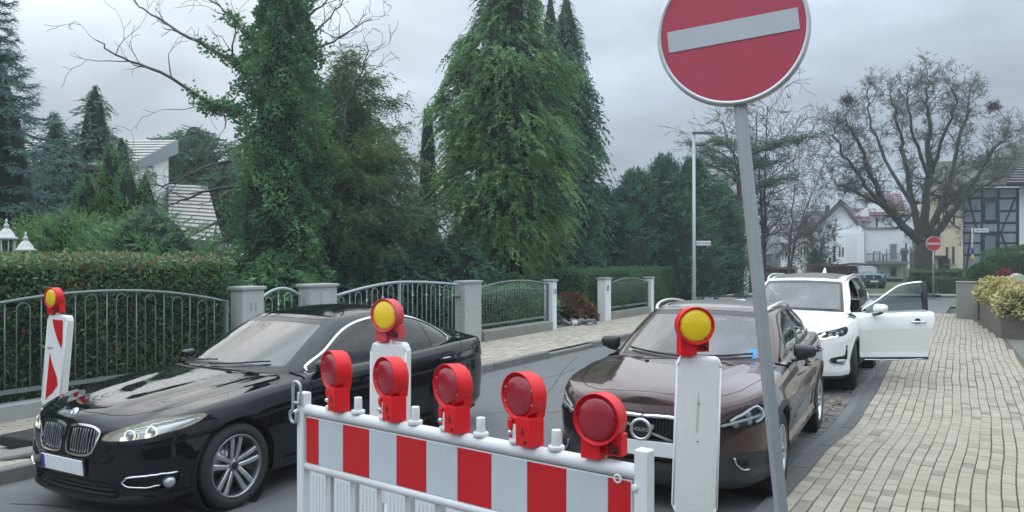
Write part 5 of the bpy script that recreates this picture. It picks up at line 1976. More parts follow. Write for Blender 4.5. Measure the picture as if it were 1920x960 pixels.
# ---- beacons
def beacon(label, loc, rotz, lean, z0, z1, label_lamp, body, striped, lamp_rot, w=0.25, base=True, thick=.028, lx=-.03):
    t = thing('road_beacon', label, 'traffic beacon', loc, group='white road beacons', rot=(lean[0], lean[1], rotz))
    h = w / 2
    mb = MB()
    prof = [(-h * 0.70, z0), (h * 0.70, z0), (h, z0 + 0.08), (h, z1 - 0.05), (h * 0.84, z1), (-h * 0.84, z1), (-h, z1 - 0.05), (-h, z0 + 0.08)]
    X = T((0, 0, 0), (R(90), 0, 0))
    mb.prism(prof, -thick * 2 + .028, 0.028, X)
    ins = [(x * 0.86, z0 + (z - z0) * 0.978 + 0.012) for x, z in prof]
    pn = bevel(mb.build('panel', m_beacon, t), 0.022, 4)
    mb = MB()                                  # raised rim round the face
    n = len(prof)
    for i in (1, 2, 3, 5, 6, 7):
        a, b = prof[i], prof[(i + 1) % n]
        mb.tube([(a[0] * 0.93, -0.0255, (a[1] - 0.5) * 0.985 + 0.507), (b[0] * 0.93, -0.0255, (b[1] - 0.5) * 0.985 + 0.507)], 0.0045, 8)
    mb.build('rim', m_beacon, t)
    if striped:
        zz = z0 + 0.06
        for a, b in ((0.02, 0.30), (0.48, 0.78)):
            H = z1 - z0
            za, zb = z1 - 0.03 - a * H, z1 - 0.03 - b * H
            pts = [(-0.035, za), (0.05, za), (0.095, za - 0.75 * (za - zb)), (0.06, zb), (0.02, zb + 0.02), (-0.01, za - 0.35 * (za - zb))]
            if a < 0.1:
                pts = [(-0.055, za), (0.075, za), (0.09, za - 0.2), (0.085, zb - 0.02), (0.03, za - 0.2), (-0.03, za - 0.08)]
            else:
                pts = [(-0.055, za + 0.1), (-0.02, za - 0.0), (0.06, za - 0.14), (0.075, za - 0.22), (0.02, za - 0.30), (-0.03, zb - 0.06), (-0.06, zb - 0.1)]
            mb = MB()
            mb.prism([(p[0] * 1.0, p[1]) for p in pts[::-1]], 0.0290, 0.0315, X)
            mb.build('red_stripe', m_sheet_r, t)
        text_obj('DUT', 0.035, m_black, t, (-0.05, -0.0325, z1 - 0.34), (R(90), 0, 0))
    else:
        mb = MB()
        for z in (z1 - 0.26, z1 - 0.47):
            mb.lathe([(0, 0.003), (0.004, 0.003), (0.005, 0)], 8, T((0.005, -0.028, z), (R(90), 0, 0)))
        mb.build('rivet', M('rusty rivet', (0.15, 0.09, 0.06), 0.7), t)
        st = MB()
        st.prism([(-0.006, z1 - 0.44), (0.006, z1 - 0.40), (0.010, z1 - 0.27), (0.003, z1 - 0.18), (-0.005, z1 - 0.26)], 0.0282, 0.0288, X)
        st.build('rust_stain', M('rust stain', (0.55, 0.51, 0.44), 0.6), t)
    mb = MB()
    mb.tube([(0, 0, 0.05), (0, 0, z0 + 0.02)], 0.03, 12)
    mb.build('post', m_beacon, t)
    mb = MB()
    mb.box2((-0.2, -0.4, 0.0), (0.2, 0.4, 0.11))
    bevel(mb.build('foot_plate', m_dark, t), 0.02)
    mb = MB()
    mb.tube([(lx, 0, z1 - 0.02), (lx, 0, z1 + 0.02)], 0.02, 10)
    mb.build('lamp_peg', m_beacon, t)
    bpy.context.view_layer.update()
    p = t.matrix_world @ Vector((lx, 0, z1 + 0.006))
    warning_lamp(label_lamp, 'warning lamp', p, lamp_rot, body, m_lens_y, True, 'yellow warning lamps on the beacons')
    return t


beacon('plain white beacon panel in front of the brown car, yellow lamp on top', (0.995, 4.42, 0), R(-10), (0, R(1.8), 0), 0.51, 1.425,
       'yellow warning lamp on the white beacon in front of the brown car', m_redp, False, R(6), thick=.04)
beacon('white beacon standing between the black car and the barrier, lower half hidden', (-0.775, 4.98, 0), R(-14), (0, R(0.4), 0), 0.42, 1.44,
       'faded yellow warning lamp on the white beacon before the black car windows', m_redp_pale, False, R(-32), thick=.045, lx=.012)
beacon('narrow leaning beacon with red curved stripes beside the arched garden fence', (-4.66, 8.0, 0.12), R(-16), (R(-2), R(4.0), 0), 0.33, 1.27,
       'yellow warning lamp seen edge on, above the red striped beacon by the fence', m_redp, True, R(-30), thick=.05)

# ---- the leaning no entry sign
m_sign_r = M('faded sign red', (0.49, 0.05, 0.085), 0.36, var=[(3, 0.5, (0.43, 0.065, 0.12)), (26, 0.25, (0.36, 0.04, 0.07))], bump=(200, .1))
m_sign_w = M('sign white', (0.50, 0.53, 0.55), 0.36, var=(4, 0.4, (0.42, 0.45, 0.48)))
m_alu = M('aluminium rim', (0.55, 0.57, 0.58), 0.42, metal=0.6, var=(12, 0.3, (0.42, 0.44, 0.45)))
m_signback = M('sign back', (0.40, 0.42, 0.43), 0.5, metal=0.3)


def no_entry(label, loc, rad, pole, yaw, group=None, lean=0.0, square=True, sign_z=2.8, red=None, foot=True, pr=0.0205):
    """pole base at loc; whole sign leans sideways; disc looks along local -y"""
    t = thing('no_entry_sign', label, 'road sign', loc, group=group, rot=(0, lean, yaw))
    mb = MB()
    if square:
        for a, b in (((-pr, -pr), (pr, pr)),):
            mb.box2((a[0], a[1], 0.02), (b[0], b[1], pole), T((0, 0, 0), (0, 0, R(24))))
        bevel(mb.build('pole', m_galv, t), 0.004)
    else:
        mb.tube([(0, 0, 0.02), (0, 0, pole)], pr, 12)
        mb.build('pole', m_galv, t)
    X = T((0, -0.036, sign_z), (R(90), 0, 0))
    mb = MB()
    mb.lathe([(0, 0.0), (rad * 0.945, 0.0)], 72, X)
    mb.build('disc', red or m_sign_r, t)
    mb = MB()
    mb.box((0, -0.0375, sign_z), (rad * 1.70, 0.0025, rad * 0.285))
    mb.build('white_bar', m_sign_w, t)
    mb = MB()
    mb.lathe([(rad * 0.94, 0.002), (rad * 0.955, 0.006), (rad * 0.985, 0.006), (rad, 0.0), (rad, -0.034), (rad * 0.985, -0.036)], 72, X)
    mb.build('rim', m_alu, t)
    mb = MB()
    mb.lathe([(rad * 0.985, -0.012), (0, -0.012)], 72, X)
    mb.build('back', m_signback, t)
    mb = MB()
    for dz in (-0.35 * rad, 0.35 * rad):
        mb.box((0, -0.01, sign_z + dz), (0.12, 0.05, 0.03))
    mb.build('bracket', m_galv, t)
    if foot:
        mb = MB()
        mb.box2((-0.2, -0.4, 0.0), (0.2, 0.4, 0.11))
        bevel(mb.build('foot_plate', m_dark, t), 0.02)
    return t


no_entry('large faded no entry sign on a leaning grey square pole, nearest the viewer', (1.115, 3.0, 0.06), 0.287, 3.12, R(-20), lean=R(-5.6), sign_z=2.80)
# ================================================================== LEFT STREET FRONT: WALLS, FENCES, GATES, PILLARS
m_iron = M('grey painted iron', (0.17, 0.205, 0.205), 0.5, metal=0.35, var=[(14, 0.5, (0.12, 0.15, 0.148)), (60, 0.3, (0.30, 0.33, 0.33))], bump=(60, 0.1))
m_iron_d = M('weathered dark iron', (0.19, 0.21, 0.215), 0.55, metal=0.35, var=(20, 0.5, (0.17, 0.18, 0.18)))
m_gate = M('pale grey gate iron', (0.36, 0.40, 0.41), 0.5, metal=0.3, var=(20, 0.5, (0.27, 0.30, 0.31)))
m_wallcon = M('low concrete wall', (0.34, 0.35, 0.345), 0.9, var=[(3, 0.6, (0.24, 0.245, 0.235)), (30, 0.3, (0.40, 0.40, 0.39))], bump=(40, 0.25))
m_wallold = M('old mossy concrete', (0.25, 0.24, 0.215), 0.92, var=[(4, 0.7, (0.14, 0.145, 0.11)), (30, 0.4, (0.33, 0.32, 0.29))], bump=(30, 0.5))
m_plaster = M('grey smooth plaster', (0.42, 0.435, 0.43), 0.85, var=[(4, 0.4, (0.34, 0.345, 0.335)), (40, 0.15, (0.46, 0.46, 0.45))], bump=(80, 0.1))
m_granite = M('speckled granite', (0.42, 0.43, 0.42), 0.6, var=[(30, 1.0, (0.13, 0.13, 0.13)), (70, 0.7, (0.60, 0.59, 0.57))], bump=(120, 0.1))
m_cap = M('pillar cap stone', (0.36, 0.37, 0.365), 0.8, var=(10, 0.5, (0.25, 0.26, 0.25)), bump=(60, 0.2))
m_white = M('white render', (0.74, 0.75, 0.75), 0.85, var=[(3, 0.35, (0.60, 0.61, 0.605)), (20, 0.15, (0.66, 0.66, 0.65))], bump=(80, 0.1))
m_num = M('house number', (0.06, 0.065, 0.07), 0.6)
m_num_f = M('pale house number', (0.27, 0.275, 0.27), 0.7)
NF = -9.55
SROT = math.atan2(SV.y, SV.x)                 # local x = along the street, local -y = towards the road... (+y is left)


def street_box(name, label, cat, s0, s1, n0, n1, z0, z1, mat, bev=0.008, group=None):
    """a block aligned with the street: local x along it, local y = -n"""
    c = SN((s0 + s1) / 2, (n0 + n1) / 2, z0)
    mb = MB()
    mb.box2((-(s1 - s0) / 2, -abs(n1 - n0) / 2, 0), ((s1 - s0) / 2, abs(n1 - n0) / 2, z1 - z0))
    o = bevel(mb.build(name, mat, None, c, (0, 0, SROT)), bev)
    return tag(o, label, cat, group)


def hoop_fence(name, label, cat, s0, s1, n, ztop, zbot, period, mat, hoops=True, r=0.0075, balls=True, end_posts=(True, True), mid=None, rail=0.019, group=None, hw=0.075, zbase=None):
    """arched top rail, bottom rail, alternating hoops and straight bars; ztop is a function of s"""
    L = s1 - s0
    z0 = zbase if zbase is not None else zbot
    t = thing(name, label, cat, SN(s0, n, z0), SROT, group)
    h = lambda x: ztop(s0 + x) - z0
    b = zbot - z0
    mb = MB()
    xs = np.linspace(0, L, 26)
    mb.tube([(x, 0, h(x)) for x in xs], rail, 6, up=(0, 1, 0))
    mb.build('top_rail', mat, t)
    mb = MB()
    mb.box2((0, -0.014, b), (L, 0.014, b + 0.05))
    mb.build('bottom_rail', mat, t)
    for k, x in enumerate((0.0, L)):
        if end_posts[k]:
            mb = MB()
            mb.box2((x - 0.025, -0.025, b - 0.22), (x + 0.025, 0.025, h(x) + 0.02))
            mb.build('post', mat, t)
    if mid is not None:
        mb = MB()
        mb.box2((mid - 0.022, -0.022, b - 0.05), (mid + 0.022, 0.022, h(mid) + 0.01))
        mb.build('post', mat, t)
    x = period * 0.35
    k = 0
    while x < L - period * 0.2:
        if mid is None or abs(x - mid) > 0.05:
            if hoops and k % 2 == 0:
                top = min(h(x - hw), h(x + hw)) - 0.035
                if x - hw > 0.02 and x + hw < L - 0.02:
                    mb = MB()
                    pts = [(x - hw, 0, b + 0.05)] + [(x - hw * math.cos(a), 0, top - hw + hw * math.sin(a)) for a in [i * math.pi / 8 for i in range(9)]] + [(x + hw, 0, b + 0.05)]
                    mb.tube(pts, r, 6, up=(0, 1, 0))
                    mb.build('hoop', mat, t)
            else:
                mb = MB()
                mb.tube([(x, 0, b + 0.05), (x, 0, h(x))], r, 6)
                if balls:
                    zc = b + (h(x) - b) * 0.80
                    mb.smooth = True
                    mb.lathe([(0.0, -0.028), (0.018, -0.02), (0.026, 0), (0.018, 0.02), (0.0, 0.028)], 8, T((x, 0, zc)))
                mb.build('bar', mat, t)
        x += period / 2
        k += 1
    return t


s_p1, _ = on_line(457, NF)
s_p1a, s_p1b = on_line(440, NF)[0], on_line(487, NF)[0]
s_p2a, s_p2b = on_line(566, NF)[0], on_line(625, NF)[0]
s_p3a, s_p3b = on_line(860, NF)[0], on_line(896, NF)[0]
s_13, _ = on_line(1032, NF)
s_4, _ = on_line(1133, NF)
s_4b, _ = on_line(1217, NF)

# low wall under the arched fence
street_box('garden_wall', 'low grey concrete wall under the arched hoop fence', 'wall', 0.2, s_p1a - 0.02, NF - 0.12, NF + 0.10, 0.10, 0.30, m_wallcon, 0.012)
s_end = on_line(424, NF)[0]
hoop_fence('garden_fence', 'grey arched iron fence with tall hoops before the red tinged hedge', 'fence', 4.0, s_end, NF + 0.0,
           lambda s: 1.54 - 0.225 * ((s - 5.9) / 1.9) ** 2, 0.41, 0.405, m_iron, balls=False, end_posts=(True, True), zbase=0.30)
hoop_fence('garden_fence', 'far left stretch of grey hoop fence running out of the picture', 'fence', 0.2, 3.95, NF + 0.0,
           lambda s: 1.54 - 0.225 * ((s - 2.0) / 1.9) ** 2, 0.41, 0.405, m_iron, balls=False, end_posts=(True, False), zbase=0.30)


def pillar(label, sa, sb, depth, z1, mat, cap=0.03, text=None, number_face='front', tmat=None, n=NF, group='gate pillars'):
    c = SN((sa + sb) / 2, n, 0.10)
    w = (sb - sa) * .86
    depth *= .62
    z1 -= .05
    t = thing('gate_pillar', label, 'pillar', c, SROT, group)
    mb = MB()
    mb.box2((-w / 2, -depth / 2, 0), (w / 2, depth / 2, z1 - 0.10))
    bevel(mb.build('shaft', mat, t), 0.006)
    mb = MB()
    mb.box2((-w / 2 - cap, -depth / 2 - cap, z1 - 0.10), (w / 2 + cap, depth / 2 + cap, z1 - 0.05))
    bevel(mb.build('cap', m_cap, t), 0.01)
    if text:
        if number_face == 'front':
            text_obj(text, 0.17, tmat or m_num, t, (0, -depth / 2 - 0.003, z1 - 0.36), (R(90), 0, 0), 'house_number', bold=0.007)
        else:
            text_obj(text, 0.17, tmat or m_num, t, (-w / 2 - 0.003, 0, z1 - 0.36), (R(90), 0, R(-90)), 'house_number', bold=0.003)
    return t


# local -y looks to the road (n grows towards it)
pillar('grey plastered pillar with number 11 at the end of the hoop fence', s_p1a, s_p1b, 0.42, 1.525, m_plaster, text='11', tmat=m_num_f)
p2 = pillar('wide granite pillar with intercom plate right of the small gate', s_p2a, s_p2b, 0.42, 1.52, m_granite)
mb = MB()
mb.box2((-0.06, -0.142, 0.98), (0.14, -0.128, 1.28))
ip = bevel(mb.build('intercom_plate', m_plaster, p2), 0.004)
mb = MB()
mb.box2((-0.02, -0.146, 1.04), (0.10, -0.1415, 1.06))
mb.box2((-0.02, -0.146, 1.02), (0.10, -0.1415, 1.028))
mb.build('plate_slot', m_num_f, ip)
pillar('speckled granite pillar between the wide double gate and the dark fence', s_p3a, s_p3b, 0.42, 1.455, m_granite)
hoop_fence('garden_gate', 'small arched iron gate between the two left pillars', 'gate', s_p1b + 0.03, s_p2a - 0.03, NF,
           lambda s: 1.47 - 0.16 * ((s - (s_p1b + s_p2a) / 2) / ((s_p2a - s_p1b) / 2)) ** 2, 0.22, 0.40, m_gate, zbase=0.12, rail=0.024)
g0, g1 = s_p2b + 0.03, s_p3a - 0.03
gm = on_line(749, NF)[0]
gt = hoop_fence('double_gate', 'wide arched double driveway gate of pale grey iron with balls', 'gate', g0, g1, NF,
                lambda s: 1.485 - 0.19 * (abs(s - gm) / ((gm - g0) if s < gm else (g1 - gm))) ** 1.7 * (1.0 if s < gm else 0.55), 0.22, 0.44, m_gate, zbase=0.12, mid=gm - g0, rail=0.026)
mb = MB()
mb.box2((g1 - g0 - 0.10, -0.04, 0.98), (g1 - g0 + 0.05, 0.04, 1.02))
mb.build('latch', m_num, gt)
# dark fence of number 13 on its base wall
f0, f1 = s_p3b + 0.04, s_13 - 0.16
street_box('base_wall', 'old mossy concrete base wall under the dark railings', 'wall', f0 - 0.02, f1 + 0.02, NF - 0.12, NF + 0.16, 0.10, 0.345, m_wallold, 0.02)
fm = (f0 + f1) / 2
hoop_fence('garden_fence', 'dark close barred iron railing between granite and white pillar 13', 'fence', f0, f1, NF,
           lambda s: 1.40 - 0.13 * ((s - fm) / (f1 - fm)) ** 2, 0.43, 0.115 * 2, m_iron_d, hoops=False, zbase=0.345, r=0.0075, end_posts=(True, True))
pillar('slim white pillar with black number 13 beside the driveway', s_13 - 0.13, s_13 + 0.13, 0.40, 1.385, m_white, text='13', number_face='front')
p4 = pillar('white pillar with a small dark handle before the clipped green hedge', s_4 - 0.22, s_4 + 0.22, 0.42, 1.355, m_white)
mb = MB()
mb.smooth = True
mb.tube([(-0.22, -0.135, 1.04), (-0.25, -0.155, 0.98), (-0.265, -0.155, 0.93), (-0.23, -0.14, 0.88)], 0.016, 6)
p4h = mb.build('handle', m_num, p4, (0.18, 0, 0))
pillar('slim white pillar farthest along the left, beside the lamp post', s_4b - 0.14, s_4b + 0.14, 0.40, 1.30, m_white)
g0, g1 = s_4 + 0.23, s_4b - 0.15
gm2 = (g0 + g1) / 2
hoop_fence('garden_fence', 'thin arched railing between two white pillars before the hedge', 'fence', g0, g1, NF,
           lambda s: 1.30 - 0.16 * ((s - gm2) / (g1 - gm2)) ** 2, 0.44, 0.26, m_iron_d, hoops=False, zbase=0.34, r=0.007, balls=False, rail=0.018)
street_box('base_wall', 'low concrete base wall between the two white pillars', 'wall', g0 - 0.01, g1 + 0.01, NF - 0.10, NF + 0.12, 0.10, 0.34, m_wallold, 0.015)
# driveway between 13 and 4
sn_sheet('driveway', [(s_13 + 0.15, NF - 12), (s_4 - 0.2, NF - 12), (s_4 - 0.2, NF + 0.02), (s_13 + 0.15, NF + 0.02)], 0.112, m_asphalt)

# ---- street lamp with the street name
lp = on_line(1301, -8.1)
lamp = thing('street_lamp', 'tall slim grey street lamp with a white street name plate on its post', 'street lamp', (lp[1].x, lp[1].y, 0.1), group='street lamps')
dl = lp[1].y
LZ = CAM_H + (480 - 250) / FPX * dl - 0.1
mb = MB()
mb.tube([(0, 0, 0), (0, 0, 1.0), (0, 0, LZ)], [0.075, 0.062, 0.045], 14)
mb.build('pole', m_galv, lamp)
m_lamp = M('lamp head grey', (0.16, 0.175, 0.18), 0.45, metal=0.3)
mb = MB()
mb.prism([(-0.05, -0.06), (0.35, -0.11), (0.62, -0.09), (0.66, 0), (0.62, 0.09), (0.35, 0.11), (-0.05, 0.06)], LZ - 0.02, LZ + 0.06)
lh = bevel(mb.build('lamp_head', m_lamp, lamp), 0.02)
mb = MB()
mb.prism([(0.22, -0.08), (0.58, -0.07), (0.58, 0.07), (0.22, 0.08)], LZ - 0.028, LZ - 0.021)
mb.build('lamp_glass', M('frosted lamp glass', (0.55, 0.57, 0.58), 0.3), lh)
m_plate = M('street sign white', (0.78, 0.80, 0.80), 0.5)


def name_plate(parent, zc, x0, w, h):
    mb = MB()
    mb.box2((x0, -0.012, zc - h / 2), (x0 + w, 0.012, zc + h / 2))
    p = bevel(mb.build('name_plate', m_plate, parent), 0.006)
    text_obj('Am Fruhauf', h * 0.62, m_num, p, (x0 + w / 2, -0.0145, zc), (R(90), 0, 0), bold=0.002)
    mb = MB()
    mb.box2((x0 - 0.09, -0.02, zc - 0.03), (x0 + 0.005, 0.02, zc + 0.03))
    mb.build('clamp', m_galv, p)


name_plate(lamp, CAM_H + 24 / FPX * dl - 0.1, 0.08, 27 / FPX * dl, 8.5 / FPX * dl)

# ---- two white gate lanterns of the left garden, seen over the hedge
m_lant = M('white cast lantern', (0.50, 0.50, 0.47), 0.5, var=(12, 0.3, (0.5, 0.51, 0.5)))
m_lglass = glass_mat('old lantern glass', (0.55, 0.60, 0.57), 0.9, 1.5)
for (u, vt, d, lab) in ((12, 410, 11.6, 'white ornate garden lantern at the left picture edge above the hedge'),
                        (48, 434, 12.2, 'smaller white garden lantern top just showing over the hedge')):
    X = (u - 960) / FPX * d
    zt = CAM_H + (480 - vt) / FPX * d
    t = thing('garden_lantern', lab, 'lantern', (X, d, 0.1), group='white garden lanterns')
    mb = MB()
    mb.lathe([(0.0, 0), (0.13, 0), (0.10, 0.15), (0.055, 0.25), (0.05, zt - 1.0), (0.08, zt - 0.95), (0.08, zt - 0.9)], 14)
    mb.build('post', m_lant, t)
    mb = MB()
    z = zt - 0.1
    mb.lathe([(0.0, z), (0.012, z - 0.01), (0.02, z - 0.035), (0.01, z - 0.06), (0.03, z - 0.085), (0.042, z - 0.11), (0.025, z - 0.13), (0.055, z - 0.16), (0.095, z - 0.21), (0.115, z - 0.26), (0.15, z - 0.275), (0.152, z - 0.30), (0.12, z - 0.32)], 16)
    mb.build('roof', m_lant, t)
    mb = MB()
    mb.lathe([(0.118, z - 0.32), (0.085, z - 0.66)], 8)
    gl_ = mb.build('glass', m_lglass, t)
    for k in range(8):
        a = k * math.pi / 4
        mb = MB()
        mb.tube([(0.12 * math.cos(a), 0.12 * math.sin(a), z - 0.32), (0.087 * math.cos(a), 0.087 * math.sin(a), z - 0.66)], 0.008, 5)
        mb.build('glazing_bar', m_lant, gl_)
    mb = MB()
    mb.lathe([(0.05, z - 0.80), (0.12, z - 0.68), (0.12, z - 0.65), (0.0, z - 0.65)], 14)
    mb.build('cup', m_lant, t)

# ---- what lies by the left kerb: a black foot plate and a grey slab
fp = MB()
fp.box2((-0.19, -0.38, 0), (0.19, 0.38, 0.11))
c = G(-105, 868, 0.12)
tag(bevel(fp.build('foot_plate', m_dark, None, (c.x, c.y, 0.122), (0, 0, R(20))), 0.02), 'black rubber beacon foot lying on the pavement at the left edge', 'foot plate')
sb = MB()
sb.box2((-0.17, -0.12, 0), (0.17, 0.12, 0.05))
c = G(34, 858, 0.12)
tag(bevel(sb.build('paving_slab', m_kerb, None, (c.x, c.y + 0.05, 0.124), (R(3), R(-5), R(28))), 0.02), 'tilted grey slab on the pavement before the dark car nose', 'slab')
# ================================================================== TREES, HEDGES, SHRUBS
def leaf_stops(*c):
    k = len(c)
    return [(i / (k - 1), c[i]) for i in range(k)]


def leafmat(name, *cols, trans=0.38, rough=0.55):
    return M(name, cols[0], rough, spec=0.35, attr=('tint', leaf_stops(*cols)), trans=trans)


m_core = M('dark inner filler', (0.016, 0.024, 0.014), 1.0)  # dark solid filler added inside the leaves to block light, standing for inner shade
m_bark = M('bark', (0.075, 0.062, 0.05), 0.95, var=[(6, 0.7, (0.04, 0.045, 0.03)), (30, 0.4, (0.11, 0.095, 0.08))], bump=(25, 0.8))
m_bark_g = M('greenish grey bark', (0.055, 0.054, 0.040), 0.95, var=[(3, 0.8, (0.036, 0.046, 0.025)), (22, 0.4, (0.12, 0.11, 0.095))], bump=(20, 0.9))
m_twig = M('bare twigs', (0.055, 0.046, 0.042), 0.95)
m_deadwood = M('dead grey branches', (0.10, 0.085, 0.075), 0.95)
m_cyp = leafmat('bright cypress', (0.040, 0.12, 0.062), (0.085, 0.205, 0.082), (0.16, 0.30, 0.10), (0.24, 0.38, 0.12))
m_cypd = leafmat('dark cypress', (0.033, 0.105, 0.072), (0.061, 0.162, 0.097), (0.096, 0.221, 0.115))
m_yew = leafmat('dark yew', (0.021, 0.078, 0.057), (0.048, 0.144, 0.094), (0.132, 0.276, 0.144))
m_ivy = leafmat('ivy', (0.048, 0.142, 0.071), (0.107, 0.248, 0.106), (0.186, 0.358, 0.134))
m_mixed = leafmat('grey green conifer', (0.050, 0.095, 0.062), (0.085, 0.150, 0.085), (0.15, 0.205, 0.095))
m_olive = leafmat('olive needles', (0.081, 0.133, 0.060), (0.138, 0.211, 0.086), (0.247, 0.296, 0.112), trans=0.4)
m_spruce = leafmat('blue spruce', (0.070, 0.154, 0.138), (0.127, 0.235, 0.209), (0.197, 0.322, 0.286))
m_spire = leafmat('dark conifer', (0.059, 0.131, 0.107), (0.098, 0.188, 0.143), (0.146, 0.247, 0.174))
m_thuja = leafmat('thuja', (0.059, 0.169, 0.068), (0.118, 0.254, 0.093), (0.225, 0.350, 0.118))
m_pine = leafmat('dwarf pine', (0.059, 0.163, 0.087), (0.118, 0.248, 0.110), (0.225, 0.367, 0.155))
m_pineb = leafmat('far pine', (0.050, 0.110, 0.076), (0.080, 0.159, 0.099), (0.125, 0.206, 0.118))
m_hedge = leafmat('red tinged hedge', (0.036, 0.094, 0.044), (0.065, 0.156, 0.065), (0.111, 0.221, 0.088), (0.156, 0.260, 0.117), (0.208, 0.091, 0.042), (0.286, 0.117, 0.055), (0.312, 0.325, 0.182), trans=0.36, rough=0.4)
m_clip = leafmat('clipped hedge', (0.046, 0.125, 0.055), (0.075, 0.187, 0.070), (0.129, 0.263, 0.094))
m_clip_o = leafmat('olive clipped hedge', (0.088, 0.135, 0.064), (0.136, 0.187, 0.081), (0.194, 0.239, 0.115))
m_box = leafmat('box shrub', (0.030, 0.079, 0.025), (0.054, 0.122, 0.035), (0.087, 0.173, 0.047))
m_gold = leafmat('golden shrub', (0.10, 0.15, 0.05), (0.50, 0.43, 0.15), (0.74, 0.65, 0.32), (0.82, 0.75, 0.48))
m_goldg = leafmat('variegated shrub', (0.16, 0.20, 0.05), (0.48, 0.43, 0.12), (0.66, 0.58, 0.22))
m_redh = leafmat('red brown hedge', (0.074, 0.038, 0.035), (0.131, 0.062, 0.050), (0.179, 0.087, 0.062))
m_fern = leafmat('brown hydrangea', (0.10, 0.045, 0.025), (0.19, 0.095, 0.045), (0.27, 0.16, 0.08), (0.13, 0.14, 0.05))
m_brown = leafmat('brown winter hedge', (0.099, 0.076, 0.059), (0.143, 0.115, 0.084), (0.185, 0.153, 0.109))


def unit(a):
    return a / np.maximum(np.linalg.norm(a, axis=1, keepdims=True), 1e-9)


def quads(P, D, L, W, S=None):
    n = len(P)
    if S is None:
        S = unit(np.cross(D, RNG.normal(size=(n, 3))))
    L, W = np.broadcast_to(L, n)[:, None], np.broadcast_to(W, n)[:, None]
    m = P + D * L * 0.45
    return np.stack([P, m + S * W, P + D * L, m - S * W], 1).reshape(-1, 3)


def leaf_obj(name, V, mat, tint, parent=None, kind=None):
    n = len(V) // 4
    o = link(name, np_mesh(name, V, np.arange(4 * n).reshape(-1, 4), mat, tint=tint), parent)
    if kind:
        o['kind'] = kind
    return o


def sprays(B, A, Ls, m=14, lw=0.16, ll=0.36, droop=0.4, spread=0.65, flat=True):
    """feathery sprays: leaflets alternate along a drooping axis"""
    n = len(B)
    t = np.linspace(0.05, 1, m)
    up = np.array([0, 0, 1.0])
    S = unit(np.cross(A, up) + RNG.normal(0, 0.25, (n, 3)))
    P = B[:, None] + A[:, None] * (t[None, :, None] * Ls[:, None, None])
    P[:, :, 2] -= droop * (t[None] ** 2) * Ls[:, None]
    sgn = np.where(np.arange(m) % 2 == 0, 1.0, -1.0)
    D = A[:, None] * 0.75 + S[:, None] * (spread * sgn)[None, :, None] + RNG.normal(0, 0.22, (n, m, 3))
    D[:, :, 2] -= droop * t[None] * 1.2
    D[:, -1] = A * 1.0 + [0, 0, -droop * 1.5]
    P, D = P.reshape(-1, 3), unit(D.reshape(-1, 3))
    L = (Ls[:, None] * ll * (1.1 - 0.55 * t)[None] * RNG.uniform(0.75, 1.25, (n, m))).reshape(-1)
    return P, D, L, L * lw


def tubes_np(segs, sides):
    """segs: list of (p0, p1, r0, r1) -> vertices, quads"""
    P0 = np.array([s[0] for s in segs])
    P1 = np.array([s[1] for s in segs])
    r0, r1 = np.array([s[2] for s in segs]), np.array([s[3] for s in segs])
    d = unit(P1 - P0)
    ref = np.where(np.abs(d[:, 2:3]) > 0.9, [[1.0, 0, 0]], [[0, 0, 1.0]])
    x = unit(np.cross(d, ref))
    y = np.cross(d, x)
    V = []
    for P, r in ((P0 - d * (r0 * 0.3)[:, None], r0), (P1 + d * (r1 * 0.3)[:, None], r1)):
        for j in range(sides):
            a = 2 * math.pi * j / sides
            V.append(P + (x * math.cos(a) + y * math.sin(a)) * r[:, None])
    V = np.stack(V, 1)
    k = np.arange(len(segs)) * 2 * sides
    F = []
    for j in range(sides):
        j2 = (j + 1) % sides
        F.append(np.stack([k + j, k + j2, k + sides + j2, k + sides + j], 1))
    return V.reshape(-1, 3), np.concatenate(F)


def wood_obj(name, segs, mat, parent, thick=0.04):
    big = [s for s in segs if s[2] > thick]
    sml = [s for s in segs if s[2] <= thick]
    Vs, Fs, o = [], [], 0
    for g, n in ((big, 8), (sml, 4)):
        if g:
            V, F = tubes_np(g, n)
            Vs.append(V)
            Fs.append(F + o)
            o += len(V)
    return link(name, np_mesh(name, np.concatenate(Vs), np.concatenate(Fs), mat, smooth=True), parent)


def limb(segs, pts, r0, r1, rng, nsub=3, wob=0.06):
    """a limb through given points, as segments; returns samples (point, direction, radius)"""
    P = smooth_poly(pts, n=nsub)
    k = len(P)
    P = P + rng.normal(0, wob, P.shape) * np.linspace(0, 1, k)[:, None]
    r = r0 + (r1 - r0) * np.linspace(0, 1, k) ** 0.8
    out = []
    for i in range(k - 1):
        segs.append((P[i], P[i + 1], r[i], r[i + 1]))
        d = P[i + 1] - P[i]
        out.append((P[i + 1], d / np.linalg.norm(d), r[i + 1]))
    return out


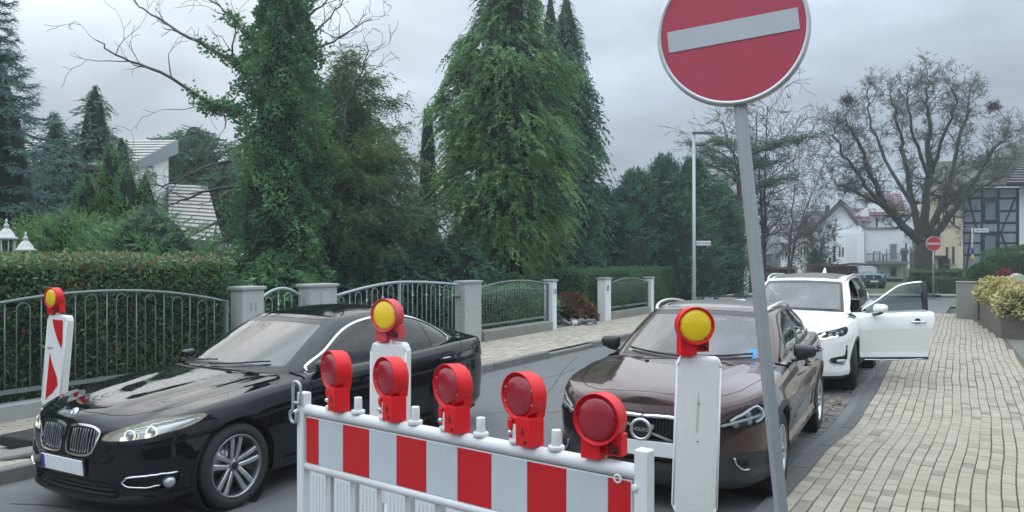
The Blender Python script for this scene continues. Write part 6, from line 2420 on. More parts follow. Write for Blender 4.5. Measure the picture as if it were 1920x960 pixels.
def grow(segs, p, d, length, r, depth, rng, up=0.12, spread=0.7, kids=(5, 4, 4, 3), wob=0.16, minr=0.004, shrink=0.62, tips=None, droop=0.0):
    n = 4 if depth > 1 else 3
    pts = [(p, d, r)]
    for i in range(n):
        d = d + rng.normal(0, wob, 3) + np.array([0, 0, up - droop * (i / n)])
        d = d / np.linalg.norm(d)
        q = p + d * length / n
        r2 = max(minr, r * (1 - 0.55 * (i + 1) / n))
        segs.append((p, q, pts[-1][2], r2))
        p = q
        pts.append((p, d, r2))
    if tips is not None and depth <= 1:
        tips.append((pts[-1][0], pts[-1][1]))
    if depth <= 0:
        return
    k = kids[min(len(kids) - 1, depth - 1)]
    for j in range(k):
        i = 1 + int(rng.random() * n) if j else n
        i = min(i, n)
        q, dd, rr = pts[i]
        a = rng.normal(size=3)
        a -= dd * a.dot(dd)
        a /= np.linalg.norm(a)
        nd = dd * (1 - 0.35 * spread) + a * spread * rng.uniform(0.6, 1.2)
        nd /= np.linalg.norm(nd)
        grow(segs, q, nd, length * shrink * rng.uniform(0.75, 1.2), max(minr, rr * 0.68), depth - 1, rng, up, spread, kids, wob, minr, shrink, tips, droop)


def px(u, v, d):
    return np.array([(u - 960) / FPX * d, d, CAM_H + (480 - v) / FPX * d])


def box_leaves(c0, c1, ax, n, jitter, L, W, faces, outward=0.5):
    """leaves over faces of a block in street coordinates (s, n, z)"""
    P, D = [], []
    (s0, n0, z0), (s1, n1, z1) = c0, c1
    spec = {'front': ((s0, s1), (n1, n1), (z0, z1), NV), 'top': ((s0, s1), (n0, n1), (z1, z1), Vector((0, 0, 1))),
            'end': ((s1, s1), (n0, n1), (z0, z1), SV), 'start': ((s0, s0), (n0, n1), (z0, z1), -SV), 'back': ((s0, s1), (n0, n0), (z0, z1), -NV)}
    ar = {}
    for f in faces:
        a = [b[1] - b[0] for b in spec[f][:3]]
        a = sorted(abs(k) for k in a)
        ar[f] = a[1] * a[2]
    tot = sum(ar.values())
    for f in faces:
        k = int(n * ar[f] / tot)
        sp = spec[f]
        s, nn, z = (RNG.uniform(b[0], b[1] + 1e-9, k) for b in sp[:3])
        pts = np.array(SV)[None] * s[:, None] + np.array(NV)[None] * nn[:, None] + np.array([0, 0, 1.0])[None] * z[:, None]
        o = np.array(sp[3])
        bulge = 0.05 * (np.sin(s * 3.1 + z * 2.3) + np.sin(s * 1.3 - z * 4.1)) if f in ('front', 'back') else 0.03 * np.sin(s * 4 + nn * 6)
        pts = pts + o * (RNG.uniform(-jitter, jitter * 0.35, k) + bulge)[:, None]
        d = unit(o * outward + RNG.normal(0, 0.6, (k, 3)) + [0, 0, 0.25])
        P.append(pts)
        D.append(d)
    return np.concatenate(P), np.concatenate(D)


def hedge(name, label, c0, c1, n, L, W, mat, faces=('front', 'top', 'end'), jitter=0.14, tint=None, cat='hedge', group=None, core_in=0.12):
    t = thing(name, label, cat, SN((c0[0] + c1[0]) / 2, (c0[1] + c1[1]) / 2, c0[2]), 0, group)
    P, D = box_leaves(c0, c1, None, n, jitter, L, W, faces)
    P = P - np.array(t.location)
    k = len(P)
    tn = RNG.random(k) if tint is None else tint(P + np.array(t.location), k)
    leaf_obj('leaves', quads(P, D, L * RNG.uniform(0.6, 1.3, k), W * RNG.uniform(0.7, 1.2, k)), mat, tn, t)
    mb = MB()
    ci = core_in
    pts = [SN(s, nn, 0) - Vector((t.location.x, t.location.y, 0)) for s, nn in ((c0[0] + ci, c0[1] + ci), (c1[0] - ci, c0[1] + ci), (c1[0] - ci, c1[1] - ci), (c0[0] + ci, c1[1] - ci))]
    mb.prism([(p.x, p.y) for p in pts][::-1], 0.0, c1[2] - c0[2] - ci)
    mb.build('inner_filler', m_core, t)  # solid block added behind the leaves so no light passes through
    return t


# ---- hedges along the left street front
se = on_line(431, NF - 0.3)[0]


def tint_red(P, k):
    z = P[:, 2]
    top = z > 1.86
    base = RNG.random(k) * 0.52
    red = RNG.random(k) < (0.055 + 0.04 * np.sin(P[:, 0] * 2.1))
    base = np.where(red, RNG.uniform(0.6, 0.86, k), base)
    return np.where(top & (RNG.random(k) < 0.5), np.where(RNG.random(k) < .25, RNG.uniform(.6, .9, k), np.where(RNG.random(k) < .5, 1.0, .48)), base)


hedge('garden_hedge', 'tall dark leafy hedge with reddish leaves behind the hoop fence', (-0.5, NF - 1.5, 0.1), (se, NF - 0.22, 1.93), 52000, 0.062, 0.017, m_hedge, tint=tint_red, jitter=0.16)
sh0, sh1 = on_line(1090, NF - 0.4)[0], on_line(1305, NF - 0.35)[0]
hedge('clipped_hedge', 'clipped dark green hedge behind the white pillars left of the lamp post', (sh0, NF - 1.5, 0.1), (sh1, NF - 0.32, 1.56), 30000, 0.06, 0.014, m_clip, faces=('front', 'top', 'start'), jitter=0.07)
hedge('clipped_hedge', 'lower hedge inside the arched railing between two white pillars', (s_4 + 0.35, NF - 0.31, 0.2), (s_4b - 0.1, NF - 0.10, 1.12), 9000, 0.055, 0.014, m_clip, faces=('front', 'top'), jitter=0.05, core_in=0.05)
# shrub behind the dark railing of number 13
hedge('garden_shrub', 'dark ivy like shrub showing through the close barred railing', (f0 + 0.1, NF - 1.1, 0.1), (f1 - 0.1, NF - 0.34, 1.18), 9000, 0.06, 0.02, m_ivy, faces=('front', 'top'), jitter=0.22, cat='shrub')


def crown_tree(name, label, base, prof, n, spray, mat, seed, trunk_r=0.12, lump=0.16, out=1.0, dz=-0.1, cat='tree', group=None, inner=0.35, tint_up=0.0, core=True, ell=(1, 1), lumpf=3.0, trunk_top=None, wood=None, clus=0):
    """conifer-like crown: sprays set through the outer shell of an uneven envelope; prof: (height, radius)"""
    rng = np.random.default_rng(seed)
    t = thing(name, label, cat, base, 0, group)
    pz, pr = np.array(prof, float).T
    f = lambda z: np.interp(z, pz, pr)
    # heights in proportion to girth
    zz = np.linspace(pz[0], pz[-1], 400)
    w = f(zz) + 0.05
    c = np.cumsum(w)
    z = np.interp(rng.random(n) * c[-1], c, zz)
    a = rng.random(n) * 2 * math.pi
    ph = rng.random(6) * 6.28
    ct = None
    if clus:
        free = rng.random(n) < .38
        z_, a_ = z, a
        kc = rng.integers(0, clus, n)
        zc_ = np.interp((np.arange(clus) + rng.random(clus)) / clus * c[-1], c, zz)
        ac = rng.random(clus) * 6.283
        z = np.clip(zc_[kc] + rng.normal(0, .26, n), pz[0], pz[-1])
        a = ac[kc] + rng.normal(0, .26, n) / np.maximum(f(zc_[kc]), .35)
        z, a = np.where(free, z_, z), np.where(free, a_, a)
        ct = rng.normal(0, .24, clus)[kc]
        co = rng.normal(1.0, .13, clus)[kc]
    lum = 1 + lump * (np.sin(a * lumpf + ph[0] + z * 1.3) + np.sin(a * 5 + ph[1] - z * 2.1) * 0.7 + np.sin(z * 3.0 + ph[2] + a) * 0.8)
    q = 1 - inner * rng.random(n) ** 1.6
    r = f(z) * lum * q
    if clus:
        r = r * co
    B = np.stack([np.cos(a) * r * ell[0], np.sin(a) * r * ell[1], z], 1)
    A = np.stack([np.cos(a) * out, np.sin(a) * out, np.full(n, dz)], 1) + rng.normal(0, 0.3, (n, 3))
    A = unit(A)
    Ls = spray['L'] * rng.uniform(0.6, 1.35, n) * np.clip(0.45 + f(z) / max(pr) * 0.8, 0.4, 1.2)
    B = B - A * Ls[:, None] * 0.6
    P, D, L, W = sprays(B, A, Ls, spray.get('m', 12), spray.get('lw', 0.17), spray.get('ll', 0.36), spray.get('droop', 0.4), spray.get('spread', 0.65))
    m = spray.get('m', 12)
    tone = np.repeat(np.clip(rng.normal(0.5, 0.18, n) + (ct if clus else 0) + tint_up * (1 - (z - pz[0]) / (pz[-1] - pz[0]) - 0.5), 0, 1), m)
    leaf_obj('crown', quads(P, D, L, W), mat, np.clip(tone + rng.normal(0, 0.10, n * m), 0, 1), t)
    segs = []
    H = trunk_top or pz[-1] * 0.9
    K = 8
    for i in range(K):
        segs.append((np.array([0, 0, H * i / K]), np.array([rng.normal(0, 0.02), rng.normal(0, 0.02), H * (i + 1) / K]), trunk_r * (1 - 0.85 * i / K), trunk_r * (1 - 0.85 * (i + 1) / K)))
    for i in range(26):
        zb = rng.uniform(0.12, 0.92) * H
        an = rng.random() * 6.28
        rr = f(zb) * 0.8
        segs.append((np.array([0, 0, zb]), np.array([math.cos(an) * rr * ell[0], math.sin(an) * rr * ell[1], zb + rng.uniform(-.2, .5) * rr]), trunk_r * .25, trunk_r * .06))
    wood_obj('trunk', segs, wood or m_bark, t)
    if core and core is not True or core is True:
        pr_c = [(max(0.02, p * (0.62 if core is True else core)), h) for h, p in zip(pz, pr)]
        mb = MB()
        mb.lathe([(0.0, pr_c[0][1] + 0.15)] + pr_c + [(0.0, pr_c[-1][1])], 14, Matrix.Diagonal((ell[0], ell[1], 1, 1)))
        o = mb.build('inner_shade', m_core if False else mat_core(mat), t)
    return t


CORES = {}


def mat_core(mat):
    """near-black core colour: the shade inside a crown put into the material"""
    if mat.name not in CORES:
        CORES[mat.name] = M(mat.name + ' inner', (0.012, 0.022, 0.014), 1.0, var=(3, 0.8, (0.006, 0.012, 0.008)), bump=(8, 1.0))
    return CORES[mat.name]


def ground_at(u, d, z=0.1):
    return (((u - 960) / FPX * d), d, z)


# the tall bright cypress and the darker one behind its right shoulder
crown_tree('cypress_tree', 'tall bright green cypress with drooping fans, tallest in the middle', ground_at(950, 23.5),
           [(0.5, .8), (1.3, 1.05), (2.2, 1.5), (3.2, 1.82), (5, 1.85), (6.5, 1.8), (7.4, 1.72), (7.9, 1.42), (8.5, 1.12), (9.4, .95), (10.4, .8), (11.6, .3)],
           5200, dict(L=0.46, m=19, droop=0.5, lw=0.27, ll=0.24, spread=.85), m_cyp, 3, lump=0.10, dz=-0.25, tint_up=0.5, inner=0.22, core=0.50, lumpf=4, clus=190)
crown_tree('cypress_tree', 'dark narrow cypress peeping out behind the right side of the bright one', ground_at(1062, 28),
           [(1, 1.0), (3, 1.15), (5, 1.15), (7, 1.0), (8.6, .75), (10, .45), (11.0, .1)],
           1500, dict(L=0.75, m=12, droop=0.7, lw=0.16), m_cypd, 4, lump=0.14, dz=-0.2, core=0.7)
crown_tree('cypress_tree', 'dark second spire leaning against the narrow cypress', ground_at(1032, 29.5),
           [(3, .6), (7, .7), (9, .5), (10.6, .3), (11.6, .05)], 700, dict(L=0.6, m=12, droop=0.5, lw=0.16), m_cypd, 5, core=0.7)

# the big yew right of it, built of several leaders
t = None
yew_parts = [(1130, 28.0, 4.3, 1.5), (1190, 28.6, 5.0, 1.6), (1245, 29.0, 5.6, 1.7), (1300, 29.4, 5.6, 1.6), (1350, 30.0, 4.6, 1.3), (1165, 27.2, 3.5, 1.4), (1275, 28.2, 4.2, 1.7)]
B, A, Ls, tone = [], [], [], []
yc = ground_at(1240, 30.8)
rg = np.random.default_rng(8)
yt = thing('yew_tree', 'broad dark green yew with upright shoots behind the lamp post', 'tree', yc)
segs = []
for (u, d, h, r) in yew_parts:
    c = np.array(ground_at(u, d + 2)) - np.array(yc)
    n = 820
    z = h * (1 - rg.random(n) ** 1.5 * 0.92)
    a = rg.random(n) * 6.28
    prof = np.interp(z / h, [0, .15, .5, .8, 1], [.75, 1, 1, .72, .12])
    rr = r * prof * (1 - .3 * rg.random(n) ** 2) * (1 + .15 * np.sin(a * 4 + z * 2))
    b = np.stack([np.cos(a) * rr, np.sin(a) * rr, z], 1) + c
    ax = unit(np.stack([np.cos(a) * .8, np.sin(a) * .8, np.full(n, .55)], 1) + rg.normal(0, .3, (n, 3)))
    l = .55 * rg.uniform(.6, 1.4, n)
    spire = (z > h * .9)
    ax[spire] = unit(np.stack([rg.normal(0, .15, spire.sum()), rg.normal(0, .15, spire.sum()), np.ones(spire.sum())], 1))
    l[spire] *= 1.25
    B.append(b - ax * l[:, None] * .6)
    A.append(ax)
    Ls.append(l)
    tone.append(np.clip(rg.normal(.45, .33, n), 0, 1))
    for k in range(3):
        segs.append((np.array([0, 0, 0.0]) + c * .35, c + np.array([rg.normal(0, .3), rg.normal(0, .3), h * .8]), .12, .03))
B, A, Ls, tone = np.concatenate(B), np.concatenate(A), np.concatenate(Ls), np.concatenate(tone)
P, D, L, W = sprays(B, A, Ls, 13, 0.15, 0.30, 0.12, 0.7)
leaf_obj('crown', quads(P, D, L, W), m_yew, np.clip(np.repeat(tone, 13) + RNG.normal(0, .1, len(P)), 0, 1), yt)
wood_obj('trunk', segs, m_bark, yt)
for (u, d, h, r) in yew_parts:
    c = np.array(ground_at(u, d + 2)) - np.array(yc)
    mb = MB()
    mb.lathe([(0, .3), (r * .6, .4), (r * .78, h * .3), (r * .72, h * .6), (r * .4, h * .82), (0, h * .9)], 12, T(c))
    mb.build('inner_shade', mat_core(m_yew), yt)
crown_tree('yew_shrub', 'dark rounded yew bush at the foot of the cypress behind the railing', ground_at(1062, 26.5), [(0, .8), (1, 1.0), (2, .9), (2.7, .4), (3, .1)], 900, dict(L=.45, m=12, droop=.2), m_yew, 12, cat='shrub', core=.7)

# left shoulder shrubs and the dark undergrowth behind the gates
for i, (u, d, h, r, lab, m) in enumerate((
        (600, 20.5, 3.0, 1.6, 'dark shrub mass behind the small gate, left part', m_yew),
        (700, 21.5, 2.7, 1.7, 'dark yew undergrowth behind the middle of the double gate', m_yew),
        (790, 23.0, 2.5, 1.5, 'dark shrub between the narrow ivy trunk and the bright cypress', m_yew),
        (855, 22.0, 2.5, 1.2, 'dark green shrub at the left foot of the bright cypress', m_cypd),
        (520, 18.0, 2.2, 1.0, 'dark ivy bush below the ivy covered tree', m_ivy),
        (965, 22.3, 1.4, .9, 'low dark bush under the right of the bright cypress', m_ivy))):
    crown_tree('garden_shrub', lab, ground_at(u, d), [(0, r * .9), (h * .3, r * 1.05), (h * .6, r), (h * .85, r * .6), (h, r * .1)], 1000, dict(L=.5, m=12, droop=.25), m, 30 + i, cat='shrub', core=.75)

# ---- the ivy covered tree with dead branches
rg = np.random.default_rng(21)
iv_d = 18.5
base = np.array(ground_at(510, iv_d))
it = thing('ivy_tree', 'old tree smothered in dark ivy with bare dead branches reaching left', 'tree', tuple(base))
segs = []
sm = limb(segs, [(0, 0, 0), (.02, 0, 2), (.05, .1, 4), (.0, .1, 6), (.1, .05, 8.2), (.2, 0, 9.6)], .30, .10, rg, 4, .02)
dead = []
def iv(u, v, dd=0.0):
    return px(u, v, iv_d + dd) - base
limbs = [
    [iv(450, 210), iv(390, 190, -.4), iv(300, 135, -.9), iv(230, 108, -1.2), iv(180, 74, -1.5)],
    [iv(470, 130), iv(400, 95, .3), iv(340, 60, .5), iv(280, 25, .8), iv(240, -5, 1.0)],
    [iv(480, 90), iv(440, 40), iv(400, 5, .4), iv(365, -30, .6)],
    [iv(445, 208), iv(400, 202, -.2), iv(355, 192, -.3)],
    [iv(530, 140), iv(570, 80, .2), iv(620, 30, .4), iv(650, -10, .6)],
    [iv(530, 170), iv(580, 100, -.3), iv(640, 70, -.5), iv(695, 35, -.8)],
    [iv(440, 300), iv(380, 315, -.3), iv(320, 345, -.5), iv(285, 348, -.6)],
    [iv(440, 350), iv(380, 360, -.3), iv(330, 380, -.5), iv(290, 385, -.7)],
    [iv(440, 400), iv(390, 425, -.3), iv(350, 445, -.5), iv(320, 452, -.8)],
    [iv(450, 440), iv(400, 460, -.3), iv(365, 480, -.4)],
    [iv(540, 60), iv(590, 20), iv(640, -20)],
    [iv(600, 230), iv(650, 190, -.4), iv(680, 130, -.5), iv(690, 80, -.6)],
]
tips = []
for k, pl in enumerate(limbs):
    s_ = limb(segs, pl, .060 if k < 2 else .04, .012, rg, 4, .03)
    for (p, d, r) in s_:
        for _ in range(1):
            if rg.random() < (.62 if k < 6 else .5):
                a = rg.normal(size=3)
                a[2] += -.1
                nd = unit((d * .7 + a * .6)[None])[0]
                grow(segs, p, nd, rg.uniform(.35, 1.0), r * .55, 2, rg, up=.06, kids=(2, 2), wob=.22, minr=.0045, tips=tips)
wood_obj('trunk', segs, m_deadwood, it, .03)
# ivy: leaves round the trunk column and along the starts of the limbs
n = 52000
z = rg.random(n) ** .9 * 9.6
ivr = np.interp(z, [0, 1, 2.5, 4, 5.5, 6.5, 7.5, 8.6, 9.6], [.75, .88, .98, .98, .88, .74, .52, .40, .30])
a = rg.random(n) * 6.28
rr = ivr * (1 - .5 * rg.random(n) ** 2) * (1 + .20 * np.sin(a * 3 + z * 1.7) + .17 * np.sin(a * 5 - z * 3.1) + .16 * np.sin(a * 8 + z * 6.3) + .10 * np.sin(z * 9 - a * 4))
Pv = np.stack([np.cos(a) * rr + .03 * z * .3 + np.interp(z, [0, 3, 10], [0, .25, .12]), np.sin(a) * rr, z], 1)
Dv = unit(np.stack([np.cos(a), np.sin(a), -.3 + 0 * a], 1) + rg.normal(0, .55, (n, 3)))
Pl, Dl = [], []
for k, pl in enumerate(limbs[:6]):
    Q = smooth_poly(pl[:3], n=20)
    idx = rg.integers(0, int(len(Q) * .75), 420)
    Pl.append(Q[idx] + rg.normal(0, .09, (420, 3)))
    Dl.append(unit(rg.normal(0, 1, (420, 3)) + [0, 0, -.5]))
Pv, Dv = np.concatenate([Pv] + Pl), np.concatenate([Dv] + Dl)
k = len(Pv)
leaf_obj('ivy', quads(Pv, Dv, .085 * rg.uniform(.6, 1.3, k), .034), m_ivy, np.clip(.45 + .25 * np.sin(Pv[:, 2] * 2.2 + Pv[:, 0] * 3) + rg.normal(0, .18, k), 0, 1), it)
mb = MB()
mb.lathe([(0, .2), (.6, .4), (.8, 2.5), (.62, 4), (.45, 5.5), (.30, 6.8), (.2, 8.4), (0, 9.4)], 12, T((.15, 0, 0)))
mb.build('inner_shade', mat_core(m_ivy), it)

# ---- the open, olive needled conifer to its right
rg = np.random.default_rng(23)
ol_d = 20.0
base = np.array(ground_at(640, ol_d))
ot = thing('larch_tree', 'open conifer with thin olive brown needled branches right of the ivy tree', 'tree', tuple(base))
segs = []
def ol(u, v, dd=0.0):
    return px(u, v, ol_d + dd) - base
limb(segs, [(0, 0, 0), (.05, 0, 2.2), (.0, .1, 4), (.05, 0, 5.6), (.15, 0, 6.7)], .16, .03, rg, 4, .02)
TB, TA = [], []
ends = [(760, 345, -.4), (772, 300, .3), (745, 240, -.6), (735, 190, .2), (700, 150, -.4), (660, 118, .3), (690, 215, .8), (720, 270, -1.0), (775, 395, -.5), (750, 430, .4), (560, 300, -1.1), (500, 285, -1.2), (470, 270, -1.3), (540, 330, -1.4), (640, 290, -1.2), (590, 180, .3), (700, 330, -1.2), (620, 380, -1.3), (680, 400, -1.1), (540, 400, -1.2), (600, 240, -.8), (650, 440, -1.0), (730, 470, -.6), (690, 300, 1), (640, 160, .8)]
for (u, v, dd) in ends:
    e = ol(u, v, dd)
    st = np.array([0, 0, np.clip(e[2] - .5 + rg.normal(0, .3), .6, 6.2)])
    mid = st * .45 + e * .55 + np.array([0, 0, .28])
    s_ = limb(segs, [st, st * .7 + mid * .3 + [0, 0, .1], mid, e], .035, .006, rg, 5, .02)
    for (p, d, r) in s_[4:]:
        for _ in range(4):
            a_ = rg.normal(size=3) * [1, 1, .5]
            nd = unit((d * .9 + a_ * .55)[None])[0]
            ln = rg.uniform(.25, .6)
            segs.append((p, p + nd * ln + [0, 0, -.1], .006, .003))
            for q in np.linspace(.2, 1, 4):
                TB.append(p + nd * ln * q + rg.normal(0, .03, 3))
                TA.append(unit((nd + rg.normal(0, .5, 3) + [0, 0, -.35])[None])[0])
wood_obj('trunk', segs, m_deadwood, ot, .03)
TB, TA = np.array(TB), np.array(TA)
P, D, L, W = sprays(TB, TA, rg.uniform(.16, .36, len(TB)), 9, .16, .38, .5, .8)
hgt = np.repeat(TB[:, 2], 9)
leaf_obj('crown', quads(P, D, L, W), m_olive, np.clip(.35 + rg.normal(0, .2, len(P)) + .35 * np.exp(-((hgt - 4.6) / .5) ** 2), 0, 1), ot)
# a denser dark heart of the same thicket
crown_tree('thicket_tree', 'dense dark evergreen thicket between ivy tree and narrow trunk', ground_at(640, 21.6),
           [(.3, 1.9), (1.5, 2.1), (3, 2.0), (4.2, 1.75), (5.2, 1.35), (6.2, .85), (7.0, .2)], 3000, dict(L=.5, m=14, droop=.45, lw=.2, ll=.28), m_mixed, 25, lump=.2, core=.5, clus=120)

# narrow ivy clad trunk
crown_tree('ivy_clad_tree', 'slim bare topped trunk wrapped in ivy beside the bright cypress', ground_at(802, 25), [(.3, .5), (2, .45), (4, .34), (5.4, .26), (6.5, .15)], 900, dict(L=.22, m=9, droop=.4, ll=.5), m_ivy, 27, trunk_r=.14, lump=.15, trunk_top=6.7, core=.8)

# ---- blue spruce at the left edge, layered branches
rg = np.random.default_rng(31)
spd = 15.5
base = np.array(ground_at(-45, spd))
st_ = thing('blue_spruce', 'big blue grey spruce with layered branches at the left picture edge', 'tree', tuple(base))
segs = []
H = 8.4
limb(segs, [(0, 0, 0), (0, 0, 4), (0, 0, H)], .2, .02, rg, 5, 0)
TB, TA, TL = [], [], []
z = .8
while z < H - .2:
    R0 = np.interp(z, [.5, 2.5, 4.5, 6.0, 7.3, H], [2.0, 1.9, 1.45, .95, .75, .15])
    k = 9 if z < 6 else 7
    for j in range(k):
        an = 2 * math.pi * (j + rg.random() * .8) / k
        r = R0 * rg.uniform(.8, 1.15)
        dr = np.array([math.cos(an), math.sin(an), 0])
        pts = [np.array([0, 0, z]), dr * r * .35 + [0, 0, z - .02], dr * r * .75 + [0, 0, z - .12 * r], dr * r + [0, 0, z - .06 * r]]
        s_ = limb(segs, pts, .035, .008, rg, 6, .015)
        for i, (p, d, rr) in enumerate(s_[3:]):
            for sg in (-1, 1, 0):
                side = np.array([-dr[1], dr[0], 0]) * sg
                A_ = unit((d * .75 + side * .8 + rg.normal(0, .15, 3))[None])[0]
                TB.append(p)
                TA.append(A_)
                TL.append((.12 + .32 * (1 - i / 16)) * rg.uniform(.7, 1.2) * (1 if z < 6 else .7))
    z += .36
TB, TA, TL = np.array(TB), np.array(TA), np.array(TL)
P, D, L, W = sprays(TB, TA, TL, 12, .13, .34, .18, 1.0)
leaf_obj('crown', quads(P, D, L, W), m_spruce, np.clip(np.repeat(rg.normal(.5, .2, len(TB)), 12) + rg.normal(0, .1, len(P)), 0, 1), st_)
wood_obj('trunk', segs, m_bark, st_)
mb = MB()
mb.lathe([(0, .3), (1.0, .5), (1.05, 2.5), (.75, 4.5), (.3, 6.3), (0, 7.6)], 10)
mb.build('inner_shade', mat_core(m_spruce), st_)

crown_tree('conifer_tree', 'tall dark conifer with a ragged top left of the pale house', ground_at(178, 24), [(1, 1.6), (3, 1.4), (4.5, 1.0), (5.6, .6), (6.5, .35), (7.0, .05)], 1500, dict(L=.6, m=12, droop=.3), m_spire, 41, lump=.24, core=.6)
crown_tree('conifer_tree', 'dark ragged conifer between the blue spruce and the tall conifer', ground_at(105, 22.5), [(1, 1.4), (3, 1.2), (4.2, .8), (5.2, .4), (5.9, .06)], 1200, dict(L=.55, m=12, droop=.3), m_spire, 42, lump=.24, core=.6)
crown_tree('conifer_tree', 'small dark conifer touching the pale house wall', ground_at(228, 21), [(1, .9), (2.6, .8), (3.6, .5), (4.6, .25), (5.0, .05)], 700, dict(L=.45, m=12, droop=.3), m_spire, 43, lump=.2, core=.6)
for i, (u, h, r, lab) in enumerate(((165, 3.55, .42, 'leftmost spire of the thuja group before the pale house'), (208, 4.25, .50, 'tallest spire of the thuja group'), (240, 3.75, .44, 'thuja spire right of the tallest one'), (272, 3.6, .46, 'rightmost thuja spire before the pale house wall'))):
    crown_tree('thuja_tree', lab, ground_at(u, 16.5 + .3 * (i % 2)), [(.2, r * .9), (h * .5, r * 1.05), (h * .75, r * .8), (h * .92, r * .35), (h, .03)], 620, dict(L=.34, m=11, droop=-.35, lw=.2), m_thuja, 50 + i, dz=1.0, lump=.12, core=.75, group='thuja spires in the left garden')

# dwarf pines and a soft cypress bush over the hedge
rg = np.random.default_rng(61)
for i, (u, d, h, r, lab, m, el) in enumerate(((280, 12.6, 2.66, .95, 'spreading light green dwarf pine above the hedge, right part', m_pine, (1.0, .8)),
                                          (215, 13.2, 2.45, .7, 'rounded dwarf pine above the middle of the hedge', m_pine, (1, .8)),
                                          (130, 13.4, 2.62, .85, 'soft feathery green cypress bush above the hedge near the lanterns', m_thuja, (1, .8)),
                                          (322, 12.9, 2.15, .36, 'low yellowish pine twig bush at the right end of the hedge', m_olive, (1, .8)))):
    crown_tree('garden_shrub', lab, ground_at(u, d), [(.6, r * .8), (h * .5, r), (h * .72, r * 1.05), (h * .88, r * .7), (h, r * .12)], 1150, dict(L=.26 if i != 2 else .4, m=12, droop=-.1 if i != 2 else -.3, ll=.42, lw=.11), m, 62 + i, cat='shrub', dz=.5, lump=.2, core=.7, ell=el)
crown_tree('pine_tree', 'rounded dark pine behind the pale house', ground_at(365, 31), [(2.6, .6), (3.8, 1.5), (5.2, 1.75), (6.2, 1.3), (6.9, .3)], 1500, dict(L=.5, m=12, droop=.0, ll=.4), m_pineb, 71, lump=.22, dz=.3, core=.5, trunk_r=.16, trunk_top=5.5)
crown_tree('pine_tree', 'paler pine top right of the pale house lower roof', ground_at(425, 27), [(1.5, .9), (3, 1.2), (4.2, .9), (5, .2)], 1000, dict(L=.5, m=12, droop=.1, ll=.4), m_pineb, 72, lump=.22, dz=.2, core=.5)

# ---- brown hydrangea and rubble behind pillar 13
rg = np.random.default_rng(81)
base = np.array(ground_at(1068, 22.6, .1))
ht = thing('hydrangea_bush', 'rust brown withered hydrangea bush beside white pillar 13', 'shrub', tuple(base))
n = 5200
a = rg.random(n) * 6.28
zz = rg.random(n) * .82
rr = .72 * np.sqrt(np.clip(1 - (zz / .85) ** 2, .05, 1)) * (1 - .35 * rg.random(n)) * (1 + .2 * np.sin(a * 5 + zz * 7))
P = np.stack([np.cos(a) * rr, np.sin(a) * rr * .7, zz], 1)
D = unit(np.stack([np.cos(a), np.sin(a), .2 + 0 * a], 1) + rg.normal(0, .7, (n, 3)))
leaf_obj('withered_leaves', quads(P, D, .085 * rg.uniform(.6, 1.3, n), .032), m_fern, np.clip(.4 + .3 * np.sin(P[:, 0] * 9) * np.sin(P[:, 2] * 8) + rg.normal(0, .2, n), 0, 1), ht)
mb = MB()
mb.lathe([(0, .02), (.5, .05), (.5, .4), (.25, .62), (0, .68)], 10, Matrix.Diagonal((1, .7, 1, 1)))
mb.build('inner_filler', m_core, ht)
m_rock = M('grey slate stone', (0.16, 0.165, 0.175), 0.8, rand=[(0, (0.10, 0.105, 0.115)), (.6, (0.22, 0.225, 0.235)), (1, (0.42, 0.43, 0.44))], bump=(20, .5))
for i in range(46):
    u = rg.uniform(1046, 1116)
    d = 21.6 + rg.uniform(-.4, .4)
    r = rg.uniform(.05, .11)
    bm = bmesh.new()
    bmesh.ops.create_icosphere(bm, subdivisions=1, radius=r)
    for v in bm.verts:
        v.co = Vector((v.co.x * rg.uniform(.9, 1.5), v.co.y * rg.uniform(.8, 1.1), v.co.z * rg.uniform(.45, .7)))
    me = bpy.data.meshes.new('slate_stone')
    bm.to_mesh(me)
    bm.free()
    me.materials.append(m_rock)
    o = link('slate_stone', me, None, ground_at(u, d, .13 + rg.uniform(0, .12)), (rg.uniform(-.3, .3), rg.uniform(-.3, .3), rg.uniform(0, 6)))
    tag(o, 'loose grey slate stone in the heap under the brown hydrangea', 'stone', 'slate stones heaped by the driveway')

# ---- the big bare tree on the corner
rg = np.random.default_rng(91)
bd = 42.0
base = np.array(ground_at(1733, bd, .1))
bt = thing('bare_tree', 'huge leafless tree with a thick trunk and wide crown on the far corner', 'tree', tuple(base), group=None)
segs, twigs = [], []


def bp(u, v, dd=0.0):
    return px(u, v, bd + dd) - base


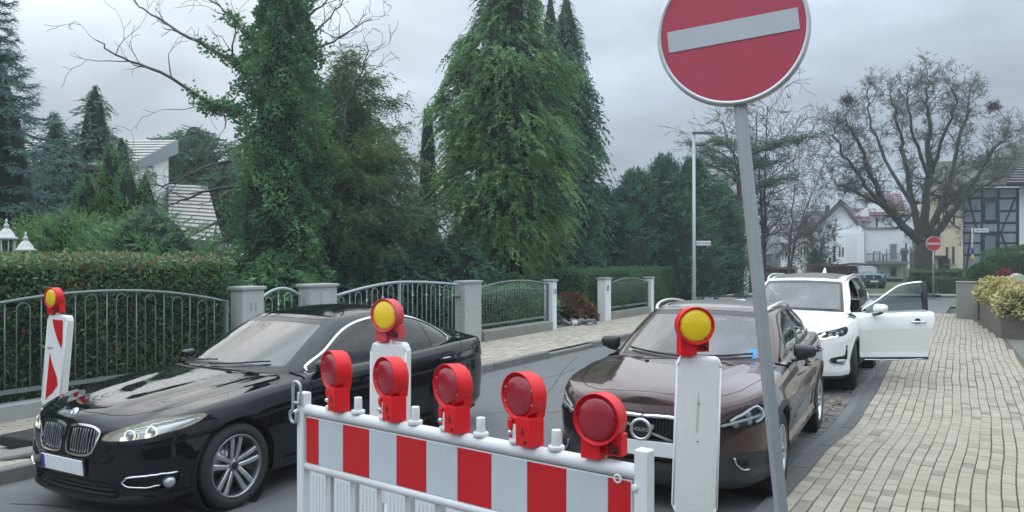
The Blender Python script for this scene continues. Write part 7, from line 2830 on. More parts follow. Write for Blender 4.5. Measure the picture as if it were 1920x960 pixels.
limb(segs, [(0, 0, -.1), (.02, 0, .8), (-.02, 0, 1.7), (.05, 0, 2.4)], .62, .50, rg, 4, .0)
limb(segs, [(0, 0, -.15), (0, 0, .35)], .80, .60, rg, 2, .0)
mains = [
    ([bp(1728, 455), bp(1700, 430, -.4), bp(1668, 395, -.8), bp(1640, 345, -1), bp(1618, 290, -1.2), bp(1598, 245, -1.2), bp(1584, 222, -1)], .30),
    ([bp(1726, 445), bp(1712, 385, .3), bp(1700, 320, .5), bp(1690, 265, .7), bp(1680, 210, .8), bp(1672, 180, .8)], .26),
    ([bp(1732, 440), bp(1736, 370, -.4), bp(1742, 300, -.6), bp(1740, 235, -.7), bp(1738, 180, -.8), bp(1742, 150, -.8)], .30),
    ([bp(1738, 440), bp(1765, 385, .5), bp(1785, 320, .8), bp(1800, 260, 1.0), bp(1812, 210, 1.2), bp(1820, 185, 1.2)], .24),
    ([bp(1740, 452), bp(1770, 420, -.7), bp(1800, 380, -1.2), bp(1835, 325, -1.6), bp(1868, 280, -2.0), bp(1892, 240, -2.2)], .27),
    ([bp(1690, 420, -.4), bp(1650, 385, -.6), bp(1610, 365, -1.1), bp(1582, 348, -1.3), bp(1558, 335, -1.5)], .15),
    ([bp(1672, 400, -.7), bp(1625, 350, -1.4), bp(1590, 300, -2.0), bp(1568, 265, -2.2), bp(1558, 235, -2.2)], .14),
    ([bp(1740, 330, -.6), bp(1715, 260, -2.0), bp(1705, 205, -2.8), bp(1700, 165, -3)], .13),
    ([bp(1745, 330, -.2), bp(1770, 250, -1.8), bp(1790, 200, -2.6), bp(1785, 160, -3)], .13),
    ([bp(1720, 400, .3), bp(1660, 300, 1.8), bp(1630, 220, 2.6), bp(1625, 170, 3)], .15),
    ([bp(1760, 400, .3), bp(1830, 330, 1.6), bp(1870, 300, 2.4), bp(1905, 300, 3)], .15),
    ([bp(1800, 380, -1.2), bp(1850, 345, -1.6), bp(1890, 330, -1.9)], .10),
]
for pl, r in mains:
    s_ = limb(segs, pl, r * .86, .03, rg, 4, .10)
    for i, (p, d, rr) in enumerate(s_):
        if i < 3:
            continue
        for _ in range(2):
            a = rg.normal(size=3)
            nd = unit((d * .55 + a * .6 + [0, 0, .1])[None])[0]
            grow(segs, p, nd, rg.uniform(.42, 1.0), max(.016, rr * .34), 3, rg, up=.05, spread=.9, kids=(5, 5, 4), wob=.16, minr=.0052, shrink=.60)
wood_obj('trunk', segs, m_bark_g, bt, .06)
for (u, v) in ((1590, 188), (1862, 200)):                         # nests
    c = bp(u, v, -1.0)
    ns = [(c + rg.normal(0, .16, 3), c + rg.normal(0, .20, 3), .012, .010) for _ in range(130)]
    wood_obj('crow_nest', ns, m_twig, bt)

# ---- thin bare trees left of it
def bare(label, u, d, h, lean, seed, r=.14, kids=(3, 3, 4), mat=m_twig, stems=3, droop=.05, group='bare trees in the distance', spread=.6):
    rg = np.random.default_rng(seed)
    base = np.array(ground_at(u, d, .1))
    t = thing('bare_tree', label, 'tree', tuple(base), group=group)
    segs = []
    for k in range(stems):
        dx = rg.normal(0, .10) + lean
        top = np.array([dx * h, rg.normal(0, .1) * h, h * rg.uniform(.8, 1)])
        s_ = limb(segs, [(0, 0, 0), top * [.15, .2, .3], top * [.5, .5, .62], top], r, .02, rg, 4, .06)
        for i, (p, dd, rr) in enumerate(s_):
            if i < 2:
                continue
            for _ in range(2):
                a = rg.normal(size=3)
                nd = unit((dd * .4 + a * .6 + [0, 0, .15])[None])[0]
                grow(segs, p, nd, h * rg.uniform(.12, .24), rr * .45, 3, rg, up=.05, spread=spread, kids=kids, wob=.18, minr=.008, shrink=.62, droop=droop)
    wood_obj('trunk', segs, mat, t, .05)
    return t


bare('leafless birch like tree just right of the leaning sign pole', 1432, 40, 9.3, .03, 101, r=.13, droop=.22, stems=3)
bare('smaller leafless tree between the birch and the huge bare tree', 1478, 46, 7.5, .08, 102, r=.10, droop=.15, stems=2)
bare('low leafless garden tree with an ivy clad stem before the white houses', 1528, 52, 4.2, 0, 103, r=.08, stems=4)
bare('leafless tree behind the narrow ivy trunk', 765, 33, 5.0, 0, 104, r=.07, stems=3)
crown_tree('ivy_bush', 'ivy bush round the stem of the low leafless tree before the white houses', ground_at(1528, 51.5), [(.3, .5), (1.2, .65), (1.9, .5), (2.4, .1)], 300, dict(L=.4, m=9, droop=.2), m_ivy, 105, cat='shrub', core=.7)

# ---- cedar with flat tiers behind the yew
rg = np.random.default_rng(111)
cd = 38.0
base = np.array(ground_at(1385, cd, .1))
ct = thing('cedar_tree', 'grey green cedar with flat spreading tiers behind the yew', 'tree', tuple(base))
segs = []
limb(segs, [(0, 0, 0), (.1, 0, 3), (0, 0, 5.6), (.1, 0, 6.9)], .25, .05, rg, 4, .03)
TB, TA = [], []
for (u, v, dd) in ((1300, 268, 0), (1320, 285, -1), (1345, 262, .6), (1310, 305, 1), (1360, 300, -1.2), (1420, 300, -.6), (1460, 300, .4), (1500, 262, .3), (1530, 255, -.3), (1480, 330, -1), (1440, 345, .8), (1400, 268, -.8), (1340, 330, -1.5), (1450, 275, 1.2)):
    e = px(u, v, cd + dd) - base
    st = np.array([0, 0, max(2.0, e[2] - 1.1)])
    s_ = limb(segs, [st, st * .5 + e * .5 + [0, 0, .2], e], .07, .015, rg, 6, .03)
    for (p, d, r) in s_[4:]:
        for _ in range(7):
            a_ = rg.normal(size=3) * [1, 1, .18]
            nd = unit((d * .5 + a_)[None])[0]
            ln = rg.uniform(.3, .8)
            segs.append((p, p + nd * ln, .012, .006))
            for q in (.3, .6, .9, 1.1):
                TB.append(p + nd * ln * q)
                TA.append(unit((nd * .5 + rg.normal(0, .4, 3) * [1, 1, .4])[None])[0])
TB, TA = np.array(TB), np.array(TA)
P, D, L, W = sprays(TB, TA, rg.uniform(.16, .34, len(TB)), 8, .15, .45, .1, .9)
leaf_obj('crown', quads(P, D, L, W), m_pineb, rg.random(len(P)), ct)
wood_obj('trunk', segs, m_bark, ct, .04)


# ---- shrubs and hedges of the right hand side and the far corner
def wbox_leaves(c, size, rot, n, jitter, L, W, mat, name, label, cat, seed, tint=None, core=True, group=None, round_=0.0):
    """block hedge in world axes: c = centre of its foot"""
    rg = np.random.default_rng(seed)
    t = thing(name, label, cat, c, rot, group)
    sx, sy, sz = size
    faces = [((0, -1, 0), sx * sz), ((0, 0, 1), sx * sy), ((1, 0, 0), sy * sz), ((-1, 0, 0), sy * sz), ((0, 1, 0), sx * sz * .4)]
    tot = sum(f[1] for f in faces)
    P, D = [], []
    for nrm, a in faces:
        k = int(n * a / tot)
        nrm = np.array(nrm, float)
        p = rg.uniform(-.5, .5, (k, 3)) * [sx, sy, sz]
        ax = int(np.argmax(np.abs(nrm)))
        p[:, ax] = nrm[ax] * size[ax] / 2
        if round_:
            q = p / (np.array(size) / 2)
            p = p * (1 - round_ * np.clip(np.sort(np.abs(q), 1)[:, 1:2] - .45, 0, 1) ** 1.3)
        p[:, 2] += sz / 2
        p += nrm * rg.uniform(-jitter, jitter * .4, (k, 1)) + nrm * (.04 * np.sin(p[:, :1] * 3 + p[:, 2:3] * 4))
        P.append(p)
        D.append(unit(nrm * .5 + rg.normal(0, .6, (k, 3)) + [0, 0, .2]))
    P, D = np.concatenate(P), np.concatenate(D)
    k = len(P)
    leaf_obj('leaves', quads(P, D, L * rg.uniform(.6, 1.3, k), W * rg.uniform(.7, 1.2, k)), mat, rg.random(k) if tint is None else tint(P, rg), t)
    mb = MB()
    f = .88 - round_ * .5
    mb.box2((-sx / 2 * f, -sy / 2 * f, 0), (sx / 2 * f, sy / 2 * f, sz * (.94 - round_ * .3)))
    bevel(mb.build('inner_filler', m_core, t), min(sx, sy, sz) * (.08 + round_ * .5), 3)
    return t


def ball(name, label, c, r, n, L, W, mat, seed, cat='shrub', squash=(1, 1, 1), lump=.08, tint=None, group=None, jit=.18):
    rg = np.random.default_rng(seed)
    t = thing(name, label, cat, c, 0, group)
    d = unit(rg.normal(size=(n, 3)))
    d[:, 2] = np.where(d[:, 2] < -.55, -d[:, 2], d[:, 2])
    l = 1 + lump * (np.sin(d[:, 0] * 6 + d[:, 2] * 5) + np.sin(d[:, 1] * 7 - d[:, 2] * 4) + np.sin(d[:, 0] * 11 + d[:, 1] * 9) * .6)
    P = d * (r * l * (1 - jit * rg.random(n) ** 1.5))[:, None] * squash
    P[:, 2] += r * squash[2] * .62
    D = unit(d * .6 + rg.normal(0, .55, (n, 3)) + [0, 0, .2])
    leaf_obj('leaves', quads(P, D, L * rg.uniform(.6, 1.3, n), W), mat, rg.random(n) if tint is None else tint(P, rg), t)
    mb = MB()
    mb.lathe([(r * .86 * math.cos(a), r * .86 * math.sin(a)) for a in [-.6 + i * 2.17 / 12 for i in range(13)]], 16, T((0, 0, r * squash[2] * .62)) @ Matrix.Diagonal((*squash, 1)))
    mb.build('inner_filler', m_core, t)
    return t


# garden wall on the right with its planting
m_rwall = M('weathered board marked concrete', (0.135, 0.122, 0.102), 0.92, var=[(2.5, .8, (0.07, 0.07, 0.055)), (9, .6, (0.20, 0.185, 0.16))], bump=(24, .6))
m_post = M('grey concrete pillar', (0.25, 0.24, 0.215), 0.9, var=[(5, .6, (0.22, 0.22, 0.20)), (40, .3, (0.36, 0.355, 0.335))], bump=(50, .2))
wa, wb = Vector(G(1876, 634, .06)), Vector(G(1833, 596, .06))
wd = (wb - wa)
wl = wd.length
wrot = math.atan2(wd.y, wd.x)
rw = thing('garden_wall', 'weathered concrete garden wall under the golden shrubs on the right', 'wall', (wa.x, wa.y, .03), wrot)
k = 7
for i in range(k):
    mb = MB()
    mb.box2((wl * i / k + .004, -1.1 if i == 0 else -.24, 0), (wl * (i + 1) / k - .004, 0, .66 - .01 * (i % 3)))
    bevel(mb.build('wall_slab', m_rwall, rw), .012)
pc = G(1812, 597, .06)
gp = thing('gate_pillar', 'grey concrete pillar standing at the end of the brick pavement', 'pillar', (pc.x, pc.y, .04), wrot)
mb = MB()
mb.box2((-.22, -.28, 0), (.22, .28, .22))
bevel(mb.build('pillar_foot', m_post, gp), .012)
mb = MB()
mb.box2((-.21, -.27, .225), (.21, .27, 1.12))
bevel(mb.build('shaft', m_post, gp), .012)
mb = MB()
mb.box2((-.23, -.29, 1.12), (.23, .29, 1.16))
bevel(mb.build('cap', m_post, gp), .01)
# dark slabs of the garden path by the wall
for i in range(4):
    for j in range(3):
        mb = MB()
        mb.box2((.01, .01, 0), (.59, .39, .03))
        pass
sn_sheet('garden_path', [(14.5, .70), (22, .30), (22, 2.2), (14.5, 2.2)], .056, m_slabs)


def rgt(u, v, d):
    """point at pixel and distance"""
    return Vector(px(u, v, d))


ball('round_shrub', 'big round clipped green shrub behind the grey pillar', (rgt(1845, 540, 25).x, 25, .42), .66, 9000, .06, .016, m_box, 201, squash=(.9, .9, 1.25), lump=.03)
for i, (u, v, d, r, lab) in enumerate(((1868, 549, 22.0, .48, 'golden leaved shrub on the wall, farthest of the three'), (1888, 557, 20.2, .46, 'golden and green shrub in the middle of the wall planting'), (1914, 570, 18.6, .52, 'golden leaved shrub at the right edge hanging over the wall'))):
    c = rgt(u, v, d)
    ball('golden_shrub', lab, (c.x, c.y, c.z - r * .62), r, 4600, .072, .022, m_gold if i != 1 else m_goldg, 210 + i, lump=.10, squash=(1.05, 1.0, .9), group='golden shrubs on the right wall', jit=.3)
c = rgt(1884, 521, 23)
ball('red_shrub', 'small red leaved shrub peeping between golden shrub and pale boulder', (c.x, c.y, c.z - .18), .25, 1200, .05, .016, leafmat('red shrub', (.16, .02, .02), (.28, .05, .04), (.2, .08, .05)), 214)
rk = bmesh.new()
bmesh.ops.create_icosphere(rk, subdivisions=3, radius=.30)
rg = np.random.default_rng(215)
from mathutils import noise as mnoise
for v in rk.verts:
    v.co = v.co * (1 + .42 * mnoise.noise(v.co * 4.1) + .15 * mnoise.noise(v.co * 11))
    v.co.z *= .85
me = bpy.data.meshes.new('boulder')
rk.to_mesh(me)
rk.free()
for p in me.polygons:
    p.use_smooth = True
me.materials.append(M('pale sandstone', (0.40, 0.37, 0.32), .9, var=(9, .8, (0.22, 0.20, 0.16)), bump=(14, 1.0)))
c = rgt(1908, 530, 22.5)
tag(link('boulder', me, None, (c.x, c.y, c.z)), 'pale sandstone boulder among the shrubs at the right edge', 'rock')
wbox_leaves((rgt(1905, 500, 30).x + .6, 30, .5), (2.0, 1.6, 1.85), R(5), 12000, .07, .06, .016, m_box, 'clipped_hedge', 'large rounded clipped hedge at the right edge before the timbered house', 'hedge', 221, round_=.25)
wbox_leaves((rgt(1872, 500, 33).x, 33, .5), (1.0, 1.2, 1.75), R(5), 5000, .06, .06, .016, m_clip, 'clipped_hedge', 'narrower clipped shrub left of the large rounded hedge', 'hedge', 222, round_=.25)
c = rgt(1765, 505, 40.5)
wbox_leaves((rgt(1745, 500, 41).x, 41, .1), (2.2, .9, 1.12), R(-3), 7000, .06, .06, .016, m_clip_o, 'clipped_hedge', 'olive clipped hedge under the huge bare tree', 'hedge', 223)
wbox_leaves((rgt(1781, 500, 40.7).x, 40.7, .1), (1.1, .9, 1.2), R(-3), 5000, .06, .06, .016, m_clip, 'clipped_hedge', 'dark green hedge block right of the far no entry sign', 'hedge', 224)
wbox_leaves((rgt(1785, 500, 39.8).x, 39.8, .1), (1.75, .6, .80), R(-3), 5000, .05, .055, .015, m_clip_o, 'clipped_hedge', 'low olive hedge in front of the dark hedge block on the far corner', 'hedge', 225)
wbox_leaves((rgt(1800, 500, 39.2).x, 39.9, .1), (.5, .6, 1.15), 0, 2000, .05, .055, .015, m_clip, 'clipped_hedge', 'dark narrow hedge end beside the round shrub', 'hedge', 226)
wbox_leaves((rgt(1580, 500, 50).x, 50, .1), (4.4, .8, 1.35), R(2), 7000, .07, .08, .022, m_redh, 'red_hedge', 'red brown hedge behind the white SUV roof', 'hedge', 227)
wbox_leaves((rgt(1380, 500, 44).x, 44, .1), (3.6, .8, .95), R(10), 5000, .09, .08, .022, m_brown, 'brown_hedge', 'brown winter hedge behind the grey cabinet left of the sign pole', 'hedge', 228)
ball('garden_shrub', 'loose brownish green shrub above the brown hedge left of the sign pole', (rgt(1385, 500, 47).x, 47, .6), 1.1, 3500, .12, .03, m_brown, 229, lump=.2, squash=(1.5, 1, .8))
wbox_leaves((rgt(1460, 500, 47).x, 47, .1), (2.0, .8, 1.2), 0, 3000, .09, .08, .022, m_brown, 'brown_hedge', 'dark brown hedge right of the leaning sign pole', 'hedge', 230)
# far belt of trees that closes the horizon
rg = np.random.default_rng(240)
n = 15000
x = rg.uniform(-70, 75, n)
zz = rg.random(n) ** 1.3
hh = 3.2 + 1.3 * np.sin(x * .21) + 1.0 * np.sin(x * .53 + 1) + .6 * np.sin(x * 1.3)
P = np.stack([x, 96 + rg.normal(0, 3, n), zz * hh], 1)
D = unit(rg.normal(0, 1, (n, 3)) + [0, 0, .4])
tag(leaf_obj('distant_trees', quads(P, D, 1.0 * rg.uniform(.5, 1.3, n), .28), leafmat('distant trees', (.04, .055, .035), (.06, .07, .045), (.085, .08, .06)), rg.random(n)), kind='stuff')
# ================================================================== HOUSES
m_hwhite = M('white house render', (0.80, 0.81, 0.815), 0.9, var=[(1.2, .3, (0.72, 0.73, 0.735)), (12, .12, (0.66, 0.66, 0.66))], bump=(60, .1))
m_hgrey = M('pale grey house render', (0.70, 0.715, 0.735), 0.9, var=(1.2, .35, (0.62, 0.635, 0.66)), bump=(60, .1))
m_cream = M('cream house render', (0.80, 0.69, 0.52), 0.9, var=(1.0, .35, (0.72, 0.61, 0.45)), bump=(60, .1))
m_tile_d = M('dark roof tile', (0.055, 0.05, 0.052), 0.8, rand=[(0, (0.04, 0.037, 0.04)), (1, (0.075, 0.068, 0.068))], var=(2, .4, (0.07, 0.065, 0.06)))
m_tile_r = M('red brown roof tile', (0.16, 0.10, 0.09), 0.85, var=(2, .5, (0.11, 0.075, 0.07)))
m_tile_g = M('greenish old roof tile', (0.085, 0.085, 0.07), 0.9, var=(1.5, .7, (0.06, 0.065, 0.045)))
m_tile_l = M('pale roof tile', (0.36, 0.34, 0.32), 0.8, rand=[(0, (0.29, 0.275, 0.26)), (1, (0.42, 0.40, 0.375))], var=(3, .4, (0.28, 0.26, 0.24)))
m_beam = M('dark timber beam', (0.018, 0.022, 0.03), 0.7, var=(8, .5, (0.035, 0.04, 0.05)))
m_infill = M('slate blue infill', (0.27, 0.325, 0.375), 0.85, var=(3, .4, (0.22, 0.27, 0.315)))
m_wglass = M('dark window glass', (0.03, 0.035, 0.04), 0.06, spec=0.8)
m_wglass_l = M('sky grey window glass', (0.17, 0.20, 0.225), 0.08, spec=0.8)
m_frame = M('grey window frame', (0.30, 0.31, 0.32), 0.6)
m_framew = M('white window frame', (0.70, 0.71, 0.71), 0.6)
m_zinc = M('zinc fascia', (0.24, 0.275, 0.31), 0.5, metal=.4, var=(4, .4, (0.19, 0.22, 0.25)))
m_steel = M('balcony steel', (0.20, 0.21, 0.22), 0.5, metal=.5)


class House:
    """facade plane at distance d facing the viewer; pixel rectangles turn into metres on it"""

    def __init__(s, name, label, d, u0, yaw=0.0, cat='house', group=None):
        yaw = yaw - math.atan((u0 - 960) / FPX) * .92
        s.d, s.u0, s.yaw = d, u0, yaw
        s.x0 = (u0 - 960) / FPX * d
        s.t = thing(name, label, cat, (s.x0, d, 0.05), yaw, group)

    def P(s, u, v):
        """local (x, z) of a pixel on the facade plane (through u0 at distance d, turned by yaw)"""
        k = (u - 960) / FPX
        c, sn = math.cos(s.yaw), math.sin(s.yaw)
        x = (k * s.d - s.x0) / (c - k * sn)
        d = s.d + x * sn
        return x, CAM_H + (480 - v) / FPX * d - 0.05

    def wall(s, pix, mat, depth=6.0, y=0.0, name='wall', bottom=True):
        pts = [s.P(u, v) for u, v in pix]
        mb = MB()
        mb.prism(pts, -depth - y, -y, T((0, 0, 0), (R(90), 0, 0)))
        return mb.build(name, mat, s.t)

    def quad(s, pts, mat, name, thick=.12):
        """slab through four local points (x, y, z), thickness downwards"""
        n = (Vector(pts[1]) - Vector(pts[0])).cross(Vector(pts[2]) - Vector(pts[0])).normalized()
        if n.z < 0:
            n = -n
        a = [Vector(p) for p in pts]
        b = [p - n * thick for p in a]
        mb = MB()
        mb.add(a + b, [(0, 1, 2, 3), (7, 6, 5, 4), (0, 4, 5, 1), (1, 5, 6, 2), (2, 6, 7, 3), (3, 7, 4, 0)])
        return mb.build(name, mat, s.t)

    def tiled(s, pts, mat, rows, name='roof', thick=.10, cols=0):
        """roof plane p0-p1 eave, p3-p2 ridge, with stepped tile courses"""
        o = s.quad(pts, mat, name, thick)
        p = [Vector(q) for q in pts]
        n = (p[1] - p[0]).cross(p[3] - p[0]).normalized()
        if n.z < 0:
            n = -n
        mb = MB()
        for r in range(rows):
            a, b = r / rows, (r + 1.12) / rows
            b = min(b, 1.0)
            l0, l1 = p[0].lerp(p[3], a), p[1].lerp(p[2], a)
            h0, h1 = p[0].lerp(p[3], b), p[1].lerp(p[2], b)
            f = [l0 + n * .055, l1 + n * .055, h1 + n * .012, h0 + n * .012]
            g = [l0 + n * .003, l1 + n * .003, h1 + n * .003, h0 + n * .003]
            mb.add(f + g, [(0, 1, 2, 3), (0, 4, 5, 1), (1, 5, 6, 2), (3, 7, 4, 0)])
        c = mb.build('tile_rows', mat, o)
        c['kind'] = 'stuff'
        return o

    def window(s, u0, v0, u1, v1, glass=None, frame=None, y=0.0, sill=True, name='window', bars=0):
        (xa, za), (xb, zb) = s.P(u0, v0), s.P(u1, v1)
        za, zb = min(za, zb), max(za, zb)
        w, h = xb - xa, zb - za
        b = min(.07, w * .14)
        mb = MB()
        yy = y
        for q in ((xa, za, xa + b, zb), (xb - b, za, xb, zb), (xa + b, za, xb - b, za + b), (xa + b, zb - b, xb - b, zb)):
            mb.box2((q[0], yy - .035, q[1]), (q[2], yy + .02, q[3]))
        for k in range(bars):
            xm = xa + w * (k + 1) / (bars + 1)
            mb.box2((xm - b * .4, yy - .03, za + b), (xm + b * .4, yy + .02, zb - b))
        f = mb.build(name, frame or m_framew, s.t)
        mb = MB()
        mb.box2((xa + b * .9, yy - .012, za + b * .9), (xb - b * .9, yy - .004, zb - b * .9))
        mb.build('pane', glass or m_wglass, f)
        if sill:
            mb = MB()
            mb.box2((xa - .05, yy - .11, za - .06), (xb + .05, yy - .001, za - .003))
            mb.build('sill', m_frame, f)
        return f


# ---- the pale house with the lean-to roof in the left garden
h = House('garden_house', 'white house with pale tiled lean-to roofs among the conifers on the left', 24.0, 280, math.atan((280 - 960) / FPX) * .92)
O = h.t.location


def hp_(u, v, d):
    return Vector(px(u, v, d)) - O


Bq, Cq = hp_(333, 263, 26.6), hp_(243, 311, 23.0)
rv = Vector((-1, .05, 0)) * 7
h.tiled([Cq + rv, Cq, Bq, Bq + rv], m_tile_l, 9, thick=.12)
bw, cw = hp_(316, 285, 26.3), hp_(250, 316, 23.4)
mb = MB()
pts = [Vector((cw.x, cw.y, 0)), Vector((bw.x, bw.y, 0)), bw - Vector((0, 0, .1)), cw - Vector((0, 0, .05))]
mb.add(pts + [q + rv * .95 for q in pts], [(0, 1, 2, 3), (7, 6, 5, 4), (0, 4, 5, 1), (1, 5, 6, 2), (2, 6, 7, 3), (3, 7, 4, 0)])
mb.build('wall', m_hwhite, h.t)
dn = Vector((.04, -.04, 0))
mb = MB()
pts = [Cq + dn, Bq + dn, Bq + dn - Vector((0, 0, .45)), Cq + dn - Vector((0, 0, .22))]
mb.add(pts + [q - dn * 2 for q in pts], [(0, 1, 2, 3), (7, 6, 5, 4), (0, 4, 5, 1), (1, 5, 6, 2), (2, 6, 7, 3), (3, 7, 4, 0)])
mb.build('verge_board', m_zinc, h.t)


def hole(u0, v0, u1, v1, d0, d1, nm='window'):
    q = [hp_(u0, v1, d0), hp_(u1, v1, d1), hp_(u1, v0, d1), hp_(u0, v0, d0)]
    n = (q[1] - q[0]).cross(q[3] - q[0]).normalized() * .05
    c = sum(q, Vector()) / 4
    fr = MB()
    fr.add([p + n for p in q] + [p - n for p in q], [(0, 1, 2, 3), (7, 6, 5, 4), (0, 4, 5, 1), (1, 5, 6, 2), (2, 6, 7, 3), (3, 7, 4, 0)])
    f = fr.build(nm, m_frame, h.t)
    pn = MB()
    q = [c + (p - c) * .78 for p in q]
    pn.add([p + n * 1.1 for p in q] + [p - n * 1.1 for p in q], [(0, 1, 2, 3), (7, 6, 5, 4), (0, 4, 5, 1), (1, 5, 6, 2), (2, 6, 7, 3), (3, 7, 4, 0)])
    pn.build('pane', m_wglass_l, f)


hole(274, 322, 291, 346, 24.4, 25.2)
hole(297, 415, 314, 426, 25.4, 26.2)
el, er, tl_, tr_ = hp_(317, 447, 22.4), hp_(419, 457, 22.0), hp_(316, 346, 26.4), hp_(346, 347, 26.2)
h.tiled([el, er, tr_ + Vector((.6, .4, 0)), tl_], m_tile_l, 15, name='lower_roof')
mb = MB()
a_, b_ = el + Vector((0, -.03, 0)), er + Vector((0, -.03, 0))
mb.add([a_, b_, b_ - Vector((0, 0, .2)), a_ - Vector((0, 0, .2))], [(0, 1, 2, 3)])
mb.build('gutter_board', m_zinc, h.t)
pts = [hp_(318, 449, 22.9), hp_(432, 459, 22.5)]
pts = [Vector((pts[0].x, pts[0].y, 0)), Vector((pts[1].x, pts[1].y, 0)), pts[1], pts[0]]
mb = MB()
mb.add(pts + [q + Vector((-.3, 2.5, 0)) for q in pts], [(0, 1, 2, 3), (7, 6, 5, 4), (0, 4, 5, 1), (1, 5, 6, 2), (2, 6, 7, 3), (3, 7, 4, 0)])
mb.build('lower_wall', m_hwhite, h.t)
hole(424, 466, 431, 505, 22.5, 22.4)

# ---- cream house and its timbered neighbour on the far corner
h = House('cream_house', 'cream rendered house with slim window pairs beside the huge bare tree', 48.0, 1750, R(-2))
h.wall([(1724, 512), (1806, 512), (1806, 378), (1770, 365), (1752, 348), (1736, 372), (1724, 372)], m_cream, 8)
ev0, ev1 = h.P(1738, 364), h.P(1812, 376)
rg0, rg1 = h.P(1742, 306), h.P(1838, 303)
h.tiled([(ev0[0], -.5, ev0[1]), (ev1[0], -.5, ev1[1]), (rg1[0], 4.0, rg1[1] + .5), (rg0[0], 4.0, rg0[1] + .5)], m_tile_g, 16)
for (a, b, c, d_) in ((1773, 463, 1778, 495), (1785, 462, 1790, 494), (1774, 397, 1778, 424), (1786, 394, 1791, 422), (1757, 404, 1763, 444), (1759, 372, 1764, 388)):
    h.window(a, b, c, d_, m_wglass, m_frame)
dr = h.P(1759, 505)
dt = h.P(1764, 485)
mb = MB()
mb.box2((dr[0], -.05, 0), (dr[0] + .62, .05, dt[1]))
mb.build('door', M('brown house door', (.07, .04, .03), .6), h.t)
cn = h.P(1745, 481)
mb = MB()
mb.box2((cn[0], -1.0, cn[1] - .06), (cn[0] + .85, .0, cn[1] + .06))
mb.build('door_canopy', m_tile_d, h.t)

h = House('timbered_house', 'half timbered house with blue grey infill panels and dark beams', 47.0, 1856, R(-3))
h.wall([(1806, 512), (1912, 512), (1912, 352), (1806, 352)], m_beam, 7, name='timber_wall')
V = [1806, 1841, 1872, 1907]
Hh = [512, 478, 456, 436, 418, 396, 372, 352]


def beam(a, b, w=.125, y=.05, nm='beam'):
    p, q = h.P(*a), h.P(*b)
    d = Vector((q[0] - p[0], 0, q[1] - p[1]))
    L = d.length
    mb = MB()
    mb.box2((0, -y, -w / 2), (L, .02, w / 2), Matrix.Translation((p[0], 0, p[1])) @ d.to_track_quat('X', 'Z').to_matrix().to_4x4())
    mb.build(nm, m_beam, h.t)


for i in range(3):
    for j in range(len(Hh) - 1):
        if i == 1 and Hh[j] in (512, 478, 456):
            continue
        (xa, za), (xb, zb) = h.P(V[i] + 1.8, Hh[j] - 1.8), h.P(V[i + 1] - 1.8, Hh[j + 1] + 1.8)
        if i == 1 and j in (4, 5):
            continue
        mb = MB()
        mb.box2((xa, -.02, za), (xb, .01, zb))
        mb.build('infill_panel', m_infill, h.t)
for (a, b, c, d_) in ((1844, 440, 1869, 505), (1845, 378, 1869, 414)):
    h.window(a, b, c, d_, m_wglass_l, m_beam, y=-.02, sill=False)
for u in V:
    beam((u, 512), (u, 352))
for v in (478, 456, 436, 418, 372):
    for i in (0, 2) if v in (478, 456) else (0, 1, 2):
        beam((V[i] + 3.4, v), (V[i + 1] - 3.4, v), .11, .042)
for a, b in (((1820, 436), (1811, 512)), ((1816, 372), (1833, 436)), ((1876, 436), (1893, 478)), ((1903, 372), (1877, 436))):
    beam(a, b, .12, .06, 'brace')
e0, e1 = h.P(1800, 350), h.P(1990, 348)
r0, r1 = h.P(1848, 296), h.P(1990, 232)
h.tiled([(e0[0], -.7, e0[1]), (e1[0], -.7, e1[1]), (r1[0], 3.6, r1[1] + .6), (r0[0], 3.6, r0[1] + .6)], m_tile_g, 18)
h.wall([(1912, 512), (1990, 512), (1990, 350), (1912, 350)], m_hwhite, 7, y=-.02)

h = House('pale_house', 'pale blue white house corner with overhanging eave at the right edge', 31.0, 1916, R(-4))
h.wall([(1911, 520), (2060, 520), (2060, 345), (1911, 345)], m_hgrey, 7)
e0, e1 = h.P(1889, 347), h.P(2060, 346)
r0, r1 = h.P(1925, 300), h.P(2060, 290)
h.tiled([(e0[0], -.8, e0[1]), (e1[0], -.8, e1[1]), (r1[0], 2.5, r1[1] + .5), (r0[0], 2.5, r0[1] + .5)], m_tile_d, 12)

# ---- the white flats
h = House('white_flats', 'white flat roofed block with a steel balcony and two dark doors', 60.0, 1664, R(-4))
h.wall([(1621, 520), (1702, 520), (1702, 434), (1681, 430), (1622, 430)], m_hgrey, 9)
h.wall([(1607, 520), (1621, 520), (1621, 434), (1607, 438)], m_hwhite, 9, y=-.3)
mb = MB()
p, q = h.P(1620, 430), h.P(1683, 430)
mb.box2((p[0], -.12, p[1]), (q[0], 6, p[1] + .14))
mb.build('roof_edge', m_steel, h.t)
for (a, b, c, d_) in ((1668, 457, 1682, 487), (1668, 500, 1682, 519), (1697, 456, 1701, 476)):
    h.window(a, b, c, d_, m_wglass if b != 457 else m_wglass_l, m_frame, sill=False, name='balcony_door')
for (a, b, c, d_) in ((1610, 452, 1614, 480), (1616, 452, 1620, 480), (1615, 434, 1620, 444)):
    h.window(a, b, c, d_, m_wglass, m_frame, y=.0, sill=False)
bl, br = h.P(1626, 492), h.P(1704, 490)
bal = MB()
bal.box2((bl[0], -1.5, bl[1] - .10), (br[0], 0, bl[1] + .10))
bo = bal.build('balcony', m_steel, h.t)
mb = MB()
zt = h.P(1626, 476)[1]
mb.box2((bl[0], -1.5, zt - .04), (br[0], -1.44, zt + .02))
mb.build('railing', m_steel, bo)
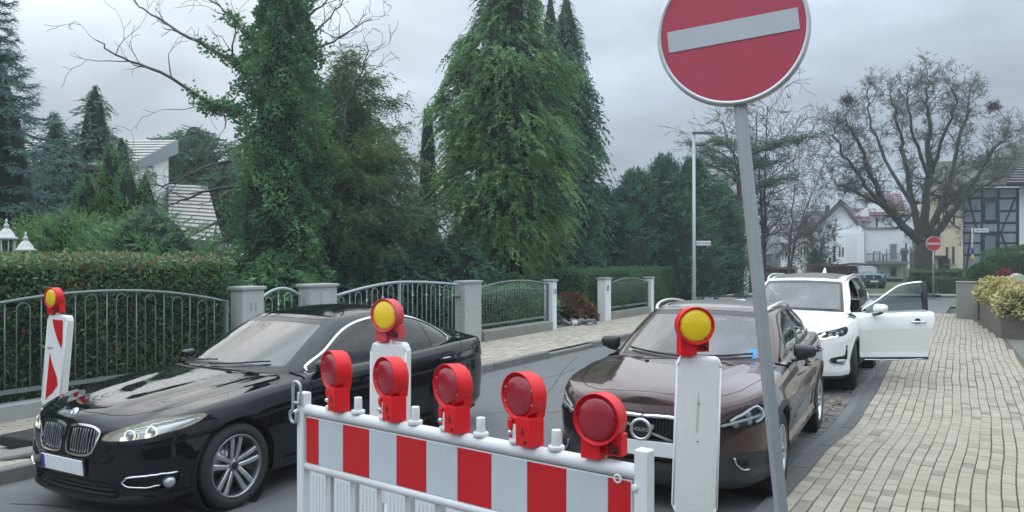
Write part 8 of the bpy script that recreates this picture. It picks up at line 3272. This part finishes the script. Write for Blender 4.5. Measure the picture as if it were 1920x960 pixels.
for i in range(22):
    xx = bl[0] + (br[0] - bl[0]) * (i + .5) / 22
    mb = MB()
    mb.box2((xx - .02, -1.48, bl[1] + .1), (xx + .02, -1.45, zt - .04))
    mb.build('railing_bar', m_steel, bo)
for xx in (bl[0] + .3, br[0] - .3):
    mb = MB()
    mb.box2((xx - .06, -1.4, 0), (xx + .06, -1.28, bl[1] - .1))
    mb.build('balcony_post', m_steel, h.t)
m_gf = M('garden furniture', (.05, .055, .06), .7)
bz = bl[1] + .1
wp = lambda x, y, z: h.t.matrix_world @ Vector((x, y, z))
bpy.context.view_layer.update()
for (u0, u1, lab, nm, hh) in ((1638, 1652, 'dark table on the steel balcony of the white flats', 'garden_table', .72), (1656, 1664, 'dark chair on the steel balcony of the white flats', 'garden_chair', .9), (1690, 1702, 'covered round barbecue at the right end of the balcony', 'barbecue', 1.0)):
    a, b = h.P(u0, 490)[0], h.P(u1, 490)[0]
    mb = MB()
    if nm == 'garden_table':
        mb.box2((a, -1.1, hh - .05), (b, -.5, hh))
        for xx in (a + .05, b - .05):
            for yy in (-1.05, -.55):
                mb.box2((xx - .03, yy - .03, 0), (xx + .03, yy + .03, hh - .05))
    elif nm == 'garden_chair':
        mb.box2((a, -1.0, .40), (b, -.6, .46))
        mb.box2((b - .05, -1.0, .46), (b, -.6, hh))
        for xx in (a + .03, b - .03):
            for yy in (-.97, -.63):
                mb.box2((xx - .025, yy - .025, 0), (xx + .025, yy + .025, .40))
    else:
        mb.lathe([(.0, .0), (.2, .0), (.16, .4), (.26, .5), (.30, .75), (.22, .98), (0, 1.02)], 14, T(((a + b) / 2, -.8, 0)))
    p = h.t.location
    tag(mb.build(nm, m_gf, None, (p.x, p.y, p.z + bz), (0, 0, h.yaw)), lab, nm.replace('_', ' '))
h = House('white_flats', 'plain white cube building with two slim window pairs left of the flats', 62.0, 1590, R(-4))
h.wall([(1587, 520), (1610, 520), (1610, 438), (1587, 438)], m_hgrey, 9)
h.wall([(1562, 520), (1587, 520), (1587, 439), (1568, 440), (1562, 443)], m_hwhite, 9, y=-.02)
for (a, b, c, d_) in ((1573, 463, 1576, 482), (1579, 463, 1582, 482), (1573, 500, 1576, 506), (1579, 500, 1582, 506), (1561.5, 461, 1567, 492), (1562, 443, 1567, 452)):
    h.window(a, b, c, d_, m_wglass, m_frame, y=-.02, sill=False)

# ---- the gabled white house and those behind it
h = House('gabled_house', 'white gabled house with a dark tiled roof and chimney in the distance', 66.0, 1565, R(-6))
h.wall([(1517, 520), (1610, 520), (1610, 420), (1576, 377), (1517, 437)], m_hgrey, 11)
h.wall([(1494, 520), (1517, 520), (1517, 445), (1494, 450)], m_hwhite, 9, y=-.05)
ap, le, re_ = h.P(1577, 374), h.P(1511, 441), h.P(1613, 420)
h.quad([(le[0], -.5, le[1]), (ap[0], -.5, ap[1]), (ap[0], 11, ap[1]), (le[0], 11, le[1])], m_tile_d, 'roof', .3)
h.quad([(re_[0], -.5, re_[1]), (ap[0], -.5, ap[1]), (ap[0], 11, ap[1]), (re_[0], 11, re_[1])], m_tile_d, 'roof', .3)
w0, w1, w2, w3 = h.P(1495, 437), h.P(1543, 437), h.P(1543, 398), h.P(1503, 398)
h.tiled([(w0[0], .6, w0[1]), (w1[0], .6, w1[1]), (w2[0], 3.5, w2[1] + .3), (w3[0], 3.5, w3[1] + .3)], m_tile_d, 12, name='side_roof')
p, q = h.P(1543, 402), h.P(1551, 382)
mb = MB()
mb.box2((p[0], 2.0, p[1]), (q[0], 2.8, q[1]))
mb.build('chimney', m_tile_d, h.t)
for (a, b, c, d_) in ((1551, 421, 1560, 430), (1497, 462, 1499, 480), (1501, 461, 1504, 480), (1507, 459, 1510, 478), (1513, 458, 1515, 477), (1501, 497, 1504, 505), (1553, 482, 1559, 496)):
    h.window(a, b, c, d_, m_wglass, m_frame, y=-.05 if a < 1517 else 0, sill=False)

h = House('red_roofed_house', 'white house with a red brown tiled roof behind the flats', 74.0, 1612, R(-4))
h.wall([(1592, 520), (1700, 520), (1700, 405), (1640, 372), (1608, 400), (1592, 404)], m_hwhite, 9)
a, b, c, d_ = h.P(1608, 416), h.P(1634, 417), h.P(1622, 388), h.P(1590, 389)
h.tiled([(a[0], -1.2, a[1]), (b[0], -1.2, b[1]), (c[0], 2.2, c[1]), (d_[0], 2.2, d_[1])], m_tile_r, 10)
a, b, c, d_ = h.P(1632, 404), h.P(1700, 404), h.P(1690, 365), h.P(1612, 366)
h.tiled([(a[0], -.6, a[1]), (b[0], -.6, b[1]), (c[0], 4, c[1] + .4), (d_[0], 4, d_[1] + .4)], m_tile_r, 12, name='main_roof')
for (a, b, c, d_) in ((1597, 426, 1601, 437), (1603, 425, 1607, 437), (1642, 408, 1646, 429)):
    h.window(a, b, c, d_, m_wglass, m_frame, sill=False)

h = House('small_house', 'small pale house end farthest down the street', 80.0, 1475, R(-3))
h.wall([(1464, 520), (1495, 520), (1495, 440), (1464, 470)], m_hwhite, 9)
a, b = h.P(1459, 474), h.P(1498, 436)
h.quad([(a[0], -.6, a[1]), (b[0], -.6, b[1]), (b[0], 9, b[1]), (a[0], 9, a[1])], m_tile_d, 'roof', .35)
for u in (1467, 1472, 1477):
    h.window(u, 475, u + 2, 488, m_wglass, m_frame, sill=False)
h = House('dark_house', 'dark roofed house behind the birch at the street end', 90.0, 1440, 0)
h.wall([(1395, 520), (1466, 520), (1466, 476), (1395, 482)], m_zinc, 8)
a, b, c, d_ = h.P(1390, 482), h.P(1468, 474), h.P(1466, 455), h.P(1400, 458)
h.tiled([(a[0], -.6, a[1]), (b[0], -.6, b[1]), (c[0], 4, c[1] + .4), (d_[0], 4, d_[1] + .4)], m_tile_d, 8)

# ---- street furniture far off
c = px(1391, 538, 39)
cb = thing('utility_cabinet', 'pale grey utility cabinet behind the brown car roof', 'cabinet', (c[0], 39, .05))
mb = MB()
mb.box2((-.30, -.2, .1), (.30, .2, 1.35))
bevel(mb.build('cabinet_body', m_hgrey, cb), .015)
mb = MB()
mb.box2((-.33, -.23, 1.352), (.33, .23, 1.40))
mb.box2((-.32, -.22, 0), (.32, .22, .098))
mb.build('cabinet_cap_and_plinth', m_frame, cb)
m_red2 = M('sign red', (0.50, 0.01, 0.02), 0.4)
c = G(1751, 556, .05)
no_entry('small bright no entry sign at the far corner by the huge bare tree', (rgt(1750, 553, 36.5).x, 36.5, .10), .335, 2.75, R(-6), red=m_red2, square=False, sign_z=CAM_H + (480 - 457) / FPX * 36.5 - .10, pr=.03, group='no entry signs far off')
no_entry('far no entry sign half hidden behind the leaning pole', (rgt(1432, 500, 40).x, 40.5, .05), .33, 2.6, R(8), red=m_red2, square=False, sign_z=CAM_H + (480 - 469) / FPX * 40.5 - .05, pr=.03, group='no entry signs far off', foot=False)
d = 43.0
sp_ = thing('street_sign', 'thin post with a white street name plate before the timbered house', 'street sign', (rgt(1823, 500, d).x, d, .05))
mb = MB()
mb.tube([(0, 0, 0), (0, 0, CAM_H + (480 - 428) / FPX * d - .05)], .04, 8)
mb.build('pole', m_galv, sp_)
name_plate(sp_, CAM_H + (480 - 432) / FPX * d - .05, .10, 27 / FPX * d, 7.5 / FPX * d)
mb = MB()
mb.tube([(0, -.02, CAM_H + (480 - 478) / FPX * d), (0, -.02, CAM_H + (480 - 466) / FPX * d)], .06, 8)
mb.build('blue_sticker', CM['eu'], sp_)
mb = MB()
mb.tube([(0, -.02, CAM_H + (480 - 492) / FPX * d), (0, -.02, CAM_H + (480 - 479) / FPX * d)], .06, 8)
mb.build('yellow_sticker', M('yellow sticker', (.65, .45, .03), .5), sp_)
for (u, vt, d, lab) in ((1453, 376, 52, 'distant street lamp behind the birch like tree'),):
    hgt = CAM_H + (480 - vt) / FPX * d
    t = thing('street_lamp', lab, 'street lamp', (rgt(u, 480, d).x, d, .05), group='street lamps')
    mb = MB()
    mb.tube([(0, 0, 0), (0, 0, hgt)], [.07, .045], 8)
    mb.build('pole', m_galv, t)
    mb = MB()
    mb.prism([(-.05, -.06), (.55, -.1), (.6, .1), (-.05, .06)], hgt - .02, hgt + .07)
    mb.build('lamp_head', m_lamp, t)

# ---- homes and hedges on the other side, behind the viewer: what the car flanks mirror
hedge('clipped_hedge', 'clipped hedge behind the viewer along the right pavement', (-14, 2.6, .03), (4, 3.8, 1.7), 6000, .09, .03, m_clip, faces=('start', 'end', 'top'))
h = thing('neighbour_house', 'pale house with a dark roof on the right behind the viewer', 'house', SN(1, 11, .03), SROT)
mb = MB()
mb.box2((-7, -4.5, 0), (7, 4.5, 5.4))
mb.build('wall', m_hgrey, h)
mb = MB()
mb.add([(-7.4, -5, 5.3), (7.4, -5, 5.3), (7.4, 5, 5.3), (-7.4, 5, 5.3), (-7.4, 0, 9.2), (7.4, 0, 9.2)], [(0, 1, 5, 4), (2, 3, 4, 5), (1, 2, 5), (3, 0, 4), (3, 2, 1, 0)])
mb.build('roof', m_tile_d, h)
# ================================================================== ADDED HAZE: a veil that lifts the darks like lens glare
hz = MB()
hz.box2((-130, -60, -1.2), (130, 130, 16.5))
m_haze = bpy.data.materials.new('added_haze')
m_haze.use_nodes = True
_nt = m_haze.node_tree
_nt.nodes.remove(_nt.nodes['Principled BSDF'])
_v = _nt.nodes.new('ShaderNodeVolumePrincipled')
_v.inputs['Color'].default_value = (0.86, 0.93, 1.0, 1)
_v.inputs['Density'].default_value = 0.0016
_v.inputs['Anisotropy'].default_value = 0.3
_nt.links.new(_v.outputs[0], _nt.nodes['Material Output'].inputs['Volume'])
tag(hz.build('added_haze', m_haze), kind='stuff')
